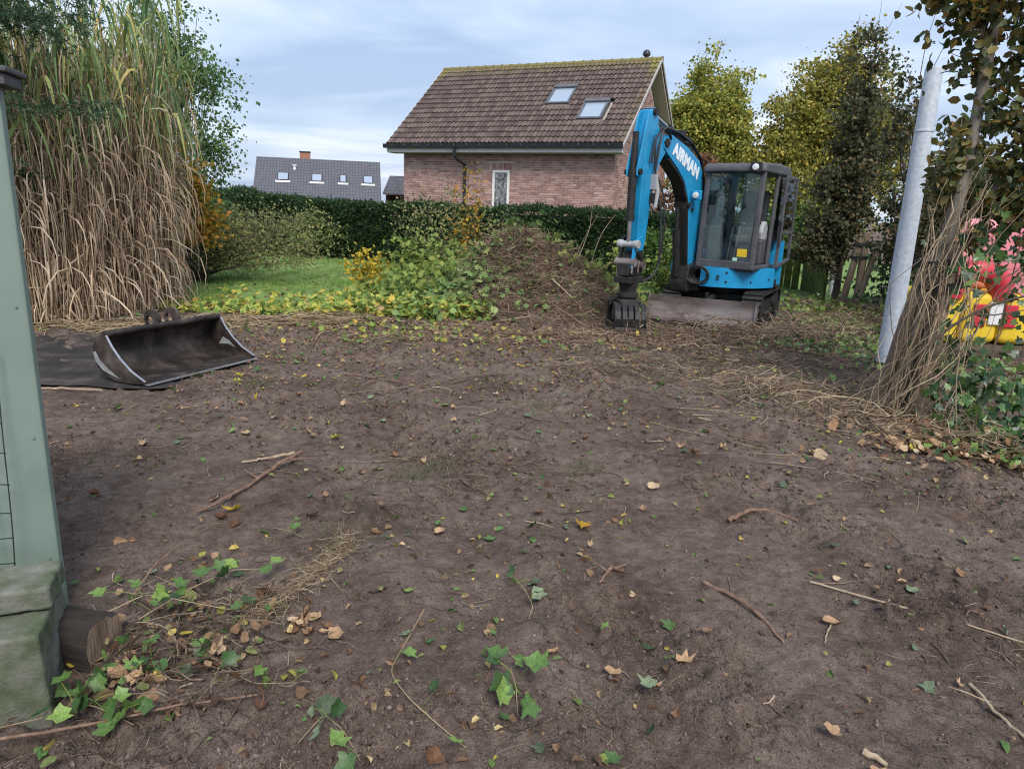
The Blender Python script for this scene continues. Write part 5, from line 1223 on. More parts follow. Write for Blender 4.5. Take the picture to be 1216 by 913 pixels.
# --- brush pile with cut foliage
def heap_z(x, y):
    h = 1.04 * np.exp(-(((x - .30) / 1.05) ** 2 + ((y - 11.7) / .95) ** 2)) + .55 * np.exp(-(((x + .35) / .9) ** 2 + ((y - 11.6) / .8) ** 2)) + .34 * np.exp(-(((x - 1.2) / .9) ** 2 + ((y - 11.6) / .9) ** 2)) + .42 * np.exp(-(((x + 1.4) / 1.0) ** 2 + ((y - 11.9) / .8) ** 2))
    return .74 * h * (.85 + .5 * (vnoise(x * 3, y * 3, 91) - .3)) - .03
def brush_pile():
    root = thing('brush_pile', 'tall heap of torn roots, twigs and cut leaves beside the excavator', 'brush pile', (.3, 11.7, 0)); o3 = np.array([.3, 11.7, 0])
    xs = np.linspace(-3.2, 3.0, 90); ys = np.linspace(9.9, 13.6, 60); X, Y = np.meshgrid(xs, ys); Z = gh(X, Y) + heap_z(X, Y) + .07 * fbm(X * 6, Y * 6, 3, 92) * np.minimum(heap_z(X, Y) * 3, 1)
    idx = np.arange(X.size).reshape(X.shape); Q = np.stack([idx[:-1, :-1], idx[:-1, 1:], idx[1:, 1:], idx[1:, :-1]], -1).reshape(-1, 4)
    link('soil_core', to_mesh('soil_core', np.stack([X, Y, Z], -1).reshape(-1, 3) - o3, [Q], M['soil'], True), root)
    n = 7500; x = rng.normal(.45, .8, n); y = 11.3 + rng.normal(0, .62, n); hz = heap_z(x, y); ok = hz > .02; x, y, hz = x[ok], y[ok], hz[ok]; n = len(x)
    z = gh(x, y) + hz + rng.uniform(-.04, .09, n); L = rng.uniform(.15, .75, n); k = 5; q = np.linspace(-.5, .5, k)
    d = rdir(n, .05, .35); c = rdir(n); P = np.stack([x, y, z], -1)[:, None, :] + d[:, None, :] * (L[:, None] * q[None])[:, :, None] + c[:, None, :] * (L[:, None] * rng.uniform(0, .3, (n, 1)) * (q ** 2 * 2)[None])[:, :, None]
    V, F = tube_arr(P - o3, np.linspace(1, .5, k)[None] * (.002 + .005 * rng.random((n, 1)) ** 2.5), 3)
    M['heap_twig'] = pieces('heap twig', [(0, (.075, .048, .036)), (.4, (.16, .108, .078)), (.8, (.28, .20, .14)), (1, (.42, .33, .22))], .85, 0, .3, 30, .2)
    tag(link('twig', to_mesh('twig', V, [F], M['heap_twig']), root), kind='stuff')
    # longer stems poking out, each its own part
    for (p, e_, r_) in (((.95, 11.5, .95), (1.28, 11.6, 1.62), .008), ((1.0, 11.5, .95), (1.16, 11.5, 1.78), .006), ((1.3, 11.6, .7), (1.95, 11.8, 1.15), .012), ((1.5, 11.4, .4), (2.1, 11.0, .72), .014), ((1.2, 11.6, .8), (1.62, 12.2, 1.6), .006), ((.55, 10.9, .62), (1.05, 10.5, .12), .016), ((.62, 10.9, .4), (.95, 10.6, .2), .012), ((1.55, 11.0, .35), (2.2, 10.7, .34), .011), ((-.5, 10.9, .4), (-.75, 10.6, .12), .01), ((2.0, 12.2, .3), (2.1, 12.3, 1.2), .006), ((1.7, 12.0, .5), (1.75, 12.1, 1.15), .006)):
        mb = MB(); p, e_ = np.array(p), np.array(e_); P_ = sub_poly([p, (p + e_) / 2 + rng.normal(0, .05, 3), e_], 8); mb.tube(P_ - o3, np.linspace(r_, r_ * .4, 8), 6); mb.build('stem', M['straw'], root, smooth=True)
    for i in range(26):
        t = np.linspace(0, rng.uniform(1.2, 3.2), 14); R_ = rng.uniform(.10, .26); c = np.array([rng.uniform(-.2, 1.7), rng.uniform(10.5, 11.3), 0]); c[2] = gz(c[0], c[1]) + float(heap_z(c[0], c[1])) + .02; u = rdir(1)[0]; v = nrm(np.cross(u, rdir(1)[0]))
        mb = MB(); mb.tube(c + R_ * (np.cos(t)[:, None] * u + np.sin(t)[:, None] * v) - o3, rng.uniform(.004, .011), 5, cap=False); mb.build('root', M['heap_twig'], root, smooth=True)
    # leaves on the left flank and crest
    def leaves(n, mx, sx, my, sy, lift, mat, size, tpl, nm):
        x = rng.normal(mx, sx, n); y = rng.normal(my, sy, n); z = gh(x, y) + np.maximum(heap_z(x, y), 0) + rng.random(n) ** 1.6 * lift
        L = size * rng.uniform(.6, 1.35, n); V, F = leaf_arr(np.stack([x, y, z], -1) - o3, rdir(n, .0, .5), rdir(n, 1.0) + np.array([0, -.5, 0]), L, L, tpl)
        tag(link(nm, to_mesh(nm, V, [F], mat), root), kind='stuff')
    leaves(900, -1.0, .5, 11.15, .42, .22, M['pale_leaf'], .11, T_lobed(MAPLE, 1, .2), 'cut_leaves')
    leaves(800, -1.6, .5, 11.5, .4, .40, M['lime'], .10, T_lobed(MAPLE, 2, .2), 'yellowish_leaves')
    leaves(500, .6, .8, 11.0, .5, .12, M['litter'], .06, T_oval(), 'dead_leaves')
    leaves(420, 1.45, .45, 11.9, .4, .35, M['lime'], .10, T_lobed(MAPLE, 3, .2), 'lime_leaves')
    leaves(260, .1, .5, 11.0, .35, .15, M['pale_leaf'], .10, T_lobed(IVY, 3, .2), 'ivy_leaves')
brush_pile()
for nm in ('cut_leaves', 'yellowish_leaves', 'dead_leaves', 'lime_leaves', 'ivy_leaves'):
    bpy.data.objects[nm].name = {'cut_leaves': 'cut_foliage', 'yellowish_leaves': 'yellowish_foliage', 'dead_leaves': 'dead_foliage', 'lime_leaves': 'lime_foliage', 'ivy_leaves': 'ivy_foliage'}[nm]

# shrubs standing in and behind the pile
def stem_shrub(name, label, base, stems, leaf_m, leaf, per, tpl, spread=.07, cat='shrub', rr=.008, start=.25):
    bx, by = base; bz = gz(bx, by); o3 = np.array([bx, by, bz]); root = thing(name, label, cat, tuple(o3))
    mb = MB(); Cs = []
    for e_ in stems:
        e_ = np.array(e_, float) - np.array([0, 0, 0]); s = np.array([rng.normal(0, .06), rng.normal(0, .05), -.02]); e_ = e_ - o3
        P_ = sub_poly([s, (s + e_) / 2 + rng.normal(0, .05, 3) + (0, 0, .05), e_], 12); mb.tube(P_, np.linspace(rr, rr * .3, 12), 5, cap=False)
        u = start + (1 - start) * rng.random(per); i = np.minimum((u * 11).astype(int), 10); Cs.append(P_[i] + rng.normal(size=(per, 3)) * spread)
    mb.build('stem', M['dark_bark'], root, smooth=True)
    C = np.vstack(Cs); n = len(C); L = leaf * rng.uniform(.55, 1.35, n)
    V, F = leaf_arr(C, rdir(n, -.2), rdir(n, .8) + np.array([0, -.4, 0]), L, L * .9, tpl)
    tag(link('foliage', to_mesh('foliage', V, [F], leaf_m), root), kind='stuff')
stem_shrub('sapling', 'slender sapling with orange and yellow leaves rising behind the brush pile', (-1.0, 15.0), [(-1.02, 15.0, 2.75), (-.85, 15.1, 2.1), (-1.15, 15, 2.2), (-.9, 14.9, 1.6), (-1.3, 15, 1.6), (-.75, 15, 2.3)], M['orange'], .075, 70, T_lobed(OVALP), .10)
stem_shrub('olive_shrub', 'sparse olive shrub with thin twiggy stems behind the cut foliage', (-1.5, 15.4), [(-2.6 + .28 * i + rng.normal(0, .1), 15.4 + rng.normal(0, .3), 1.95 - .11 * abs(i - 3) + rng.normal(0, .12)) for i in range(9)], M['olive'], .065, 230, T_quad(), .15)
stem_shrub('leafy_sapling', 'fresh green big leaved stems leaning over the pile', (.2, 13.2), [(-.2, 13.1, 1.62), (.15, 13, 1.45), (.45, 13.1, 1.48), (.75, 13.2, 1.30), (-.45, 13.2, 1.3), (.95, 13.2, 1.1)], M['green_bush'], .12, 90, T_lobed(MAPLE, 4, .2), .12)
stem_shrub('yellow_green_shrub', 'yellow green leafy shrub at the left of the brush pile', (-1.75, 12.6), [(-2.3 + .22 * i, 12.5 + rng.normal(0, .2), 1.12 - .06 * abs(i - 3) + rng.normal(0, .08)) for i in range(8)], M['lime'], .085, 140, T_lobed(OVALP, 2, .2), .12)
stem_shrub('golden_shrub', 'low golden yellow shrub at the edge of the lawn', (-2.75, 13.2), [(-3.15 + .14 * i, 13.2 + rng.normal(0, .15), .78 - .05 * abs(i - 3) + rng.normal(0, .07)) for i in range(7)], M['yellow_bush'], .075, 80, T_lobed(OVALP, 3, .2), .08)
stem_shrub('tall_weed', 'pale green upright weed stems beside the grab arm', (2.25, 13.6), [(2.1, 13.6, 1.15), (2.25, 13.6, 1.25), (1.75, 13.5, 1.1), (1.6, 13.5, .95), (2.4, 13.7, .9)], M['lime'], .09, 60, T_oval(), .06, 'weed')
stem_shrub('bramble', 'light green bramble stems arching behind the boom', (2.9, 13.6), [(2.6, 13.3, 1.0), (2.9, 13.4, 1.2), (3.2, 13.5, 1.05), (2.5, 13.5, .7), (2.75, 13.1, .6), (3.1, 13.2, .7)], M['lime'], .08, 90, T_lobed(OVALP, 5, .2), .10, 'bramble')

def cut_foliage_band():
    n = 8200; x = -5.8 + 5.4 * rng.random(n); y = 10.05 - .04 * x + np.abs(rng.normal(0, .95, n)) + .2 * vnoise(x * 2, x * 0, 97)
    dens = .25 + .75 * sstep(-4.6, -2.6, x); ok = rng.random(n) < dens * (.4 + vnoise(x * 2.2, y * 2.2, 95)); x, y = x[ok], y[ok]; n = len(x)
    z = gh(x, y) + .02 + rng.random(n) ** 1.5 * (.05 + .22 * sstep(-3.8, -1.6, x)); L = rng.uniform(.06, .125, n)
    V, F = leaf_arr(np.stack([x, y, z], -1), rdir(n, 0, .4), rdir(n, 1.4) + np.array([0, -.35, 0]), L, L, T_lobed(MAPLE, 1, .18))
    tag(link('cut_foliage', to_mesh('cut_foliage', V, [F], M['cut_leaf'])), 'spread of yellow green cut maple leaves along the lawn edge', 'cut foliage', kind='stuff')
cut_foliage_band()

# ================================================================== RIGHT SIDE: POSTS, STAKES, BEECH, IVY
M['galv'] = surf('galvanised steel', [(.25, (.40, .45, .51)), (.5, (.52, .57, .63)), (.75, (.64, .69, .74))], 22, .5, .15, .12, 50, 4, .003)
M['strap'] = surf('black rubber strap', [(.3, (.008, .008, .008)), (.7, (.02, .02, .02))], 10, .6, 0, .1)
M['concrete'] = surf('mossy concrete', [(.25, (.045, .055, .035)), (.45, (.10, .105, .075)), (.65, (.17, .165, .14)), (.85, (.25, .24, .21))], 7, .95, 0, .6, 55, 7, .006)
def post(name, label, x, y, h, r0, r1, ring, foot):
    z0 = gz(x, y); root = thing(name, label, 'post', (x, y, z0))
    m = MB(); m.lathe([(r0, -.05), (r0, .05), (r0 + (r1 - r0) * .5, h * .6), (r1, h - .01), (r1 * .8, h)], k=24); m.build('shaft', M['galv'], root, smooth=True)
    m = MB(); rr = r0 + (r1 - r0) * .8 * ring / h; m.lathe([(rr - .004, ring - .012), (rr + .006, ring - .008), (rr + .006, ring + .008), (rr - .004, ring + .012)], k=24); m.build('joint_ring', M['galv'], root, smooth=True)
    if foot:
        m = MB(); m.lathe([(r0 + .004, .055), (r0 + .012, .06), (r0 + .012, .10), (r0 + .004, .105)], k=24); m.build('rubber_band', M['strap'], root, smooth=True)
        m = MB(); m.lathe([(r0 + .10, -.05), (r0 + .09, .03), (r0 + .02, .05)], k=14); m.build('concrete_foot', M['concrete'], root)
post('galvanised_post', 'thick bare galvanised steel post standing behind the vine wrapped trunk', 4.30, 8.05, 3.25, .105, .088, 2.62, True)
post('galvanised_post', 'thin pale steel post among the dark columnar trees', 7.15, 16.2, 2.72, .06, .05, 1.7, False)

def stake(parent, p, q, r, name='stake'):
    p, q = np.array(p, float), np.array(q, float); m = MB(); P_ = sub_poly([p, (p + q) / 2 + rng.normal(0, .012, 3), q], 9)
    m.tube(P_, r * (1 + .06 * rng.normal(size=9)), 12); return m.build(name, M['stake_wood'], parent, smooth=True)
def strap(parent, c, rx, ry, wd=.05, tilt=.15):
    m = MB(); t = np.linspace(0, 2 * PI, 22, endpoint=False)
    v = [(c[0] + (rx + o) * math.cos(a), c[1] + (ry + o) * math.sin(a), c[2] + dz + tilt * rx * math.cos(a)) for o, dz in ((0, -wd / 2), (.006, -wd / 2), (.006, wd / 2), (0, wd / 2)) for a in t]
    n = 22; m.add(v, [[j * n + i, j * n + (i + 1) % n, ((j + 1) % 4) * n + (i + 1) % n, ((j + 1) % 4) * n + i] for j in range(4) for i in range(n)]); m.build('rubber_strap', M['strap'], parent)
def far_stakes():
    x, y = 6.55, 13.9; root = thing('stake_tripod', 'three leaning wooden tree stakes tied with black straps beside dark ivy', 'stakes', (x, y, gz(x, y)))
    stake(root, (-.16, .05, -.05), (.02, .0, 1.32), .062); stake(root, (.06, -.12, -.05), (.12, .02, 1.42), .07); stake(root, (-.02, -.25, -.05), (.36, .05, 1.10), .055)
    strap(root, (.08, .0, .98), .19, .12); strap(root, (.05, 0, 1.22), .14, .1)
far_stakes()

def vine_bundle(parent, o3, pts, n, spread, r, mat, wob=.05, loops=0):
    P0 = np.array(pts, float); k = 14; base = sub_poly(P0, k)
    V = np.repeat(base[None], n, 0) + rng.normal(size=(n, 1, 3)) * spread
    ph = rng.random((n, 1, 3)) * 6.3; t = np.linspace(0, 1, k)[None, :, None]
    V = V + wob * np.sin(t * rng.uniform(3, 9, (n, 1, 3)) + ph) + rng.normal(0, wob * .12, (n, k, 3))
    a, f = tube_arr(V - o3, np.linspace(1, .6, k)[None] * r * rng.uniform(.5, 1.4, (n, 1)), 5)
    return tag(link('vine', to_mesh('vine', a, [f], mat, True), parent), kind='stuff')

M['vine'] = pieces('old vine stem', [(0, (.11, .078, .05)), (.45, (.21, .155, .10)), (.8, (.33, .25, .165)), (1, (.43, .34, .23))], .8, 0, .3, 30, .25)
def near_beech():
    bx, by = 3.34, 5.98; bz = gz(bx, by); o3 = np.array([bx, by, bz])
    root = thing('beech_tree', 'leaning young beech with bronze green leaves and vine wrapped base', 'tree', tuple(o3))
    mb = MB(); k = 12
    TR = sub_poly([(bx, by, bz - .06), (3.45, 6.02, .75), (3.57, 6.05, 1.5), (3.66, 6.1, 2.0), (3.69, 6.15, 2.6), (3.73, 6.2, 3.3), (3.78, 6.2, 4.2)], k)
    mb.tube(TR - o3, np.linspace(.075, .03, k), 10)
    br = [((3.62, 6.16, 1.55), (3.95, 5.95, 2.1), (4.35, 5.9, 2.45)), ((3.66, 6.2, 1.75), (4.05, 6.0, 2.0), (4.3, 5.8, 2.75)), ((3.72, 6.2, 2.5), (3.6, 6.1, 3.1), (3.4, 6.0, 3.6)), ((3.75, 6.25, 2.6), (4.1, 6.2, 3.1), (4.3, 6.2, 3.6)), ((3.6, 6.15, 1.4), (3.9, 6.0, 1.62), (4.3, 6.0, 1.75)), ((3.8, 6.3, 3.0), (3.55, 6.2, 3.3), (3.4, 6.2, 3.8)), ((3.74, 6.2, 2.45), (4.0, 6.0, 2.4), (4.25, 5.9, 2.3)), ((3.66, 6.2, 1.8), (3.52, 6.1, 2.1), (3.42, 6.0, 2.2))]
    Cs = []
    for b_ in br:
        P_ = sub_poly(b_, 9); mb.tube(P_ - o3, np.linspace(.02, .006, 9), 6, cap=False)
        for j in range(1, 9):
            for q in range(2):
                e_ = P_[j] + rng.normal(0, .16, 3) + (0, 0, .04); T_ = np.array([P_[j], (P_[j] + e_) / 2 + rng.normal(0, .02, 3), e_]); mb.tube(T_ - o3, [.005, .004, .002], 4, cap=False); u = rng.random(12); Cs.append(P_[j] + (e_ - P_[j]) * u[:, None] + rng.normal(0, .03, (12, 3)))
    mb.build('trunk', M['beech_bark'], root, smooth=True)
    C = np.vstack(Cs)
    # dense outer sprays, upper right
    blobs = [(4.15, 6.1, 3.0, .30, .3, .55), (3.40, 6.1, 3.42, .18, .2, .22), (4.2, 6.0, 2.2, .26, .25, .32), (3.62, 6.2, 3.5, .3, .3, .3), (4.05, 6.1, 3.6, .4, .3, .3), (3.62, 6.15, 2.35, .10, .15, .16), (4.2, 6.0, 1.75, .22, .2, .16)]
    for b_ in blobs:
        m_ = int(1350 * (b_[3] * b_[5]) ** .9 * 3); C = np.vstack([C, np.array(b_[:3]) + rng.normal(size=(m_, 3)) * np.array(b_[3:]) * .75])
    n = len(C); L = .086 * rng.uniform(.7, 1.25, n); D = rdir(n, -.35); N = rdir(n, .6) + np.array([0, -.4, 0])
    vis = rng.permutation(n); a, b_ = vis[:230], vis[230:]
    tp = T_oval(.10, -.10)
    V, F = leaf_arr(C[b_] - o3, D[b_], N[b_], L[b_], L[b_] * .85, tp)
    tag(link('crown', to_mesh('crown', V, [F], M['beech'], True), root), kind='stuff')
    me = to_mesh('leaf', tp[0], [tp[1]], M['beech'], True)
    leaf_objs(root, C[a] - o3, D[a], N[a], L[a], L[a] * .85, me)
    # stakes tied to it and the old vines wound round both
    stake(root, (.04, -.28, -.06), (.27, .02, 1.42), .072); stake(root, (-.12, .10, -.06), (.16, .16, 1.30), .058)
    strap(root, (.20, -.02, 1.10), .16, .14, .06); strap(root, (.12, .02, 1.28), .14, .12, .05)
    vine_bundle(root, o3, [(3.28, 5.80, .0), (3.34, 5.80, .5), (3.42, 5.84, 1.0), (3.56, 5.98, 1.5), (3.66, 6.05, 1.95)], 30, .07, .0055, M['vine'], .10)
    vine_bundle(root, o3, [(3.05, 5.75, .0), (3.16, 5.7, .5), (3.30, 5.72, 1.05), (3.52, 5.9, 1.5)], 14, .08, .0045, M['vine'], .13)
    vine_bundle(root, o3, [(3.45, 5.6, .0), (3.50, 5.65, .5), (3.55, 5.75, 1.0), (3.72, 5.95, 1.5), (3.98, 6.0, 1.9)], 14, .09, .004, M['vine'], .10)
    vine_bundle(root, o3, [(3.2, 5.66, .3), (3.5, 5.6, .75), (3.9, 5.75, 1.25), (4.3, 5.8, 1.5)], 9, .09, .004, M['vine'], .12)
    # the long dark branch reaching out to the right
    mb = MB(); P_ = sub_poly([(3.0, 5.5, .42), (3.14, 5.5, .62), (3.42, 5.48, .92), (3.72, 5.5, 1.08), (4.2, 5.52, 1.2)], 16); mb.tube(P_ - o3, np.linspace(.017, .007, 16), 8); mb.tube(np.array([P_[9], P_[9] + (.2, .05, -.01), P_[9] + (.5, .1, .04)]) - o3, [.008, .006, .004], 6); mb.build('branch', M['dark_bark'], root, smooth=True)
near_beech()

def ivy_mass(name, label, blobs, size, n_obj, n_per, mat, o3, stems, lobes=IVY):
    root = thing(name, label, 'ivy', tuple(o3)); o3 = np.array(o3)
    mb = MB()
    for s in stems:
        P_ = sub_poly(s, 12); mb.tube(P_ - o3, np.linspace(.008, .003, 12), 5, cap=False)
    mb.build('stem', M['twig'], root, smooth=True)
    Cs = [np.array(b_[:3]) + rng.normal(size=(int(n_per * b_[6]), 3)) * np.array(b_[3:6]) for b_ in blobs]; C = np.vstack(Cs); C = C[C[:, 2] > gh(C[:, 0], C[:, 1]) + .02]; n = len(C)
    L = size * rng.uniform(.55, 1.4, n); D = rdir(n, -.3); N = rdir(n, .7) + np.array([-.2, -.6, 0])
    tp = T_lobed(lobes, 5, .25); a = rng.permutation(n); fr = a[np.argsort(C[a, 1])][:n_obj]; msk = np.ones(n, bool); msk[fr] = False
    V, F = leaf_arr(C[msk] - o3, D[msk], N[msk], L[msk], L[msk], tp); tag(link('foliage', to_mesh('foliage', V, [F], mat), root), kind='stuff')
    me = to_mesh('leaf', tp[0], [tp[1]], pieces('veined ' + mat.name, [(0, (.02, .045, .018)), (.5, (.045, .10, .032)), (.85, (.09, .17, .045)), (1, (.20, .31, .07))], .38, .2, .25, 9, .45, .1, vein=.4)); leaf_objs(root, C[fr] - o3, D[fr], N[fr], L[fr], L[fr], me)
ivy_mass('ivy', 'dark green ivy tumbling beside the vine wrapped trunk in front of the inflatable', [(3.95, 5.9, 1.42, .24, .18, .14, .75), (4.25, 5.9, 1.1, .24, .2, .35, .4), (3.85, 5.75, .62, .22, .2, .26, .45), (3.70, 5.6, .3, .22, .2, .16, .9), (4.2, 5.7, .25, .3, .3, .15, .7), (3.95, 5.2, .12, .3, .3, .06, .8), (3.55, 5.7, .9, .08, .12, .3, .25), (4.2, 6.0, 1.75, .2, .2, .16, .5), (3.66, 5.15, .10, .2, .2, .05, .4)], .082, 240, 165, M['ivy_dark'], (3.9, 5.75, 0),
         [((3.5, 5.7, 0), (3.6, 5.7, .5), (3.9, 5.8, 1.1), (4.3, 5.9, 1.5)), ((3.8, 5.6, 0), (3.9, 5.7, .6), (4.0, 5.8, 1.3), (4.1, 5.9, 1.8)), ((4.1, 5.7, 0), (4.2, 5.8, .5), (4.3, 5.9, 1.2)), ((3.5, 5.6, .05), (3.8, 5.3, .1), (4.2, 5.0, .05)), ((3.6, 5.7, .3), (3.75, 5.5, .25), (3.8, 5.2, .05))])
ivy_mass('ivy', 'dark ivy thicket growing up beside the tied stakes', [(7.35, 13.9, .55, .30, .3, .35, 1.6), (7.2, 13.6, 1.0, .25, .25, .2, .8), (7.8, 13.8, .7, .4, .3, .4, 1.2), (6.9, 13.5, .2, .35, .3, .12, .7)], .085, 0, 260, M['ivy_dark'], (7.2, 13.9, 0), [((7.2, 13.9, 0), (7.1, 13.8, .7), (6.9, 13.8, 1.3)), ((7.4, 13.9, 0), (7.5, 13.8, .9), (7.2, 13.8, 1.4))])

def inflatable():
    x, y = 6.6, 9.6; z0 = gz(x, y); root = thing('inflatable_toy', 'pink, red and yellow inflatable play structure half hidden behind ivy', 'inflatable', (x, y, z0))
    def vinyl(nm, a, b_): return surf(nm, [(.3, a), (.7, b_)], 2.5, .35, 0, .12, 9, 3, .01, coat=.2)
    pink, red, yel, wht = vinyl('pink vinyl', (.55, .17, .22), (.66, .26, .30)), vinyl('red vinyl', (.42, .02, .035), (.55, .05, .07)), vinyl('yellow vinyl', (.62, .42, .02), (.72, .52, .05)), vinyl('white vinyl', (.6, .6, .6), (.75, .75, .75))
    def cushion(nm, c, d, mat, b_=.12):
        m = MB(); m.box(c, d); m.build(nm, mat, root, bevel=b_, seg=5)
    for i in range(6): cushion('base_cushion', (-1.0 + i * .5, 0, .46), (.49, .7, .68), yel, .10)
    cushion('back_wall', (.45, .42, 1.25), (2.4, .35, .95), pink, .14)
    m = MB(); t = np.linspace(0, PI, 14); m.tube(np.stack([-.62 + .34 * np.cos(t), np.full(14, -.30), .72 + .36 * np.sin(t)], -1), .15, 16); m.build('arch_tube', red, root, smooth=True)
    m = MB(); m.tube([(.0, -.2, .75), (.5, -.25, 1.25), (1.2, -.2, 1.55)], [.14, .17, .14], 16); m.build('side_tube', pink, root, smooth=True)
    for i, (xx, mt) in enumerate(((-.55, red), (-.35, wht), (-.15, red), (.3, red))):
        m = MB(); m.box((xx, -.362, .50 + .03 * (i % 2)), (.17, .035, .30)); m.build('printed_patch', mt, root, bevel=.015)
    m = MB(); m.box((.1, -.2, .06), (2.6, .9, .1)); m.build('wooden_pallet', M['dark_bark'], root, bevel=.01)
inflatable()

def palings():
    a, b_ = np.array([6.55, 16.4]), np.array([6.45, 14.9]); n = 9
    root = thing('mossy_paling_fence', 'low fence of moss covered wooden palings behind the excavator', 'fence', (a[0], a[1], gz(*a)))
    moss = surf('moss covered wood', [(.3, (.05, .06, .025)), (.5, (.10, .13, .03)), (.7, (.19, .24, .04))], 7, .95, 0, .8, 40, 6, .02)
    d = (b_ - a) / n
    for i in range(n):
        p = d * (i + .5); m = MB(); h = 1.0 + rng.normal(0, .02); m.box((p[0], p[1], h / 2 - .03), (.05, np.linalg.norm(d) * .94, h)); m.build('paling', moss, root, bevel=.008)
    for i in range(4):
        m = MB(); m.box((-.16 - .17 * i, -.0 + .02 * i, .47), (.155, .05, .98 + rng.normal(0, .015))); m.build('paling', moss, root, bevel=.008)
    m = MB(); m.box((-.35, .0, .985), (.75, .26, .05)); m.build('moss_cushion', surf('bright moss', [(.3, (.10, .15, .02)), (.7, (.22, .30, .04))], 20, .95, 0, .8, 90, 5, .02), root, bevel=.02)
palings()

# ================================================================== LEFT FOREGROUND
def left_corner():
    green = surf('grey green sheet metal', [(.2, (.14, .195, .165)), (.5, (.185, .245, .21)), (.85, (.225, .285, .25))], 2.5, .5, .05, .12, 220, 6, .0015)
    x, y = -1.795, 2.62; z0 = gz(x, y)
    root = thing('green_metal_panel', 'tall grey green sheet metal panel with dark capped top', 'panel', (x, y, z0), RAD(14))
    m = MB(); m.prism([(-.95, -.0), (-.012, -.0), (.0, -.012), (.0, -.05), (-.02, -.06), (-.95, -.06)], 0, 2.0, tf=lambda v: np.stack([v[:, 0], v[:, 2], v[:, 1]], -1)); pn = m.build('sheet', green, root, bevel=.005, seg=3)
    m = MB()
    for xx in (-.22, -.47, -.72): m.prism([(xx - .045, -.061), (xx - .03, -.069), (xx + .03, -.069), (xx + .045, -.061)], .02, 1.98, tf=lambda v: np.stack([v[:, 0], v[:, 2], v[:, 1]], -1))
    m.build('pressed_rib', green, pn)
    m = MB(); m.box((-.46, -.03, 2.018), (1.0, .15, .04)); m.box((-.46, -.03, 2.048), (1.03, .18, .02)); m.build('cap', surf('dark weathered cap', [(.3, (.03, .03, .03)), (.6, (.09, .09, .09)), (.8, (.3, .3, .3))], 9, .7, 0, .2), root, bevel=.006)
    m = MB()
    for zz in (.25, .75, 1.25, 1.8): m.lathe([(.006, -.066), (.005, -.062)], (-.03, 0, zz), 'y', 8)
    m.build('rivet', green, pn)
    # wire mesh leaning on it
    root = thing('wire_mesh', 'sagging dark garden wire mesh leaning on the green panel', 'wire mesh', (x, y - .02, z0), RAD(14))
    dk = surf('dark coated wire', [(.3, (.015, .022, .018)), (.7, (.03, .04, .034))], 20, .5, .2, 0)
    for i in range(8):
        xx = -.08 - .105 * i; m = MB(); t = np.linspace(0, 1, 14); P_ = np.stack([xx + .012 * np.sin(t * 5 + i) - .05 * (1 - t), -.12 - .02 * np.sin(t * 4 + i * .7) + .03 * t, .1 + t * 1.0], -1); m.tube(P_, .0024, 5); m.build('upright_wire', dk, root, smooth=True)
    for j in range(9):
        zz = .16 + .11 * j; m = MB(); t = np.linspace(0, 1, 16); P_ = np.stack([-.09 - .02 * (1 - zz) - .84 * t, -.122 - .015 * np.sin(t * 9 + j), zz + .012 * np.sin(t * 7 + j * 1.3) + .02 * t], -1); m.tube(P_, .0024, 5); m.build('cross_wire', dk, root, smooth=True)
    # stacked concrete blocks
    stone = surf('mossy stone', [(.25, (.034, .048, .024)), (.42, (.075, .092, .05)), (.58, (.14, .145, .115)), (.8, (.24, .235, .21))], 6, .95, 0, .75, 70, 8, .006)
    def block(name, label, prof, y0, y1, loc, rz):
        r = thing(name, label, 'block', loc, rz)
        m = MB(); m.add([(px, yy, pz) for yy in (y0, y1) for px, pz in prof], [[0, 1, 2, 3], [7, 6, 5, 4], [0, 4, 5, 1], [1, 5, 6, 2], [2, 6, 7, 3], [3, 7, 4, 0]])
        o = m.build('block', stone, r, bevel=.012, seg=3)
        sm = o.modifiers.new('Sub', 'SUBSURF'); sm.subdivision_type = 'SIMPLE'; sm.levels = 5; sm.render_levels = 5
        tx = bpy.data.textures.new('stone relief', 'CLOUDS'); tx.noise_scale = .05; tx.noise_depth = 3
        dm = o.modifiers.new('Rough', 'DISPLACE'); dm.texture = tx; dm.strength = .012; dm.mid_level = .5
    zb = gz(-1.7, 2.2)
    block('concrete_block', 'large mossy concrete block lying at the foot of the green panel', [(-.62, -.10), (.0, -.10), (-.012, .265), (-.62, .265)], .0, .36, (-1.475, 2.0, zb), RAD(21))
    block('concrete_slab', 'smaller mossy stone slab on top of the large concrete block', [(-.6, .275), (.0, .275), (-.005, .355), (-.6, .355)], .0, .215, (-1.525, 2.135, zb), RAD(21))
    # sawn log end
    lx, ly = -1.44, 2.25; lz = gz(lx, ly)
    r = thing('sawn_log', 'short dark weathered log beside the mossy blocks', 'log', (lx, ly, lz - .03), RAD(-8))
    m = MB(); n = 20; t = np.linspace(0, 2 * PI, n, endpoint=False); rad = .118 * (1 + .10 * np.sin(3 * t + 1) + .05 * rng.normal(size=n))
    rows = []
    for xx, s in ((-.30, 1.0), (-.2, 1.03), (-.1, .98), (-.02, 1.0), (.0, .96)): rows += [(xx, s * a * math.cos(b_) * .8, .075 + s * a * math.sin(b_)) for a, b_ in zip(rad, t)]
    m.add(rows, [[i * n + j, i * n + (j + 1) % n, (i + 1) * n + (j + 1) % n, (i + 1) * n + j] for i in range(4) for j in range(n)], [[j for j in range(n)][::-1]])
    m.build('bark', surf('rotten dark bark', [(.3, (.012, .010, .009)), (.6, (.035, .027, .022)), (.8, (.09, .07, .055))], 12, .95, 0, .9, 40, 7, .015, sc=(.4, 1, 1)), r)
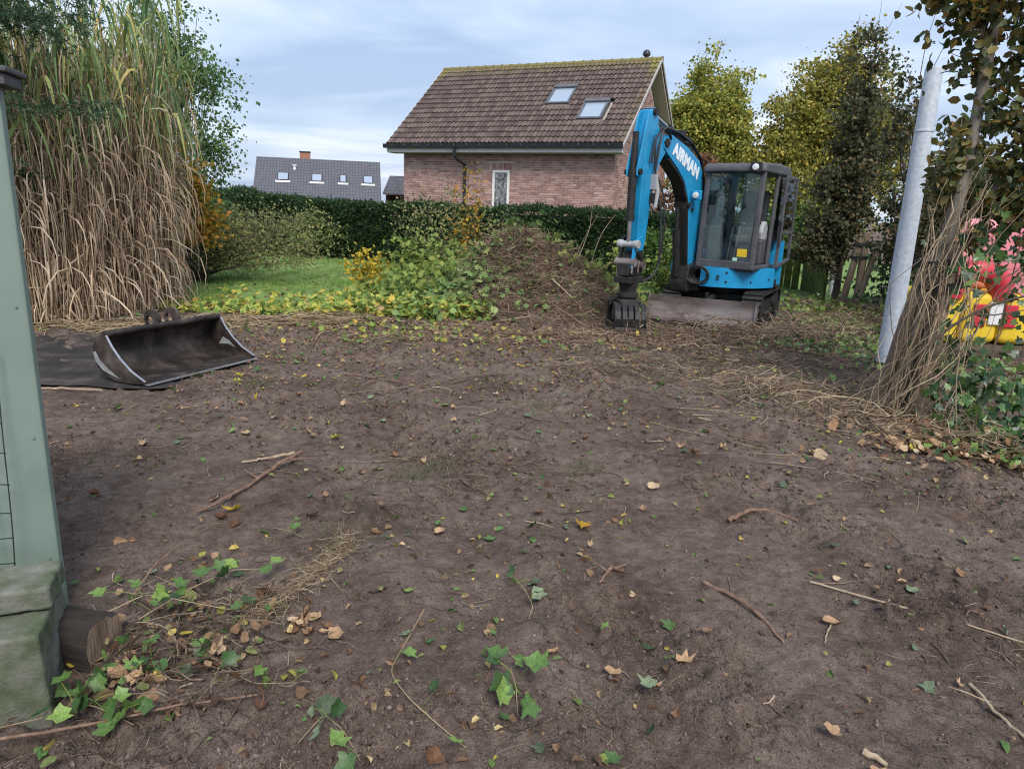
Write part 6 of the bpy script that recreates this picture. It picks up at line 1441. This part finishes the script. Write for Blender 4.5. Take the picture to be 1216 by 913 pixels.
    m = MB(); m.add([(.001, .96 * a * math.cos(b_) * .8, .075 + .96 * a * math.sin(b_)) for a, b_ in zip(rad, t)] + [(.004, 0, .075)], [[n, j, (j + 1) % n] for j in range(n)]); m.build('cut_face', surf('brown cut wood', [(.32, (.03, .022, .018)), (.5, (.14, .095, .065)), (.75, (.27, .19, .13))], 9, .9, 0, .6, 40, 7, .01, sc=(1, 2.4, .5)), r)
left_corner()

# ================================================================== LITTER ON THE SOIL
def in_view(x, y): return np.abs(x) < .80 * y + .35
def scatter(n, y0, y1, p=1.0, f=None):
    """points over the open soil, thinner with distance"""
    out = np.zeros((0, 2))
    while len(out) < n:
        y = y0 + (y1 - y0) * rng.random(n) ** p; x = rng.uniform(-1, 1, n) * (.80 * y + .3)
        ok = (x > -1.45 - .0 * y) | (y > 2.75); ok &= ~((x < -3.0) & (y > 5.6) & (y < 8.2))
        if f is not None: ok &= rng.random(n) < f(x, y)
        out = np.vstack([out, np.stack([x, y], -1)[ok]])
    return out[:n, 0], out[:n, 1]
def soil_crumbs():
    for (n, y0, y1, p, s0, s1, nm) in ((26000, 1.7, 4.2, 1.1, .0018, .006, 'a'), (5000, 1.7, 7, 1.2, .004, .013, 'b'), (8000, 4, 10.5, 1.0, .006, .022, 'c')):
        x, y = scatter(n, y0, y1, p, lambda x, y: .18 + .82 * rough_mask(x, y))
        s = s0 + (s1 - s0) * rng.random(n) ** 2.2; z = gh(x, y) + s * .25
        tv = np.array([[1, 0, 0], [-1, 0, 0], [0, 1, 0], [0, -1, 0], [0, 0, 1], [0, 0, -1]], float); tf = np.array([[0, 2, 4], [2, 1, 4], [1, 3, 4], [3, 0, 4], [2, 0, 5], [1, 2, 5], [3, 1, 5], [0, 3, 5]])
        V = np.stack([x, y, z], -1)[:, None, :] + (tv[None] + rng.normal(0, .33, (n, 6, 3))) * s[:, None, None] * rng.uniform(.6, 1.2, (n, 1, 3))
        F = (tf[None] + (np.arange(n) * 6)[:, None, None]).reshape(-1, 3)
        o = link('soil_crumbs', to_mesh('soil_crumbs', V.reshape(-1, 3), [F], M['crumb'], True))
        tag(o, {'a': 'fine loose soil crumbs strewn over the foreground', 'b': 'small brown soil lumps strewn over the graded ground', 'c': 'coarse soil clods scattered over the far graded ground'}[nm], 'soil crumbs', kind='stuff')
soil_crumbs()
def root_fibres():
    for (n, y0, y1, r0, l0, l1, lab) in ((2600, 1.7, 5.0, .0011, .03, .20, 'thin root fibres lying over the foreground soil'), (2600, 4, 10.6, .0022, .08, .42, 'stringy roots and thin twigs lying over the far soil')):
        x, y = scatter(n, y0, y1, 1.0, lambda x, y: .15 + .85 * rough_mask(x + 3, y + 1) ** 1.5); L = l0 + (l1 - l0) * rng.random(n) ** 2; k = 6; q = np.linspace(-.5, .5, k)
        a = rng.random(n) * 2 * PI; d = np.stack([np.cos(a), np.sin(a)], -1); pz = np.stack([-d[:, 1], d[:, 0]], -1); cv = rng.normal(0, .3, n)
        XY = np.stack([x, y], -1)[:, None, :] + d[:, None, :] * (L[:, None] * q[None])[:, :, None] + pz[:, None, :] * (L[:, None] * cv[:, None] * (q ** 2 * 2 + .15 * np.sin(q * 9))[None])[:, :, None] + rng.normal(0, .03, (n, k, 2)) * L[:, None, None] * .35
        Z = gh(XY[..., 0], XY[..., 1]) + r0 + .012 * rng.random((n, 1)) * np.sin(np.linspace(0, PI, k))[None] + rng.normal(0, .001, (n, k))
        V, F = tube_arr(np.concatenate([XY, Z[..., None]], -1), r0 * rng.uniform(.5, 1.6, (n, 1)) * np.linspace(1, .5, k)[None], 3)
        tag(link('root_fibres', to_mesh('root_fibres', V, [F], M['root'], True)), lab, 'root fibres', kind='stuff')
root_fibres()
def small_litter():
    # bits of leaf over the soil: denser towards the back and round the tree
    def dens(x, y): return np.clip(.10 + .9 * sstep(4.2, 8.5, y) * (.45 + .55 * vnoise(x * 1.5, y * 1.5, 101)) + .8 * np.exp(-((x - 3.1) ** 2 + (y - 5.4) ** 2) / .9) + .25 * np.exp(-((x + .1) / .5) ** 2) * (y < 5) + .5 * np.exp(-((x + 1.15) ** 2 + (y - 2.4) ** 2) / .25), 0, 1)
    x, y = scatter(9500, 1.7, 10.8, .8, dens); n = len(x); s = rng.uniform(.012, .05, n) * (1 + .35 * sstep(5, 9, y))
    V, F = leaf_arr(np.stack([x, y, gh(x, y) + .006 + .012 * rng.random(n)], -1), rdir(n, 0, .25), rdir(n, 2.0), s, s * rng.uniform(.5, 1, n), T_oval(.22, -.1))
    tag(link('leaf_litter', to_mesh('leaf_litter', V, [F], M['litter'])), 'scattered small dead leaf scraps over the soil', 'leaf litter', kind='stuff')
    # straw and vine trash: strip at the foot of the reeds, swath by the tree, trash round the machine
    def straw(n, pts, wd, l0, l1, lab, mat=M['straw'], r=.0028, ang=None, up=.05):
        P0 = np.array(pts, float); t = rng.random(n); tt = np.linspace(0, 1, len(P0)); x = np.interp(t, tt, P0[:, 0]) + rng.normal(0, wd, n); y = np.interp(t, tt, P0[:, 1]) + rng.normal(0, wd * .7, n)
        L = rng.uniform(l0, l1, n); a = rng.random(n) * 2 * PI if ang is None else ang + rng.normal(0, .5, n); k = 5; q = np.linspace(-.5, .5, k); d = np.stack([np.cos(a), np.sin(a)], -1); pz = np.stack([-d[:, 1], d[:, 0]], -1)
        XY = np.stack([x, y], -1)[:, None, :] + d[:, None, :] * (L[:, None] * q[None])[:, :, None] + pz[:, None, :] * (L[:, None] * rng.normal(0, .25, (n, 1)) * (q ** 2 * 2)[None])[:, :, None]
        Z = gh(XY[..., 0], XY[..., 1]) + .01 + rng.random((n, 1)) ** 2 * up * 1.6 + rng.normal(0, up * .2, (n, k)) ; Z = np.maximum(Z, gh(XY[..., 0], XY[..., 1]) + .004)
        V, F = tube_arr(np.concatenate([XY, Z[..., None]], -1), r * rng.uniform(.5, 1.5, (n, 1)) * np.ones((1, k)), 3)
        tag(link('straw_litter', to_mesh('straw_litter', V, [F], mat)), lab, 'straw litter', kind='stuff')
    straw(850, [(-7.0, 8.35), (-5.2, 8.6), (-4.2, 9.2), (-3.2, 9.7), (-2.2, 10.0)], .22, .2, .9, 'broken reed straws lying along the foot of the reed clump', ang=.15, r=.0045)
    straw(620, [(2.2, 7.0), (2.7, 6.2), (3.1, 5.6), (3.35, 5.2), (3.7, 4.9)], .24, .12, .6, 'tangle of dry vine straws at the foot of the leaning beech', M['vine'], r=.003, up=.09)
    straw(1300, [(2.0, 9.9), (3.3, 9.5), (4.3, 9.9), (5.2, 11.0), (5.8, 12.5)], .5, .15, .6, 'twiggy trash strewn around the excavator blade', M['heap_twig'], r=.004, up=.14)
    straw(420, [(-.76, 3.2), (-.88, 2.8), (-1.0, 2.45)], .055, .03, .15, 'patch of pale dead grass pulled up in the soil', r=.0008, up=.025)
    straw(210, [(-1.35, 2.6), (-1.2, 2.25), (-.9, 2.0)], .19, .06, .32, 'dead ivy stems littering the ground beside the sawn log', M['twig'], r=.0022, up=.05)
    straw(1500, [(-2.2, 8.6), (-.8, 9.2), (.4, 9.4), (1.6, 9.3), (2.6, 9.2)], .55, .06, .4, 'shredded twigs and roots strewn before the brush pile', M['heap_twig'], r=.0032, up=.05)
    straw(700, [(1.0, 7.2), (2.2, 8.0), (3.6, 8.2), (4.6, 8.6)], .5, .12, .5, 'thin dry stems strewn before the galvanised post', M['root'], r=.0025, up=.05)
    # low weeds and torn ivy round the machine and before the stakes
    def cover(n, c, s, size, mat, lab, lift=.12, tpl=T_lobed(IVY, 2, .2)):
        x = rng.normal(c[0], s[0], n); y = rng.normal(c[1], s[1], n); L = size * rng.uniform(.55, 1.4, n); ok = ~((np.abs(x - 3.2) < .95) & (np.abs(y - 11.3) < 1.3)); x, y, L = x[ok], y[ok], L[ok]; n = len(x)
        V, F = leaf_arr(np.stack([x, y, gh(x, y) + .02 + lift * rng.random(n) ** 1.7], -1), rdir(n, 0, .5), rdir(n, 1.2) + np.array([0, -.3, 0]), L, L, tpl)
        tag(link('ground_cover', to_mesh('ground_cover', V, [F], mat)), lab, 'ground cover', kind='stuff')
    cover(520, (.2, 9.3), (1.5, .5), .06, M['litter'], 'trampled leaf scraps strewn before the brush pile', .04, T_lobed(OVALP, 2, .3))
    cover(260, (-1.6, 9.2), (.9, .5), .07, M['cut_leaf'], 'yellow green leaf scraps fallen before the cut foliage', .05)
    cover(260, (-4.6, 13.5), (1.4, 1.8), .06, M['litter'], 'dead leaves scattered over the lawn', .05, T_lobed(OVALP, 2, .3))
    cover(420, (5.0, 10.8), (.5, .8), .085, M['pale_leaf'], 'torn ivy and weeds on the ground right of the excavator')
    cover(600, (5.9, 12.6), (.6, .7), .08, M['lime'], 'light green weeds in front of the tied stakes', .2)
    cover(420, (4.3, 9.2), (.7, .6), .07, M['ivy_leaf'], 'ivy scraps around the galvanised post foot', .08)
    cover(420, (5.2, 7.2), (.7, .9), .075, M['pale_leaf'], 'creeping green leaves before the inflatable', .06)
    cover(320, (2.6, 13.0), (.6, .5), .09, M['cut_leaf'], 'yellow and green leaves under the raised arm', .2)
    cover(360, (3.5, 5.1), (.42, .26), .075, M['dry_leaf'], 'drift of dry tan leaves at the foot of the leaning beech', .05, T_lobed(OVALP, 2, .3))
    cover(240, (3.85, 4.85), (.30, .22), .06, M['ivy_leaf'], 'fresh ivy runners over the leaf drift', .07)
    cover(150, (-1.22, 2.3), (.20, .22), .042, M['litter'], 'brown leaf mould beside the sawn log', .04, T_lobed(OVALP, 2, .3))
    # tussocks of weed grass on the soil
    n = 2600; cx = rng.choice(9, n); cc = np.array([(-.45, 4.35), (.5, 4.4), (-.6, 4.2), (.25, 5.9), (-2.3, 6.1), (2.1, 8.0), (.9, 8.4), (-.8, 3.2), (-1.5, 8.6)])[cx]; x = cc[:, 0] + rng.normal(0, .07, n) * (1 + (cx > 5)); y = cc[:, 1] + rng.normal(0, .07, n) * (1 + (cx > 5))
    P0 = np.stack([x, y, gh(x, y) - .003], -1); L = rng.uniform(.02, .07, n); d = rdir(n, .9); V, F = ribbon_arr(np.stack([P0, P0 + d * L[:, None] * .5 + [0, 0, .006], P0 + d * L[:, None]], 1), np.tile([[.0022, .002, .0005]], (n, 1)), rdir(n, 0, .1))
    tag(link('weed_grass', to_mesh('weed_grass', V, [F], pieces('olive weed grass', [(0, (.05, .07, .03)), (.5, (.09, .12, .045)), (1, (.20, .19, .09))], .7, .25, .2, 20))), 'small tufts of olive grass left in the soil', 'grass', kind='stuff')
small_litter()

# --- single leaves one can point at
def leaf_mesh(nm, lobes, seed, cup, mat, curl=0.0):
    v, f = T_lobed(lobes, seed, cup); v = v.copy()
    # two rings: a mid ring makes the blade bend instead of lying as a flat fan
    r_ = np.random.default_rng(seed + 50); c = v[0]; ring = v[1:]; mid = c + (ring - c) * .55; mid[:, 2] += r_.normal(0, .03, len(mid)); n = len(ring)
    V = np.vstack([[c], mid, ring]); V[:, 2] += curl * ((V[:, 1]) ** 2) * 2.2 + curl * .8 * (V[:, 0] - .5) ** 2
    T_ = [[0, 1 + i, 1 + (i + 1) % n] for i in range(n)]; Q = [[1 + i, 1 + n + i, 1 + n + (i + 1) % n, 1 + (i + 1) % n] for i in range(n)]
    me = to_mesh(nm, V, [np.array(T_), np.array(Q)], mat, True); return me
V_DRY = pieces('veined dry leaf', [(0, (.12, .058, .034)), (.3, (.24, .135, .075)), (.65, (.40, .26, .15)), (1, (.52, .40, .26))], .7, .15, .3, 9, .25, .25, vein=.35)
V_IVY = pieces('veined ivy leaf', [(0, (.03, .07, .022)), (.4, (.065, .13, .035)), (.75, (.12, .21, .05)), (1, (.22, .33, .08))], .45, .18, .25, 9, .4, .15, vein=.42)
V_GREY = pieces('veined dull ivy leaf', [(0, (.06, .085, .05)), (.5, (.11, .15, .085)), (1, (.22, .27, .16))], .6, .12, .3, 9, .3, .15, vein=.5)
V_YEL = pieces('veined yellow leaf', [(0, (.42, .22, .02)), (.4, (.55, .38, .035)), (.8, (.52, .47, .07)), (1, (.34, .38, .08))], .6, .25, .25, 9, .3, .15, vein=.2)
DRY = [leaf_mesh('dry_leaf', OVALP, s, .5, V_DRY, c) for s, c in ((1, .5), (2, .8), (3, .3), (4, 1.1))] + [leaf_mesh('dry_leaf', MAPLE, 6, .6, V_DRY, .9), leaf_mesh('dry_leaf', IVY, 7, .6, V_DRY, .7)]
YEL = [leaf_mesh('yellow_leaf', MAPLE, s, .35, V_YEL, .3) for s in (1, 2)]
IVM = [leaf_mesh('ivy_leaf', IVY, s, .3, V_IVY, .2) for s in (1, 2, 3)]
IVG = [leaf_mesh('ivy_leaf', IVY, s, .35, V_GREY, .3) for s in (4, 5)]
def lay(meshes, pts, s0, s1, name, label, cat, group, lift=.008):
    for (x, y) in pts:
        s = rng.uniform(s0, s1); c = np.array([[x, y, gz(x, y) + lift + .004]])
        o = leaf_objs(None, c, rdir(1, .08, .15), rdir(1, 2.2), s, s * rng.uniform(.75, 1.05), meshes[rng.integers(len(meshes))], name)[0]
        tag(o, label, cat, group)
def pts_of(n, y0, y1, p, f): 
    x, y = scatter(n, y0, y1, p, f); return list(zip(x, y))
lay(DRY, pts_of(95, 1.75, 6.2, .9, lambda x, y: .25 + .75 * vnoise(x * 1.2, y * 1.2, 111) ** 2), .036, .082, 'fallen_leaf', 'curled dry tan leaf lying alone on the bare soil', 'leaf', 'dry tan leaves on the soil')
lay(DRY, [(-.72 + rng.normal(0, .07), 2.45 + rng.normal(0, .05)) for i in range(12)] + [(-1.18 + rng.normal(0, .10), 2.15 + rng.normal(0, .10)) for i in range(12)], .04, .08, 'fallen_leaf', 'dry tan leaf in a small cluster with ivy scraps', 'leaf', 'clustered dry leaves')
lay(DRY, [(rng.uniform(2.9, 4.1), rng.uniform(4.6, 5.25)) for i in range(40)], .055, .10, 'fallen_leaf', 'large dry tan leaf in the drift below the leaning beech', 'leaf', 'dry leaves below the beech', .03)
lay(YEL, [(-1.52, 3.55), (-1.49, 3.52), (-2.55, 6.35), (-2.42, 6.15), (-2.2, 5.85), (-1.2, 4.8), (-2.0, 6.6), (.42, 3.55), (-3.4, 8.7), (-2.3, 8.5), (-1.9, 9.4), (.9, 8.9), (-.4, 6.4), (.1, 7.3), (3.0, 5.0)], .06, .10, 'yellow_leaf', 'bright yellow lobed leaf lying flat on the soil', 'leaf', 'yellow leaves on the soil', .02)
lay(IVM, pts_of(46, 1.8, 5.4, .9, lambda x, y: .12 + .88 * np.exp(-((x - .05) / .55) ** 2)), .038, .072, 'ivy_leaf', 'loose green ivy leaf lying on the soil', 'leaf', 'loose ivy leaves')
lay(IVG, pts_of(60, 1.8, 7.5, .9, lambda x, y: .25 + .75 * vnoise(x * 1.4, y * 1.4, 113)), .035, .075, 'ivy_leaf', 'wilted grey green ivy leaf lying on the soil', 'leaf', 'wilted ivy leaves')
lay(IVM, pts_of(110, 5.2, 10.4, .7, None), .05, .085, 'ivy_leaf', 'torn green leaf on the far rough soil', 'leaf', 'torn leaves on the far soil', .02)

# --- ivy runners with their own leaves
def runner(label, pts, nleaf, size, mesh_set=IVM, r=.0022, lift=.05, mat=None):
    P_ = np.array([(x, y, gz(x, y) + h) for x, y, h in pts]); P_ = sub_poly(P_, 24); o3 = P_[0].copy(); o3[2] = gz(o3[0], o3[1])
    root = thing('ivy_runner', label, 'ivy', tuple(o3)); mb = MB(); mb.tube(P_ - o3, np.linspace(r, r * .5, 24), 6); mb.build('stem', mat or M['straw'], root, smooth=True)
    for i in range(nleaf):
        b_ = P_[int(rng.uniform(.1, 1) * 23)]; e_ = b_ + np.array([rng.normal(0, .04), rng.normal(0, .035), rng.uniform(.2, 1) * lift]); e_[2] = max(e_[2], gz(e_[0], e_[1]) + .012)
        mb = MB(); mb.tube(np.array([b_, (b_ + e_) / 2 + (0, 0, .008), e_]) - o3, .0011, 4, cap=False); mb.build('leaf_stalk', M['lime'], root)
        s = size * 1.15 * rng.uniform(.6, 1.3); leaf_objs(root, (e_ - o3)[None], rdir(1, -.05, .3), rdir(1, 1.6) + np.array([[0, -.35, 0]]), s, s, mesh_set[rng.integers(len(mesh_set))])
runner('ivy runner with fresh leaves beside the green panel', [(-1.42, 2.45, .03), (-1.3, 2.62, .07), (-1.18, 2.78, .05), (-1.05, 2.9, .02)], 11, .058)
runner('ivy trailing over the sawn log', [(-1.52, 2.35, .10), (-1.36, 2.42, .16), (-1.2, 2.5, .06), (-1.05, 2.52, .03)], 10, .058)
runner('ivy clump growing below the sawn log', [(-1.45, 2.05, .02), (-1.32, 2.1, .06), (-1.22, 2.14, .05), (-1.1, 2.18, .02)], 12, .062)
runner('ivy stems with large leaves at the foot of the concrete block', [(-1.62, 1.88, .02), (-1.45, 1.92, .05), (-1.3, 1.93, .06), (-1.15, 1.9, .02)], 13, .065)
runner('ivy runner with pale leaves crossing the brown leaf mould', [(-1.2, 2.35, .02), (-1.02, 2.2, .04), (-.85, 2.1, .03), (-.7, 2.12, .02)], 8, .05)
runner('fresh ivy sprig with five bright leaves on a fan of pale stalks', [(.06, 2.02, .0), (.05, 2.1, .02), (.03, 2.17, .05)], 7, .07, r=.002, lift=.05)
runner('long bare ivy vine curving over the soil to a single leaf', [(-.32, 2.55, .01), (-.38, 2.35, .01), (-.4, 2.2, .012), (-.3, 2.02, .012), (-.14, 1.88, .012), (-.10, 1.84, .015)], 3, .055, r=.0036)
runner('ivy sprig with drooping leaves below the pale dead grass', [(-.62, 1.86, .01), (-.55, 1.9, .05), (-.48, 1.86, .06), (-.42, 1.82, .02)], 6, .06, IVM + IVG)
runner('wilted ivy tangle on the ridge of soil', [(.02, 2.95, .0), (.08, 2.8, .03), (.12, 2.62, .03), (.1, 2.5, .02)], 6, .05, IVG + IVM)
runner('small ivy scrap beside the fallen twigs', [(-1.2, 3.35, .0), (-1.1, 3.25, .04), (-1.0, 3.22, .02)], 5, .045)

# --- single sticks and roots
def stick(label, pts, r, mat, name='stick', cat='stick', group=None, k=20, side=()):
    P_ = np.array([(x, y, gz(x, y) + r * .7 + h) for x, y, h in pts]); P_ = sub_poly(P_, k); o3 = P_[0].copy()
    P_[1:-1] += rng.normal(0, r * .25, (k - 2, 3)); mb = MB(); mb.tube(P_ - o3, r * np.linspace(1, .6, k) * (1 + .05 * rng.normal(size=k)), 8)
    for (i, dx, dy, dz) in side: mb.tube(np.array([P_[i], P_[i] + np.array([dx, dy, dz]) * .5 + rng.normal(0, .004, 3), P_[i] + np.array([dx, dy, dz])]) - o3, [r * .5, r * .4, r * .2], 6)
    o = mb.build(name, mat, None, smooth=True); o.location = o3; return tag(o, label, cat, group)
RB = surf('reddish root bark', [(.3, (.09, .05, .034)), (.55, (.19, .115, .08)), (.8, (.30, .21, .15))], 30, .85, 0, .5, 90, 5, .003)
PB = surf('pale peeled wood', [(.3, (.22, .16, .105)), (.6, (.38, .29, .2)), (.8, (.5, .40, .29))], 30, .8, 0, .3, 90, 5, .002)
stick('reddish brown broken branch leaning across small twigs', [(-1.35, 4.35, .06), (-1.42, 4.0, .03), (-1.52, 3.72, .02), (-1.66, 3.5, .02)], .013, RB, side=((5, .12, .08, .02), (9, -.10, .05, .03), (13, .02, -.14, .02), (3, .18, .04, .0)))
stick('pale split stick lying behind the reddish branch', [(-1.42, 4.42, .03), (-1.55, 4.3, .01), (-1.68, 4.2, .005)], .011, PB)
stick('thick smooth root lying curved on open soil', [(1.24, 3.68, .008), (1.36, 3.76, .012), (1.5, 3.76, .012), (1.62, 3.68, .006)], .013, RB, 'root_piece', 'root')
stick('half buried root running into the soil', [(.92, 2.98, .0), (1.02, 2.85, .004), (1.1, 2.70, .004), (1.13, 2.52, -.004)], .011, RB, 'root_piece', 'root')
stick('long thin root running past the soil hole', [(1.42, 3.0, .005), (1.65, 2.82, .005), (1.95, 2.62, .004), (2.2, 2.45, .004)], .0055, PB, 'root_piece', 'root')
stick('pale upright peeled twig near the long thin root', [(1.72, 2.28, .0), (1.71, 2.12, .012), (1.74, 1.98, .008), (1.76, 1.88, .006)], .007, PB, side=((4, -.10, .06, .01),))
stick('short cut pale stick end lying on the smooth soil', [(1.16, 1.92, .004), (1.21, 1.87, .004)], .012, PB, k=5)
stick('long straight twig lying across the middle of the plot', [(-1.55, 6.15, .02), (-1.0, 6.25, .03), (-.4, 6.8, .03), (.0, 7.1, .02)], .008, M['twig'])
stick('reddish twig crossing the long straight twig', [(-1.65, 6.75, .02), (-1.1, 6.5, .04), (-.65, 6.2, .02)], .008, RB)
stick('long thin reddish bramble cane slanting up beside the green panel', [(-1.52, 2.55, .02), (-1.50, 2.75, .10), (-1.46, 3.0, .13), (-1.42, 3.2, .10)], .0045, RB, 'bramble_cane', 'cane')
stick('dark bare stem lying below the concrete block', [(-1.55, 1.80, .03), (-1.3, 1.86, .04), (-1.05, 1.98, .03), (-.82, 2.06, .015)], .0055, RB)
stick('small dark tree branch lying over the tarmac edge', [(-4.6, 5.7, .02), (-4.0, 5.78, .02), (-3.5, 5.85, .02)], .012, PB)
stick('thick brown stump root on the tall soil ridge', [(.55, 3.05, .0), (.48, 2.95, .03), (.42, 2.85, .02)], .010, M['dark_bark'] if False else RB, 'root_piece', 'root', side=((6, .1, .05, .02), (12, -.08, .05, .03)))
for i in range(46):
    x, y = scatter(1, 1.9, 5.2, .8); x, y = x[0], y[0]; a = rng.random() * 2 * PI; L = rng.uniform(.06, .22); c = rng.normal(0, .3)
    stick('thin bare twig lying loose on the soil', [(x, y, .002), (x + L * .5 * math.cos(a), y + L * .5 * math.sin(a), .006), (x + L * math.cos(a + c), y + L * math.sin(a + c), .002)], rng.uniform(.0018, .0042), [RB, PB, M['twig'], M['root']][i % 4], 'twig', 'twig', 'loose twigs on the soil', 10)
for i in range(40):
    x, y = scatter(1, 5.0, 10.2, .8); x, y = x[0], y[0]; a = rng.random() * 2 * PI; L = rng.uniform(.2, .7); c = rng.normal(0, .3)
    stick('long thin twig strewn on the far rough soil', [(x, y, .012), (x + L * .5 * math.cos(a), y + L * .5 * math.sin(a), .03), (x + L * math.cos(a + c), y + L * math.sin(a + c), .012)], rng.uniform(.003, .007), [RB, PB, M['twig'], M['straw']][i % 4], 'twig', 'twig', 'twigs on the far soil', 10)
# long dry vines dragged over the soil towards the tree
for i in range(9):
    s = np.array([rng.uniform(1.0, 2.2), rng.uniform(4.6, 6.6)]); e_ = np.array([rng.uniform(2.6, 3.3), rng.uniform(4.6, 5.6)]) if i > 3 else s + np.array([rng.uniform(.6, 1.3), rng.uniform(-.9, -.3)])
    m_ = (s + e_) / 2 + rng.normal(0, .15, 2)
    stick('long dry vine dragged over the soil before the leaning beech', [(s[0], s[1], .004), (m_[0], m_[1], .01), (e_[0], e_[1], .006)], rng.uniform(.003, .0055), M['straw'] if i % 2 else M['root'], 'dry_vine', 'vine', 'dry vines before the beech', 16)
